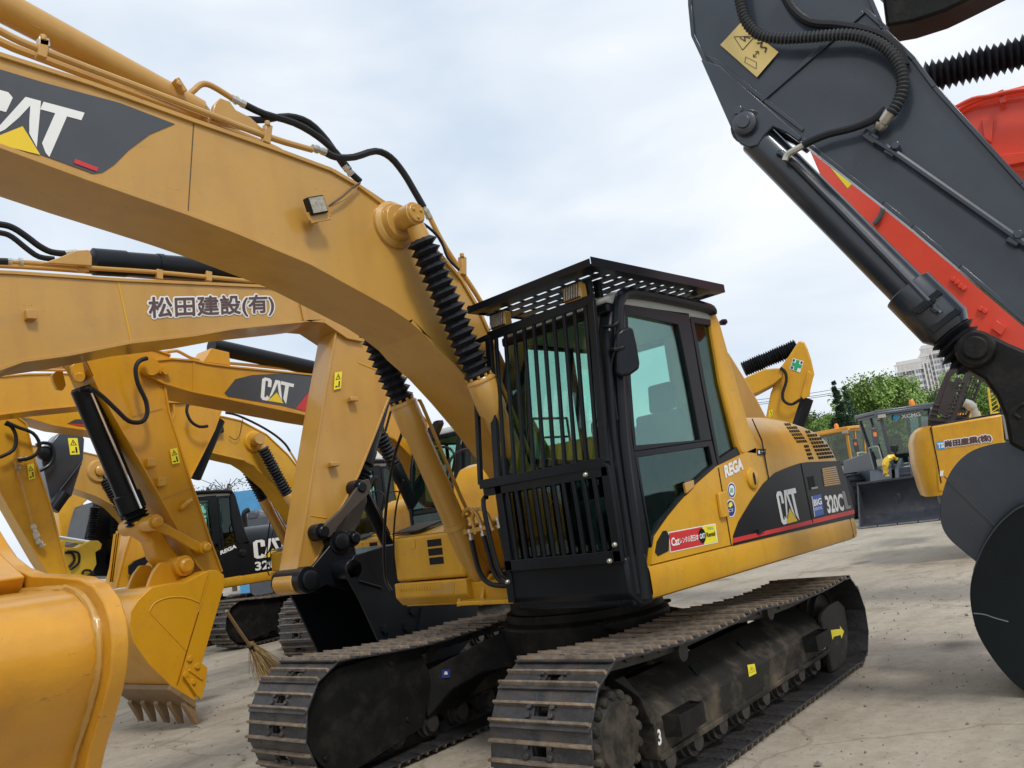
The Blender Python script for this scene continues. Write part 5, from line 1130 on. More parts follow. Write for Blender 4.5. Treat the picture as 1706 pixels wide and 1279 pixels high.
sh = [p + (cen - p).normalized() * .07 for p in R3]; sh2 = [p + (cen - p).normalized() * .12 for p in R3]
g = M(); g.prism(sh[5:] + sh2[5:][::-1], (1.5, 0, 0)); g.v = [V((p.x + .02, p.y, p.z)) for p in g.v]; g.build('shell', FY, fb, bev=.004)
wd = M(); wd.tube([p + V((.05, 0, 0)) for p in sh[4:]], .012, 8, 4); rn = random.Random(3)
wd.v = [p + V((rn.uniform(-.002, .002),) * 3) for p in wd.v]; wd.build('weld_bead', BYEL, fb)
g = M(); g.prism([p + V((.35, 0, 0)) for p in R3[:9]] + [p + V((.35, 0, 0)) for p in sh2[:9]][::-1], (.05, 0, 0)); g.prism([R3[0] + V((.05, 0, 0)), R3[2] + V((.05, 0, 0)), R3[5] + V((.05, -.04, 0)), sh2[5] + V((.05, -.02, 0)), sh2[1] + V((.05, 0, 0))], (.3, 0, 0)); g.build('bucket_ear', FY, fb, bev=.008)
g = M(); c = R3[3]; g.prism([sh2[4], sh2[4] + V((0, -.5, .1)), sh2[-1] + V((0, -.4, 0)), sh2[-1]], (.03, 0, 0)); g.build('inner_plate', FY, fb)
# ------------------------------------------------------------------ right-hand side: black arm, its bucket, red arm
NR = V((.974, .224, 0)).normalized()
def PR(x, y, t): return Plane(at(x, y, t), NR)
K1 = PR(1500, 300, 5.4)
ba = thing('excavator', at(1690, 640, 6).xy.to_3d(), 'near black excavator arm with ribbed hoses reaching down from the upper right corner', 'excavator', GRP)
n_ = -K1.n
arm = [(1215, -260), (1160, -170), (1144, -60), (1146, 10), (1151, 60), (1173, 107), (1331, 232), (1363, 258), (1469, 341), (1518, 380), (1597, 447), (1706, 540), (1850, 665), (1905, 740), (1950, 750), (1985, 720), (1980, 660), (1900, 500), (1850, 440), (1706, 303), (1560, 142), (1525, 95), (1474, 45), (1430, -60), (1400, -200), (1320, -280)]
A = K1.pts(arm)
g = M(); g.prism([p + n_ * .02 for p in A], n_ * .10); st = g.build('stick', DGR, ba, bev=.006)
g = M()
for e in ([(1144, -60), (1146, 10), (1151, 60), (1173, 107)], [(1173, 107), (1331, 232), (1363, 258), (1469, 341), (1518, 380), (1597, 447), (1706, 540), (1850, 665)], [(1430, -60), (1474, 45), (1525, 95), (1560, 142), (1706, 303), (1850, 440)]):
    L1 = K1.pts(e); ce = K1(1450, 200) if e[0][0] != 1430 else K1(1400, 300)
    for a, b in zip(L1, L1[1:]): g.bar(a + n_ * .22, b + n_ * .22, .50, .03, K1.n.cross(b - a)) if False else g.par(a, b - a, n_ * .14, (K1.n.cross((b - a).normalized())) * .028 * (1 if K1.n.cross((b - a)).dot(K1(1480, 260) - a) > 0 else -1))
g.build('flange', DGR, st, bev=.004)
g = M()
for pp in ([(1175, 92), (1196, 100), (1340, 215), (1337, 221), (1190, 108)], ):
    g.prism(K1.pts(pp, -.018), K1.n * .012)
g.bar(K1(1268, 168, -.01), K1(1438, 20, -.01), .035, .02, K1.n); g.bar(K1(1440, 16, -.01), K1(1478, 50, -.01), .03, .02, K1.n); g.build('stiffener', DGR, st, bev=.004)
g = M(); lug = [(1168, 100), (1222, 222), (1233, 240), (1247, 247), (1263, 243), (1275, 225), (1288, 212), (1310, 222), (1330, 236), (1337, 230), (1200, 110)]
for o in (.012, -.24): g.prism(K1.sh(lug, o), n_ * .05)
g.build('cylinder_lug', DGR, st, bev=.008)
g = M(); c = K1(1243, 209); g.lathe(c, c + K1.n * .07, [(0, .085), (.8, .085), (1, .06)], 28); g.lathe(c + K1.n * .06, c + K1.n * .085, [(0, .05), (1, .045)], 20); g.bolt(K1(1232, 187, .01), K1.n, .035, .05); g.build('cylinder_pin', DGR, st, bev=.003)
K2 = Plane(K1.o - K1.n * .12, K1.n)
a = K2(1263, 233); b = K2(1543, 513); d = (b - a).normalized()
g = M(); g.lathe(a - d * .05, b + d * .22, [(0, .09), (.02, .125), (.80, .125), (.805, .165), (.97, .165), (1, .13)], 28); g.cyl(K2(1246, 212, .12), K2(1246, 212, -.12), .12, n=24); bc = g.build('bucket_cylinder', DGR, ba, bev=.003)
g = M(); e = b + d * .22
bellows(e - d * .01, e + d * .25, .115, .15, 5, 'bellows', bc, 14, wob=.03)
up = K1.n.cross(d); up = up if up.dot(K2(1500, 300) - K2(1400, 400)) > 0 else -up
g = M(); g.tube([a + up * .02 + K1.n * .13 + d * .25, a + up * .05 + K1.n * .15 + d * .4, b + K1.n * .15 + up * .03, b + K1.n * .18 + up * .02 + d * .05], .022, 8); g.build('cylinder_pipe', DGR, bc)
g = M()
for t_ in (.0, .16): g.bar(b + K1.n * .14 - up * .08 + d * t_, b + K1.n * .14 + up * .12 + d * t_, .05, .04)
for t_ in range(6): g.bolt(b + K1.n * .16 + up * (.02 * t_ - .05) + d * .02, K1.n, .018, .03)
g.build('pipe_flange', BLK, bc, bev=.003)
# ribbed hoses: helical rings on a hose
def ribbed(px, P_, r, parent, off=.1):
    pts = [P_(x[0], x[1], off if len(x) < 3 else x[2]) for x in px]; g = M(); g.tube(pts, r * .82, 10, 8); T = [V(g.v[i]) for i in range(0, len(g.v))]
    g.build('hydraulic_hose', RUB, parent); ring_ = M(); cs = []
    k = len(g.v) // 10
    for i in range(k): cs.append(sum((g.v[i * 10 + j] for j in range(10)), V((0, 0, 0))) / 10)
    acc = 0; stp = r * .62
    for i in range(len(cs) - 1):
        L0 = (cs[i + 1] - cs[i]).length; 
        while acc < L0:
            p = cs[i].lerp(cs[i + 1], acc / L0); dd = (cs[i + 1] - cs[i]).normalized(); ring_.lathe(p - dd * stp * .22, p + dd * stp * .22, [(0, r * .84), (.5, r), (1, r * .84)], 12, cap=False); acc += stp
        acc -= L0
    ring_.build('hose_spiral_guard', SPG, parent)
SPG = mat('grey_spiral_guard', (.06, .065, .07), .5, var=.2)
ribbed([(1226, -50), (1233, 0), (1243, 35), (1265, 58), (1300, 64), (1350, 62), (1410, 58), (1450, 66), (1482, 86), (1500, 115), (1504, 145), (1497, 170), (1484, 190)], K1, .042, st, .12)
hose([(1300, -20), (1320, 15), (1350, 38), (1390, 42), (1430, 48), (1470, 60), (1498, 85), (1508, 110)], K1, .03, 'hydraulic_hose', st, off=.04)
hose([(1476, 182), (1455, 200), (1420, 214), (1380, 224), (1350, 236), (1338, 243)], K1, .026, 'hydraulic_hose', st, off=.10)
g = M(); g.lathe(K1(1484, 186, .11), K1(1462, 215, .06), [(0, .04), (.55, .04), (.56, .03), (.65, .03), (.66, .045), (.8, .045), (1, .03)], 12); g.tube(K1.pts([(1340, 242), (1325, 250), (1312, 258), (1308, 268)], .08), .024); g.build('hose_fitting', ZINC, st)
g = M(); g.tube([K1(1462, 215, .03), K1(1450, 228, .03), K1(1470, 242, .03), K1(1500, 262, .03), K1(1590, 325, .03), K1(1700, 402, .03), K1(1800, 470, .03)], .024); g.bar(K1(1440, 222, .02), K1(1460, 236, .02), .06, .05); g.build('stick_pipe', DGR, st)
g = M()
for x, y in ((1486, 250), (1690, 398)): g.bar(K1(x - 6, y + 10, .01), K1(x + 8, y - 8, .01), .07, .07, K1.n); g.bolt(K1(x + 6, y - 6, .04), K1.n, .03, .03)
g.build('pipe_clamp', DGR, st, bev=.005)
q0 = [(1200, 74), (1260, 129), (1297, 86), (1233, 38)]   # corners: left, bottom, right, top
q = K1.pts([(1200, 75), (1261, 129), (1297, 87), (1234, 38)], .002)
q = [q[0], q[1], q[2], q[3]]
pale = mat('faded_yellow_sticker', (.72, .55, .20), .45, var=.08)
ws = uvmesh(q, [(0, 0), (1, 0), (1, 1), (0, 1)], [(0, 1, 2, 3)]).build('warning_sticker', pale, st, smooth=0)
q = [p + K1.n * .002 for p in q]
def L2(vs, fs): uvmesh(q, vs, fs).build('sticker_symbol', BRN, ws, smooth=0)
L2([(.12, .10), (.12, .10), (.42, .52), (.08, .90)], [(0, 2, 3)]) if False else None
def seg(pts, w_):
    vs = []; fs = []
    for (x0, y0), (x1, y1) in zip(pts, pts[1:]):
        dx, dy = x1 - x0, y1 - y0; l = math.hypot(dx, dy); nx, ny = -dy / l * w_, dx / l * w_; k = len(vs)
        vs += [(x0 + nx, y0 + ny), (x1 + nx, y1 + ny), (x1 - nx, y1 - ny), (x0 - nx, y0 - ny)]; fs.append((k, k + 1, k + 2, k + 3))
    return vs, fs
L2(*seg([(.10, .50), (.42, .95), (.42, .35), (.10, .50)], .010)); L2(*seg([(.20, .60), (.34, .62), (.26, .72), (.38, .80)], .018))
L2(*seg([(.55, .80), (.62, .92), (.66, .78), (.76, .88), (.80, .74)], .02)); L2(*seg([(.68, .62), (.68, .42)], .010)); L2(*seg([(.64, .56), (.68, .64), (.73, .57)], .01)); L2(*seg([(.64, .47), (.68, .40), (.73, .47)], .01)); L2(*seg([(.62, .10), (.88, .18), (.80, .34), (.56, .25), (.62, .10)], .008))
# boom end crossing above
g = M(); g.prism(K1.pts([(1380, -110), (1468, -20), (1476, 44), (1520, 36), (1575, 18), (1612, 0), (1760, -75), (1960, -150), (2200, -170), (2500, -90), (2800, 120), (3100, 420), (3200, 380), (2950, 0), (2600, -330), (2200, -470), (1900, -470), (1600, -350)], -.3), n_ * .3); g.build('boom', FRM, ba, bev=.02)
# tilting link, bucket ear
c = K1(1625, 582)
g = M(); g.prism(K1.pts([(1597, 592), (1606, 612), (1640, 632), (1660, 660), (1674, 695), (1682, 740), (1720, 760), (1850, 760), (1850, 620), (1706, 583), (1680, 572), (1648, 556)], -.02), n_ * .4); g.build('tilting_link', FRM, ba, bev=.02)
g = M(); g.lathe(c - K1.n * .4, c + K1.n * .06, [(0, .115), (.93, .115), (1, .10)], 36); g.lathe(c + K1.n * .05, c + K1.n * .10, [(0, .072), (.85, .072), (1, .062)], 28); g.bar(K1(1590, 582, .02), K1(1604, 582, .02), .05, .05); g.tube(K1.pts([(1706, 672), (1694, 680), (1690, 690), (1700, 698)], .05), .016); g.build('link_pin', FRM, ba, bev=.004)
K3 = Plane(at(1640, 900, 6.0), NR)
bd = [(1960, 790), (1900, 735), (1850, 725), (1706, 733), (1682, 736), (1650, 741), (1618, 752), (1594, 772), (1577, 800), (1567, 840), (1568, 872), (1580, 896), (1604, 918), (1626, 936), (1660, 965), (1710, 1010), (1850, 1040), (1990, 1010)]
BB = K3.pts(spx(bd))
g = M(); g.prism(BB, n_ * .035); g.prism([p + n_ * .9 for p in BB], n_ * .035); ring_in = [p.lerp(K3(1706, 870), .06) for p in BB[14:60]]; g.prism([p + n_ * .035 for p in BB[14:60]] + [p + n_ * .035 for p in ring_in][::-1], n_ * .865); bo = g.build('bucket', DGR, ba, bev=.006)
g = M(); g.bar(K3(1573, 794, .003), K3(1660, 878, .003), .008, .012, K1.n); g.build('weld_seam', SPG, bo)
K4 = Plane(at(1680, 1000, 5.55), NR)
g4 = thing('excavator_bucket', at(1690, 1000, 5.8).xy.to_3d(), 'matt black bucket standing on the concrete at the right edge, chalk line on its side', 'bucket', 'excavator buckets')
bd = [(2080, 1000), (1990, 880), (1880, 842), (1760, 836), (1706, 843), (1672, 866), (1648, 895), (1632, 925), (1620, 958), (1616, 990), (1620, 1025), (1630, 1058), (1650, 1092), (1675, 1124), (1706, 1152), (1760, 1180), (1860, 1196), (2000, 1190)]
BB = K4.pts(spx(bd)); g = M(); g.prism(BB, n_ * .04); g.prism([p + n_ * .76 for p in BB], n_ * .04)
ring_in = [p.lerp(K4(1740, 1010), .05) for p in BB[10:64]]; g.prism([p + n_ * .04 for p in BB[10:64]] + [p + n_ * .04 for p in ring_in][::-1], n_ * .76)
mb = mat('matt_black_paint', (.009, .013, .014), .6, spec=.2, wear=(.05, .045, .04), var=.3, scale=2, bump=.1)
b_ = g.build('bucket_shell', mb, g4, bev=.006)
g = M(); g.tube(K4.pts([(1622, 1022), (1640, 1024), (1658, 1030), (1680, 1036)], .002), .004, 6); g.build('chalk_mark', GREY, b_); g = M(); g.tube([p + V((0, 0, 0)) + K4.n * .002 for p in BB[13:32]], .004, 6); g.build('worn_edge', SPG, b_)
# red excavator behind the black arm
K5 = Plane(at(1550, 400, 9.0), NR); rd = thing('excavator', at(1706, 600, 9.5).xy.to_3d(), 'red-orange excavator arm showing behind the black arm', 'excavator', GRP)
g = M(); rb = K5.pts([(1340, 240), (1362, 280), (1440, 372), (1500, 430), (1560, 498), (1610, 545), (1650, 572), (1720, 585), (1850, 590), (1850, 430), (1706, 480), (1640, 520), (1500, 390), (1420, 250)]); 
g.prism(K5.pts([(1340, 230), (1366, 290), (1440, 375), (1500, 432), (1560, 500), (1612, 548), (1650, 573), (1720, 588), (1850, 640), (1900, 600), (1860, 480), (1700, 330), (1500, 200), (1400, 160)]), n_ * .5); r1 = g.build('stick', RPA, rd, bev=.01)
g = M(); g.prism(K5.pts([(1590, 190), (1620, 165), (1706, 142), (1850, 110), (1990, 115), (2080, 150), (2070, 300), (1980, 290), (1900, 290), (1740, 288), (1690, 286), (1640, 240)], .0), n_ * .5); r2 = g.build('boom', RPA, rd, bev=.01)
g = M(); g.prism(K5.pts([(1636, 200), (1655, 200), (1652, 240), (1640, 232)], .0), K5.n * .04); g.prism(K5.pts([(1650, 262), (1760, 250), (1760, 262), (1668, 280)], .0), K5.n * .05); g.build('stiffener', RPA, r2, bev=.006)
g = M(); g.tube(K5.pts([(1580, 200), (1610, 175), (1660, 158), (1760, 140)], .05), .028); g.tube(K5.pts([(1590, 180), (1620, 165), (1650, 160), (1700, 150), (1780, 148)], .15), .022); g.bar(K5(1668, 152, .1), K5(1672, 172, .1), .05, .06); g.build('boom_pipe', RPA, r2)
g = M()
for x, y in ((1588, 466), (1594, 471), (1600, 477), (1606, 481), (1634, 515), (1641, 519)): c = K5(x, y, .0); g.lathe(c, c + K5.n * .03, [(0, .028), (1, .024)], 12)
g.par(K5(1652, 548), K5(1668, 560) - K5(1652, 548), K5(1660, 535) - K5(1652, 548), K5.n * .06); g.build('hose_bracket', RPA, r1, bev=.003)
yq = K5.pts([(1381, 276), (1412, 314), (1421, 305), (1390, 270)], .003); uvmesh(yq, [(0, 0), (1, 0), (1, 1), (0, 1)], [(0, 1, 2, 3)]).build('warning_sticker', YSTK, r1, smooth=0)
hose([(1472, 345), (1468, 358), (1460, 370), (1455, 374)], K5, .03, 'hydraulic_hose', r1, off=.05, m=SPG)
a = Plane(at(1600, 120, 9.9), NR)(1540, 132); b = Plane(at(1600, 120, 9.9), NR)(1800, 62); bellows(a, b, .13, .20, 22, 'bellows', rd, 16); M().lathe(b, b + (b - a) * .4, [(0, .2), (.1, .2), (.11, .17), (1, .17)], 20).build('stick_cylinder', RPA, rd)

# ------------------------------------------------------------------ yellow machine with Japanese lettering
NT = V((.93, .37, 0)).normalized(); UT = V((-.37, .93, 0)).normalized()
o_ = at(1545, 790, 13.0); o_.z = 0
ts = thing('excavator', o_, 'orange-yellow excavator rear with Japanese lettering and bent exhaust behind the black bucket', 'excavator', GRP)
KT = Plane(o_, NT); TYM = YEL
def tp(x, y, off=0.): return KT(x, y, off)
z0 = tp(1580, 822).z; zt = tp(1560, 708).z
prof = [(-.02, .0), (-.10, .03), (-.15, .10), (-.17, .2)]
g = M()   # counterweight: plan-rounded end
pl = [(0.10, 0), (-.06, -.03), (-.16, -.12), (-.20, -.3), (-.2, -1.2), (-.1, -1.9), (.1, -2.1)]
rows = [(z0 - .02, .86), (z0 + .12, 1.0), (z0 + .5, 1.12), (z0 + .85, 1.0), (zt - .08, .7), (zt, .25)]
vs = []
for z, f in rows:
    for a_, b_ in pl:
        p = tp(1560, 780) ; vs.append(V((p.x, p.y, 0)) + UT * (a_ * f - .05 if a_ < .05 else a_ - .05) + NT * b_ + V((0, 0, z)))
n = len(pl); g.add(vs, [(i * n + j, i * n + j + 1, (i + 1) * n + j + 1, (i + 1) * n + j) for i in range(len(rows) - 1) for j in range(n - 1)]); g.f.append(list(range(n))); g.f.append([(len(rows) - 1) * n + j for j in range(n)]); g.build('counterweight', TYM, ts, smooth=50)
g = M(); g.prism(KT.pts([(1551, 711), (1670, 690), (1674, 735), (1690, 760), (1680, 830), (1562, 820)]), -NT * 2.1); g.build('engine_hood', TYM, ts, bev=.03)
g = M(); g.prism(KT.pts([(1669, 692), (1690, 688), (1690, 730), (1676, 733)], .002), -NT * 2.0); g.build('air_intake_panel', GREY, ts, bev=.01)
M().prism(KT.pts([(1549, 712), (1551, 712), (1563, 770), (1569, 805), (1567, 805), (1561, 770)], .004), NT * .002).build('panel_seam', HOLE, ts, smooth=0)
q = KT.pts([(1575, 747), (1652, 736), (1650, 724), (1574, 735)], .006); thick_text('尚田産業(株)', [q[0], q[1], q[2], q[3]], WHT, ts, .02, 8, 0, NT); thick_text('尚田産業(株)', q, BRN, ts, .007, 5, .006, NT)
q = KT.pts([(1561, 750), (1574, 748), (1573, 735), (1560, 737)], .006); uvmesh(q, [(0, 0), (1, 0), (1, 1), (0, 1)], [(0, 1, 2, 3)]).build('company_emblem', mat('light_blue_decal', (.03, .30, .65), .4), ts, smooth=0); lettering('TS', [p + NT * .004 for p in sub(q, .1, .15, .9, .85)], WHT, ts, 'company_lettering', bold=.05)
M().prism(KT.pts([(1566, 785), (1572, 784), (1571, 793), (1566, 794)], .006), NT * .002).build('small_sticker', WHT, ts, smooth=0)
K6 = Plane(o_ - NT * 1.0, NT); g = M(); g.tube(K6.pts([(1627, 704), (1625, 692), (1622, 682), (1614, 674), (1607, 671)]), [.06, .06, .08, .07], 12, 4); g.build('exhaust_pipe', INTL, ts)
g = M(); g.tube(K6.pts([(1552, 712), (1600, 702), (1640, 694), (1690, 686)], .9), .02); g.tube(K6.pts([(1668, 690), (1668, 676), (1682, 672), (1684, 690)]), .02); g.build('handrail', BLK, ts)
M().box((o_.x - 1.5, o_.y - 1.2, .0), (o_.x - .2, o_.y - .2, .0)) if False else None
g = M(); g.lathe(V((tp(1640, 800).x, tp(1640, 800).y, .8)) - NT * 1.1, V((tp(1640, 800).x, tp(1640, 800).y, 1.1)) - NT * 1.1, [(0, .6), (1, .6)], 24)
for w0 in (.1, 1.7): 
    c = V((tp(1660, 800).x, tp(1660, 800).y, 0)) - NT * (w0 + .0); g.par(c + V((0, 0, .05)) + UT * .2, UT * 2.0, -NT * .5, V((0, 0, .75)))
g.build('track', STEEL, ts, bev=.1)
# guarded tilting cab behind it
K7 = Plane(at(1590, 650, 15.5), NT); gc = thing('excavator', at(1590, 650, 16).xy.to_3d(), 'dark machine cab with slanted meshed guard, above the lettered yellow rear', 'excavator', GRP)
def bars(P_, segs, w_, m_, nm, par, dep=.06):
    g = M()
    for a, b in segs: g.bar(P_(*a), P_(*b), w_, dep, P_.n)
    return g.build(nm, m_, par, bev=.004)
DB = mat('weathered_dark_frame', (.035, .028, .03), .5, var=.3, bump=.2)
g = M(); g.ring(K7.pts([(1546, 700), (1562, 655), (1577, 620), (1592, 609), (1620, 612), (1612, 640), (1590, 705)]), K7.pts([(1560, 696), (1574, 655), (1585, 627), (1594, 620), (1607, 624), (1600, 645), (1580, 698)]), -NT * .08); g.build('cab_frame', DB, gc, bev=.006)
bars(K7, [((1566, 690), (1584, 635)), ((1574, 692), (1597, 630))], .10, DB, 'window_post', gc)
bars(K7, [((1594 - k * 2.6, 640 + k * 7), (1606 - k * 2.6, 637 + k * 7)) for k in range(9)] + [((1550 + k * 1.6, 690 - k * 8), (1562 + k * 1.6, 692 - k * 8)) for k in range(3)], .03, DB, 'guard_mesh', gc)
g = M(); g.ring(K7.sh([(1620, 612), (1645, 618), (1612, 706), (1590, 705)], -.2), K7.sh([(1622, 617), (1640, 622), (1610, 702), (1594, 701)], -.2), -NT * .05)
for k in range(11):
    t_ = k / 10; a = K7(1621 - 28 * t_, 618 + 84 * t_); b = K7(1640 - 29 * t_, 622 + 82 * t_); g.bar(a - NT * .22, b - NT * .22, .02, .02)
for k in range(4): a = K7(1624 + k * 5, 619 + k); b = K7(1596 + k * 4.5, 701); g.bar(a - NT * .24, b - NT * .24, .02, .02)
g.build('front_guard', DB, gc)
g = M(); g.prism(K7.pts([(1546, 698), (1614, 690), (1614, 760), (1546, 770)], -.3), -NT * 1.5); g.build('cab_body', DB, gc)

# ------------------------------------------------------------------ excavator with the green cross
K8 = Plane(at(1300, 640, 16), V((.9, .45, 0))); N8 = K8.n
gx = thing('excavator', at(1300, 700, 16).xy.to_3d(), 'distant yellow excavator arm bearing a green cross sign, above the engine hood', 'excavator', GRP)
s8 = M().prism(K8.pts([(1331, 568), (1340, 569), (1346, 582), (1352, 600), (1357, 624), (1350, 645), (1340, 668), (1336, 690), (1322, 740), (1290, 830), (1262, 835), (1245, 800), (1277, 690), (1284, 655), (1293, 632), (1300, 613), (1315, 592), (1326, 575)]), -N8 * .5).build('stick', YEL, gx, bev=.03)
g = M(); g.prism(K8.pts([(1150, 690), (1180, 664), (1225, 640), (1244, 628), (1274, 615), (1298, 613), (1306, 618), (1304, 628), (1290, 640), (1262, 655), (1245, 662), (1225, 668), (1160, 715)], .12), -N8 * .5); g.build('boom', YEL, gx, bev=.02)
a = K8(1238, 616, -.2); b = K8(1328, 578, -.2); bellows(a, b, .125, .165, 24, 'bellows', gx, 12)
g = M(); a = K8(1343, 664, -.1); b = K8(1318, 740, -.1); g.lathe(a, b, [(0, .14), (1, .14)], 18); c = g.build('bucket_cylinder', BLK, gx)
hose([(1300, 613), (1308, 620), (1310, 635), (1304, 655), (1306, 668), (1318, 674), (1330, 668), (1337, 664)], K8, .03, 'hydraulic_hose', gx, off=.14)
g = M(); g.prism(K8.pts([(1346, 618), (1356, 625), (1350, 650), (1349, 660), (1338, 666), (1334, 660), (1340, 640)], .01), N8 * .05); g.build('cylinder_lug', YEL, s8, bev=.01)
q = K8.pts([(1316, 615), (1333, 621), (1339, 602), (1321, 597)], .01)
sg = uvmesh(q, [(0, 0), (1, 0), (1, 1), (0, 1)], [(0, 1, 2, 3)]).build('safety_sign', WHT, s8, smooth=0)
uvmesh([p + N8 * .004 for p in q], [(.34, .04), (.66, .04), (.66, .34), (.96, .34), (.96, .66), (.66, .66), (.66, .96), (.34, .96), (.34, .66), (.04, .66), (.04, .34), (.34, .34)], [list(range(12))]).build('green_cross', GRN, sg, smooth=0)
uvmesh([p + N8 * .004 for p in q], [(.04, .06), (.26, .06), (.26, .28), (.04, .28), (.04, .72), (.22, .72), (.22, .94), (.04, .94), (.76, .74), (.94, .74), (.94, .94), (.76, .94)], [(0, 1, 2, 3), (4, 5, 6, 7), (8, 9, 10, 11)]).build('sign_lettering', DKBLU, sg, smooth=0)
warn(K8, [(1281, 696), (1287, 692), (1287, 682), (1281, 685)], s8)
K9 = Plane(at(1240, 650, 12), V((.9, .45, 0)))
t = thing('excavator', at(1240, 700, 12.3).xy.to_3d(), 'brown-looking underside of a far arm between cab pillar and engine hood', 'excavator', GRP)
M().prism(K9.pts([(1190, 560), (1215, 590), (1240, 630), (1262, 668), (1277, 697), (1290, 722), (1318, 790), (1318, 830), (1290, 840), (1190, 800), (1170, 640)]), -K9.n * .4).build('stick', BYEL, t, bev=.01)
# ------------------------------------------------------------------ wheel loaders
def local(T):
    def f(m): m.xf(T); return m
    return f
GLL = glass('loader_cab_glass', (.55, .68, .66), .12)
LGR = mat('loader_grey_paint', (.05, .06, .075), .4, var=.15, coat=.3); LB = mat('loader_bucket_steel', (.03, .035, .045), .42, var=.2, dirt=(.15, .15, .15), dirtamt=.3, dscale=2)
EDGE = mat('bucket_cutting_edge', (.22, .22, .22), .5, metal=.3, var=.25, scale=5, bump=.2)
def loader(loc, rz, label, body, group, text=None, art=0):
    r = thing('wheel_loader', loc, label, 'wheel loader', group, rz); T = WM[r.name]; TF = [T]; B = lambda m, n, mt, p=None, **k: m.xf(TF[0]).build(n, mt, p or r, **k)
    # bucket, concave to the front (+x), at the front
    prof = [(1.25, .02), (.25, .06), (-.05, .25), (-.12, .6), (.0, .98), (.22, 1.18)]
    g = M(); g.prism([(x, -1.5, z) for x, z in prof] + [(x + .04, -1.5, z + (.02 if z > .05 else .03)) for x, z in prof][::-1], (0, 3.0, 0))
    for y in (-1.5, 1.46): g.prism([(x, y, z) for x, z in prof], (0, .04, 0))
    g.box((.18, -1.5, 1.16), (.26, 1.5, 1.22)); bk = B(g, 'bucket', LB, bev=.01)
    g = M()
    for k in range(6): g.box((1.2, -1.5 + k * .505, .015), (1.36, -1.5 + k * .505 + .47, .05))
    B(g, 'cutting_edge', EDGE, bk)
    g = M()
    for y in (-.55, .50): g.prism([(x, y, z) for x, z in [(-.1, .35), (.0, .75), (-.7, 1.45), (-2.2, 1.75), (-2.3, 1.45), (-.9, 1.1), (-.35, .4)]], (0, .10, 0))
    B(g, 'lift_arm', LGR, bev=.01)
    g = M(); g.prism([(x, -.12, z) for x, z in [(-.45, .5), (-.30, .5), (-.55, 1.75), (-.80, 1.72)]], (0, .24, 0)); g.cyl((-.65, 0, 1.7), (-1.9, 0, 1.5), .08); g.cyl((-.35, -.7, .6), (-.35, .7, .6), .07); B(g, 'tilt_linkage', LGR, bev=.01)
    g = M(); g.box((-2.3, -.5, .5), (-.9, .5, 1.3)); B(g, 'front_frame', body, bev=.04); TR_ = T @ Matrix.Translation((-2.1, 0, 0)) @ Matrix.Rotation(math.radians(art), 4, 'Z') @ Matrix.Translation((2.1, 0, 0)); TF[0] = TR_; g = M(); g.box((-3.4, -.55, .6), (-2.2, .55, 1.5)); g.prism([(x, -.75, z) for x, z in [(-3.6, .7), (-6.0, .7), (-6.1, 1.4), (-5.9, 1.95), (-3.7, 2.1)]], (0, 1.5, 0)); B(g, 'chassis', body, bev=.04)
    TF[0] = T; g = M()
    for s_ in (-1, 1): g.prism([(x, s_ * 1.0 - .3, z) for x, z in [(-2.5, 1.25), (-2.2, 1.5), (-1.2, 1.5), (-.9, 1.2), (-.95, 1.15), (-1.25, 1.43), (-2.15, 1.43), (-2.45, 1.2)]], (0, .6, 0))
    B(g, 'mudguard', LGR, bev=.01)
    for x in (-1.7, -4.9):
        TF[0] = T if x > -2 else TR_
        for y in (-1.05, 1.05):
            g = M(); g.lathe((x, y - .3, .75), (x, y + .3, .75), [(0, .55), (.08, .70), (.2, .75), (.8, .75), (.92, .70), (1, .55)], 30)
            for k in range(18): a = k * math.pi / 9; g.par(V((x + .74 * math.cos(a), y - .25, .75 + .74 * math.sin(a))), V((0, .5, 0)), V((-math.sin(a) * .06, 0, math.cos(a) * .06)), V((math.cos(a) * .03, 0, math.sin(a) * .03)))
            w_ = B(g, 'wheel', RUB); g = M(); g.lathe((x, y - .305, .75), (x, y + .305, .75), [(0, .3), (.1, .36), (.9, .36), (1, .3)], 20); B(g, 'rim', body, w_)
    # cab: trapezoid, wider at the top
    zb, zt = 1.55, 3.15; fb = [(-2.55, -.62), (-2.55, .62), (-3.75, .62), (-3.75, -.62)]; ft = [(-2.35, -.78), (-2.35, .78), (-3.85, .78), (-3.85, -.78)]
    g = M()
    for (a, b), (c, d) in zip(fb, ft): g.bar((a, b, zb), (c, d, zt), .09, .09)
    for q, z in ((fb, zb), (ft, zt)):
        for i in range(4): g.bar((*q[i], z), (*q[(i + 1) % 4], z), .09, .09)
    for s_ in (-1, 1): g.bar((-3.1, .62 * s_, zb), (-3.05, .78 * s_, zt), .07, .07)
    g.box((-3.75, -.6, 1.35), (-2.5, .6, 1.58)); B(g, 'cab_frame', LGR if text else body, bev=.01)
    g = M(); g.prism([(-2.20, -.95, 3.16), (-2.15, .95, 3.16), (-3.9, .9, 3.2), (-3.9, -.9, 3.2)], (0, 0, .12)); g.prism([(-2.16, -.95, 3.10), (-2.16, .95, 3.10), (-2.32, .95, 3.10), (-2.32, -.95, 3.10)], (0, 0, .12)); B(g, 'cab_roof', LGR if text else body, bev=.03)
    g = M(); g.prism([(-2.54, -.6, zb), (-2.54, .6, zb), (-2.35, .76, zt), (-2.35, -.76, zt)], (-.01, 0, 0))
    for s_ in (-1, 1): g.prism([(-2.6, .62 * s_, zb), (-3.7, .62 * s_, zb), (-3.8, .78 * s_, zt), (-2.42, .78 * s_, zt)], (0, .01, 0))
    B(g, 'cab_glass', GLL, smooth=0)
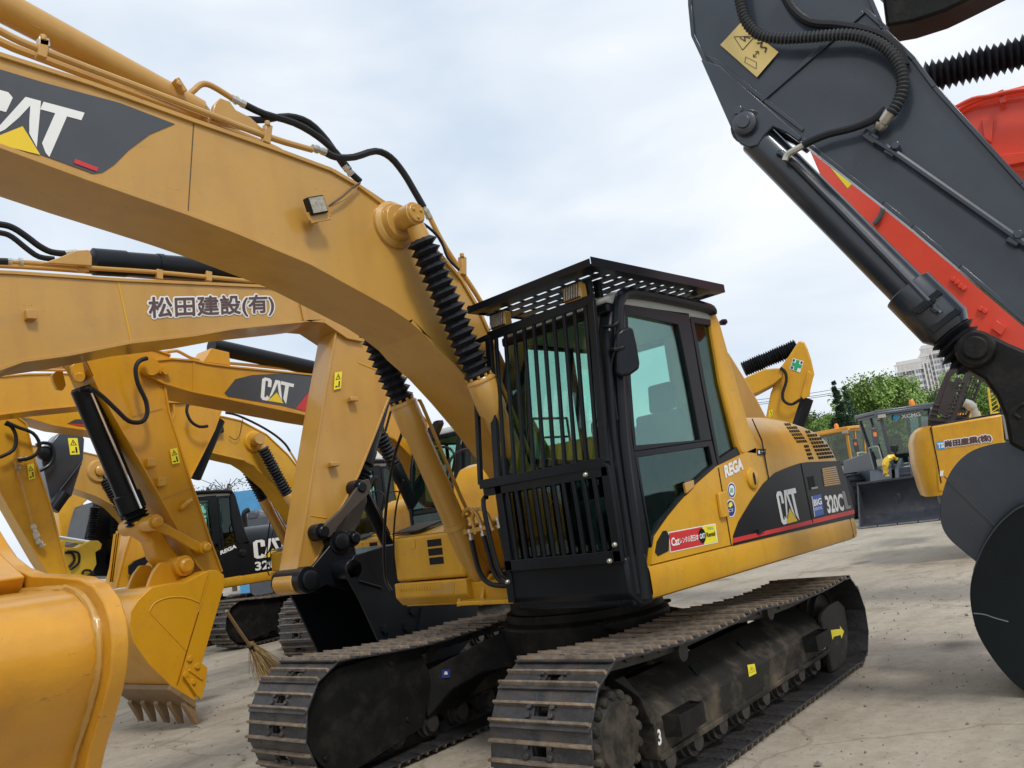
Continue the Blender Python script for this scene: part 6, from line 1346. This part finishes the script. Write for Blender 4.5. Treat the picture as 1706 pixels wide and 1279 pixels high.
    g = M(); g.box((-3.5, -.3, 1.6), (-3.0, .3, 1.85)); g.prism([(-3.5, -.28, 1.8), (-3.4, -.28, 1.8), (-3.5, -.28, 2.5), (-3.62, -.28, 2.5)], (0, .56, 0)); B(g, 'seat', SEAT, bev=.04)
    g = M(); g.tube([(-2.95 + .2 * math.cos(a) * .5, .2 * math.sin(a), 2.05 + .2 * math.cos(a)) for a in [k * math.pi / 6 for k in range(13)]], .018); g.bar((-2.75, 0, 1.6), (-2.95, 0, 2.05), .06, .06); B(g, 'steering_wheel', RUB)
    g = M(); g.lathe((-2.5, .35, 3.28), (-2.5, .35, 3.48), [(0, .09), (.7, .08), (1, .05)], 14); B(g, 'beacon', ORG)
    for y in (-1, 1):
        g = M(); g.prism([(-2.2, y * 1.12 - .1, 2.25), (-2.2, y * 1.12 + .1, 2.25), (-2.18, y * 1.12 + .1, 2.75), (-2.18, y * 1.12 - .1, 2.75)], (-.05, 0, 0)); g.tube([(-2.3, y * .8, 2.95), (-2.2, y * 1.0, 2.95), (-2.2, y * 1.12, 2.75)], .02); m_ = B(g, 'mirror', LGR, bev=.02)
        g = M(); g.box((-2.195, y * 1.12 - .05, 2.5), (-2.185, y * 1.12 + .05, 2.76)); B(g, 'marker', ORG, m_)
        g = M(); g.box((-2.16, y * .82 - .12, 3.03), (-2.13, y * .82 + .12, 3.13)); B(g, 'lamp', LAMP)
        TF[0] = T; g = M(); g.box((-1.25, y * .95 - .1, 1.6), (-1.1, y * .95 + .1, 1.8)); g.bar((-1.2, y * .95, 1.4), (-1.2, y * .95, 1.6), .05, .05); B(g, 'headlamp', LAMP); TF[0] = TR_
    g = M()
    g.tube([(-2.4, -.95, 1.3), (-2.4, -1.0, 2.1), (-2.5, -1.0, 2.2), (-3.0, -1.0, 2.2), (-3.1, -1.0, 2.1), (-3.1, -.95, 1.3)], .022); g.tube([(-2.4, .95, 1.3), (-2.4, 1.0, 2.1), (-2.5, 1.0, 2.2), (-3.0, 1.0, 2.2), (-3.1, 1.0, 2.1), (-3.1, .95, 1.3)], .022); B(g, 'handrail', INTL)
    if text:
        q = [TR_ @ V(p) for p in [(-2.36, -.15, 2.93), (-2.36, .45, 2.93), (-2.34, .45, 3.05), (-2.34, -.15, 3.05)]]
        q = [p + (TR_.to_3x3() @ V((.02, 0, 0))) for p in q]; lettering(text, q, WHT, r, 'maker_lettering', bold=.03)
        g = M(); g.lathe((-2.33, -.32, 2.99), (-2.32, -.32, 2.99), [(0, .09), (1, .09)], 16); B(g, 'maker_emblem', mat('light_blue_decal', (.03, .30, .65)), smooth=0)
        TF[0] = T; g = M(); rn = random.Random(5); g.tube([(-.62, -.42, 1.72), (-.50, -.5, 1.8), (-.42, -.62, 1.78), (-.38, -.72, 1.62), (-.38, -.76, 1.42), (-.40, -.74, 1.3)], [.04, .07, .09, .09, .07, .05], 10, 4); g.v = [p + V((rn.uniform(-.02, .02), rn.uniform(-.02, .02), rn.uniform(-.02, .02))) for p in g.v]; cl = tag(B(g, 'yellow_cloth', BRY), 'bright yellow cloth hung over the front linkage')
    return r
ldir = math.radians(12); loader((-19.4, -3.67, 0), ldir, 'dark grey wheel loader with wide empty black bucket facing the camera', LGR, 'wheel loaders', 'XCMG', art=32)
loader((-25.2, -9.4, 0), math.radians(-4), 'orange-yellow wheel loader cab between the engine hood and the dark loader', mat('loader_orange_paint', (.62, .28, .03), .45, var=.1), 'wheel loaders')
# ------------------------------------------------------------------ broom
pt = P3; tip = at(377, 1018, 9.0); foot = V((-.45, -5.35, .30)); foot = at(418, 1078, 9.55)
br = thing('broom', (foot.x, foot.y, 0), 'bamboo handled straw broom leaning by the yellow bucket', 'broom')
M().tube([tip, tip.lerp(foot, .5) + V((0, 0, -.01)), foot], .018, 8).build('handle', WOOD, br)
g = M(); rn = random.Random(2); en = at(462, 1132, 9.75)
for k in range(260):
    a = foot + V((rn.uniform(-.03, .03), rn.uniform(-.03, .03), rn.uniform(.0, .06))); e = en + V((rn.gauss(0, .085), rn.gauss(0, .085), 0)) + (en - foot) * rn.uniform(-.25, .06); e.z = max(.005, e.z)
    mid = a.lerp(e, .5) + V((rn.gauss(0, .02), rn.gauss(0, .02), rn.gauss(0.01, .02))); g.tube([a, mid, e], .0035, 3, 2)
tag(g.build('bristles', STRAW, br, smooth=0), kind='stuff'); g = M(); g.tube([foot - (foot - tip).normalized() * .02, foot + (en - foot) * .12], .034); g.build('binding', RUB, br)
# ------------------------------------------------------------------ trees
def leafmat(name, c, var):
    m = bpy.data.materials.new(name); m.use_nodes = True; t = m.node_tree; b = t.nodes['Principled BSDF']
    at_ = t.nodes.new('ShaderNodeTexNoise'); at_.inputs['Scale'].default_value = .9; at_.inputs['Detail'].default_value = 6; tc = t.nodes.new('ShaderNodeTexCoord'); t.links.new(tc.outputs['Object'], at_.inputs['Vector'])
    r = t.nodes.new('ShaderNodeValToRGB'); r.color_ramp.elements[0].position = .35; r.color_ramp.elements[1].position = .65
    r.color_ramp.elements[0].color = (*[x * (1 - var) for x in c], 1); r.color_ramp.elements[1].color = (*[x * (1 + var) for x in c], 1)
    t.links.new(at_.outputs['Fac'], r.inputs[0]); t.links.new(r.outputs[0], b.inputs['Base Color']); b.inputs['Roughness'].default_value = .6
    return m
LEAF = leafmat('broad_leaf_foliage', (.17, .28, .055), .45); DLEAF = leafmat('dark_conifer_foliage', (.025, .065, .03), .4)
def tree_mesh(h, rad, seed, kind):
    rn = random.Random(seed); g = M(); tr = M(); th = h * (.35 if kind == 'broad' else .15)
    tr.tube([(0, 0, 0), (rn.uniform(-.1, .1), rn.uniform(-.1, .1), th), (rn.uniform(-.2, .2), 0, h * .75)], [.24, .18, .09], 8, 3)
    clumps = []
    if kind == 'broad':
        for k in range(46):
            a = rn.uniform(0, 6.28); zz = rn.uniform(.28, 1.0); rr = rad * math.sqrt(max(.05, 1 - ((zz - .58) / .46) ** 2)) * rn.uniform(.35, .95)
            clumps.append((V((rr * math.cos(a), rr * math.sin(a), zz * h * .95)), rad * rn.uniform(.22, .38)))
        for c, r_ in clumps[:9]: tr.tube([(0, 0, th * rn.uniform(.8, 1.3)), tuple(c * .55 + V((0, 0, h * .12))), tuple(c)], [.1, .07, .03], 6, 2)
        ls = .105
    else:
        for k in range(44):
            a = rn.uniform(0, 6.28); zz = rn.uniform(.12, 1.0); rr = rad * (1.02 - zz) * rn.uniform(.5, 1.1); clumps.append((V((rr * math.cos(a), rr * math.sin(a), zz * h)), rad * rn.uniform(.22, .34) * (1.25 - zz * .8)))
        ls = .09
    for c, r_ in clumps:
        for k in range(250 if kind == 'broad' else 150):
            d = V((rn.gauss(0, 1), rn.gauss(0, 1), rn.gauss(0, .8))).normalized() * r_ * rn.uniform(.55, 1.08) ; p = c + d
            u = V((rn.gauss(0, 1), rn.gauss(0, 1), rn.gauss(0, 1))).normalized() * ls * rn.uniform(.6, 1.4); v_ = u.orthogonal().normalized() * ls * rn.uniform(.4, .9)
            g.add([p - u, p - v_ * .7, p + u, p + v_], [(0, 1, 2, 3)])
    return g, tr
PROTO = {}
for nm, h, rad, kind in (('a', 8.2, 2.4, 'broad'), ('b', 7.6, 2.9, 'broad'), ('c', 9., 2.3, 'broad'), ('d', 9., 1.5, 'conifer')):
    PROTO[nm] = (tree_mesh(h, rad, ord(nm), kind), h, kind)
_made = {}
def tree(px, ytop, t, kind, label, group):
    p = at(px, ytop, t); top_ = p.z; p.z = 0; (gm, tm), h, kd = PROTO[kind]; sc_ = top_ / h / .98
    r = thing('conifer_tree' if kd == 'conifer' else 'broadleaf_tree', p, label, 'tree', group, rz=(px * 37 % 360) / 57.3); r.scale = (sc_ * 1.02, sc_ * 1.02, sc_)
    if kind not in _made:
        c = gm.build('crown', DLEAF if kd == 'conifer' else LEAF, None, smooth=0); k = tm.build('trunk', BARK, None); _made[kind] = (c, k)
    else:
        c, k = [o.copy() for o in _made[kind]]
        for o in (c, k): sc.collection.objects.link(o)
    for o in (c, k): o.parent = r; o.matrix_parent_inverse = Matrix.Identity(4)
TG_ = 'trees along the far side of the yard'
for px, yt, t, k, lb in [(1352, 690, 62, 'b', 'low broadleaf tree just right of the green cross arm'), (1378, 694, 58, 'a', 'low broadleaf tree behind the orange loader cab'), (1390, 642, 52, 'd', 'tall dark pointed tree beside the wires'), (1408, 650, 53, 'd', 'second dark pointed tree, right of the tall one'),
    (1440, 642, 62, 'c', 'broadleaf tree in front of the dark pointed trees'), (1457, 630, 56, 'b', 'big broadleaf tree above the dark loader cab'), (1486, 634, 57, 'a', 'broadleaf tree touching the left tower block'), (1508, 668, 55, 'c', 'broadleaf tree below the left tower block'), (1536, 672, 60, 'b', 'broadleaf tree below the narrow middle tower'),
    (1566, 652, 58, 'a', 'broadleaf tree behind the slanted cab guard'), (1590, 606, 58, 'c', 'tall broadleaf tree right of the tallest tower'), (1622, 622, 57, 'b', 'broadleaf tree right of the slanted cab guard'), (1655, 640, 55, 'a', 'broadleaf tree above the bent exhaust pipe'), (1690, 650, 58, 'b', 'broadleaf tree at the right edge behind the black link'),
    (1300, 700, 64, 'a', 'broadleaf tree hidden low behind the engine hood'), (955, 748, 60, 'c', 'tree seen through the barred cab screen'), (1010, 735, 62, 'b', 'second tree seen through the cab'), (905, 770, 60, 'a', 'third tree seen through the barred cab screen')]:
    tree(px, yt, t, k, lb, TG_)
# bare twigs over the black cab
for px, yt, t, lb in ((380, 806, 40, 'thin treetop sticking up over the black cab roof'), (345, 812, 42, 'sparse twig top left of the black cab roof')):
    p = at(px, 850, t); top_ = at(px, yt, t); r = thing('bare_tree', (p.x, p.y, 0), lb, 'tree', 'bare treetops'); g = M(); rn = random.Random(px)
    g.tube([(p.x, p.y, 0), (p.x, p.y, top_.z * .8), (top_.x, top_.y, top_.z)], [.12, .06, .03], 6, 2)
    for k in range(26): z = top_.z * rn.uniform(.7, .97); g.tube([(p.x, p.y, z), (p.x + rn.gauss(0, .5), p.y + rn.gauss(0, .5), z + rn.uniform(.2, .7))], .018, 4, 1)
    g.build('trunk', BARK, r); g = M()
    for k in range(260):
        c = V((p.x + rn.gauss(0, .8), p.y + rn.gauss(0, .8), top_.z * rn.uniform(.72, 1.02))); u = V((rn.gauss(0, 1), rn.gauss(0, 1), rn.gauss(0, 1))).normalized() * .08; g.add([c - u, c + u.orthogonal() * .6, c + u], [(0, 1, 2)])
    g.build('crown', DLEAF, r, smooth=0)
# ------------------------------------------------------------------ tower blocks
def tower(cx, ytop, wpx, t, yaw, depth, label, left_frame=True):
    NF = V((math.cos(yaw), math.sin(yaw), 0)); U = V((-NF.y, NF.x, 0)); c = at(cx, ytop, t); c.z = 0; H = at(cx, ytop, t).z; W = wpx / 1381 * t
    r = thing('apartment_tower', c, label, 'building', 'apartment towers')
    def bx(u0, u1, d0, d1, z0, z1, g): return g.par(c + U * u0 - NF * d1 + V((0, 0, z0)), U * (u1 - u0), NF * (d1 - d0), V((0, 0, z1 - z0)))
    g = M(); bx(-W / 2, W / 2, 0, depth, 0, H - 4.5, g)
    nb = max(3, int(W / 4.5)); bw = W / nb
    for k in range(nb):
        if k % 2 == 0: bx(-W / 2 + k * bw, -W / 2 + k * bw + bw * .62, -1.2, 0, 0, H - 4.5, g)
    for k in range(nb + 1): bx(-W / 2 + k * bw - .25, -W / 2 + k * bw + .25, -1.6, 0, 0, H - 3.5, g)
    g.build('wall', CONC, r, smooth=0)
    g = M(); bx(-W / 2 - .4, W / 2 + .4, -1.4, .3, H - 1., H - .3, g); bx(-W / 2 - .4, W / 2 + .4, -1.4, .3, H - 4.6, H - 4.1, g)
    for k in range(nb * 2 + 1): bx(-W / 2 + k * bw / 2 - .2, -W / 2 + k * bw / 2 + .2, -1.3, .1, H - 4.4, H - .6, g)
    bx(-W / 2 + 1, W / 2 - 1, 3, depth - 2, H - 4.6, H + 1.5, g); g.build('parapet', CONC, r, smooth=0)
    nf = int((H - 5) / 3.0); first = None; cnt = 0; st = M()
    for f in range(nf, 3, -1):
        for k in range(nb):
            dd = -1.22 if k % 2 == 0 else -.02
            for (a, b) in ((.08, .30), (.36, .58), (.68, .95)):
                o_d = dd if b < .6 else -.02
                u0 = -W / 2 + (k + a) * bw; u1 = -W / 2 + (k + b) * bw; z = f * 3.0
                if cnt < 96:
                    w_ = M(); bx(u0, u1, o_d - .02, o_d, z, z + 1.7, w_); o = w_.build('window', TWIN, r, smooth=0)
                else: bx(u0, u1, o_d - .02, o_d, z, z + 1.7, st)
                cnt += 1
        for k in range(nb):
            pass
    if st.v: tag(st.build('lower_windows', TWIN, r, smooth=0), kind='stuff')
    sl_ = M()
    for f in range(3, nf + 1): bx(-W / 2, W / 2, -1.35 if False else -.12, 0, f * 3.0 - .9, f * 3.0 - .6, sl_)
    sl_.build('floor_band', CONC, r, smooth=0)
ya = math.atan2(.55, .83)
tower(1513, 604, 42, 430, ya - .25, 14, 'lower left apartment tower rising behind the green trees')
tower(1538, 592, 14, 440, ya - .25, 14, 'narrow middle tower between the lower block and the tallest block')
tower(1566, 574, 62, 450, ya - .25, 16, 'tallest apartment tower, right behind the black arm joint')
tower(625, 760, 50, 300, math.atan2(.8, .6), 14, 'pale building far behind, left of the black bellows cylinder')
# ------------------------------------------------------------------ wires, sheds, crane
wr = thing('power_lines', at(1400, 650, 55), 'thin overhead wires left of the dark pointed tree', 'power line')
for y0, y1 in ((656, 650), (661, 656), (664, 659)):
    M().tube([at(1230, y0 + 14, 60), at(1340, y0 + 1, 58), at(1405, y1 - 4, 56)], .018, 5).build('wire', RUB, wr)
yc = thing('crane', at(1655, 690, 40).xy.to_3d(), 'yellow lattice mast among the trees right of the exhaust', 'crane')
g = M(); a = at(1662, 700, 38); b = at(1651, 645, 38)
for dx in (-.22, .22): g.bar(a + V((0, dx, 0)), b + V((0, dx * .5, 0)), .07, .07)
for k in range(8): g.bar(a.lerp(b, k / 8) + V((0, -.2, 0)), a.lerp(b, (k + 1) / 8) + V((0, .2, 0)), .04, .04)
g.bar(at(1668, 705, 38), at(1655, 690, 38), .3, .3); g.build('mast', BRY, yc)
ye = thing('excavator', at(1620, 690, 30).xy.to_3d(), 'small yellow roof strip with orange lamp behind the slanted guard', 'excavator', GRP)
g = M(); g.par(at(1590, 699, 30), at(1622, 694, 30) - at(1590, 699, 30), V((-1, 0, 0)), V((0, 0, .2))); g.build('cab_roof', YEL, ye); g = M(); c = at(1595, 694, 30); g.lathe(c - V((0, 0, .1)), c + V((0, 0, .12)), [(0, .12), (1, .08)], 12); g.build('beacon', ORG, ye)
sh_ = thing('shed', at(440, 860, 34).xy.to_3d(), 'bright blue sheet-metal shed beyond the black excavator', 'shed')
a = at(395, 905, 34); b = at(500, 905, 34); zt = at(440, 812, 34).z
g = M(); g.par((a.x, a.y, 0), (b.x - a.x, b.y - a.y, 0), (-3, -4, 0), (0, 0, zt)); g.build('wall', BSHEET, sh_, smooth=0)
g = M()
for k in range(60): p = V((a.x, a.y, 0)).lerp(V((b.x, b.y, 0)), k / 60); g.bar(p + V((.02, .02, 0)), p + V((.02, .02, zt)), .05, .05)
g.build('rib', BSHEET, sh_, smooth=0)
kk = thing('storage_tank', at(430, 880, 26).xy.to_3d(), 'dark machine tops in front of the blue shed', 'machine')
g = M(); g.par(at(404, 862, 26), at(450, 855, 26) - at(404, 862, 26), (-1.5, -1.5, 0), (0, 0, -2.7)); g.par(at(452, 866, 26), at(500, 858, 26) - at(452, 866, 26), (-1.5, -1.5, 0), (0, 0, -2.7)); g.par(at(410, 852, 26), at(430, 849, 26) - at(410, 852, 26), (-.5, -.5, 0), (0, 0, -.3)); g.build('housing', LGR, kk, bev=.08)
hl = M()
for k in range(0): pass

# loose grit on the concrete
g = M(); rn = random.Random(11)
for k in range(2600):
    d_ = rn.uniform(0, 1) ** .6 * 13; a_ = math.radians(rn.uniform(175, 275)); x = CP.x + d_ * math.cos(a_); y = CP.y + d_ * math.sin(a_); r_ = rn.uniform(.004, .014) * (1 + (rn.random() < .04) * 1.2)
    p = V((x, y, r_ * .35)); u = V((rn.uniform(-1, 1), rn.uniform(-1, 1), 0)).normalized() * r_; v_ = V((-u.y, u.x, 0)) * rn.uniform(.5, 1)
    g.add([p - u, p - v_, p + u, p + v_, p + V((0, 0, r_ * .7)), p - V((0, 0, r_ * .5))], [(0, 1, 4), (1, 2, 4), (2, 3, 4), (3, 0, 4), (1, 0, 5), (2, 1, 5), (3, 2, 5), (0, 3, 5)])
tag(g.build('gravel', mat('grit', (.22, .19, .15), .9, var=.5, scale=3), None, smooth=0), 'loose grit scattered over the concrete', 'gravel', kind='stuff')
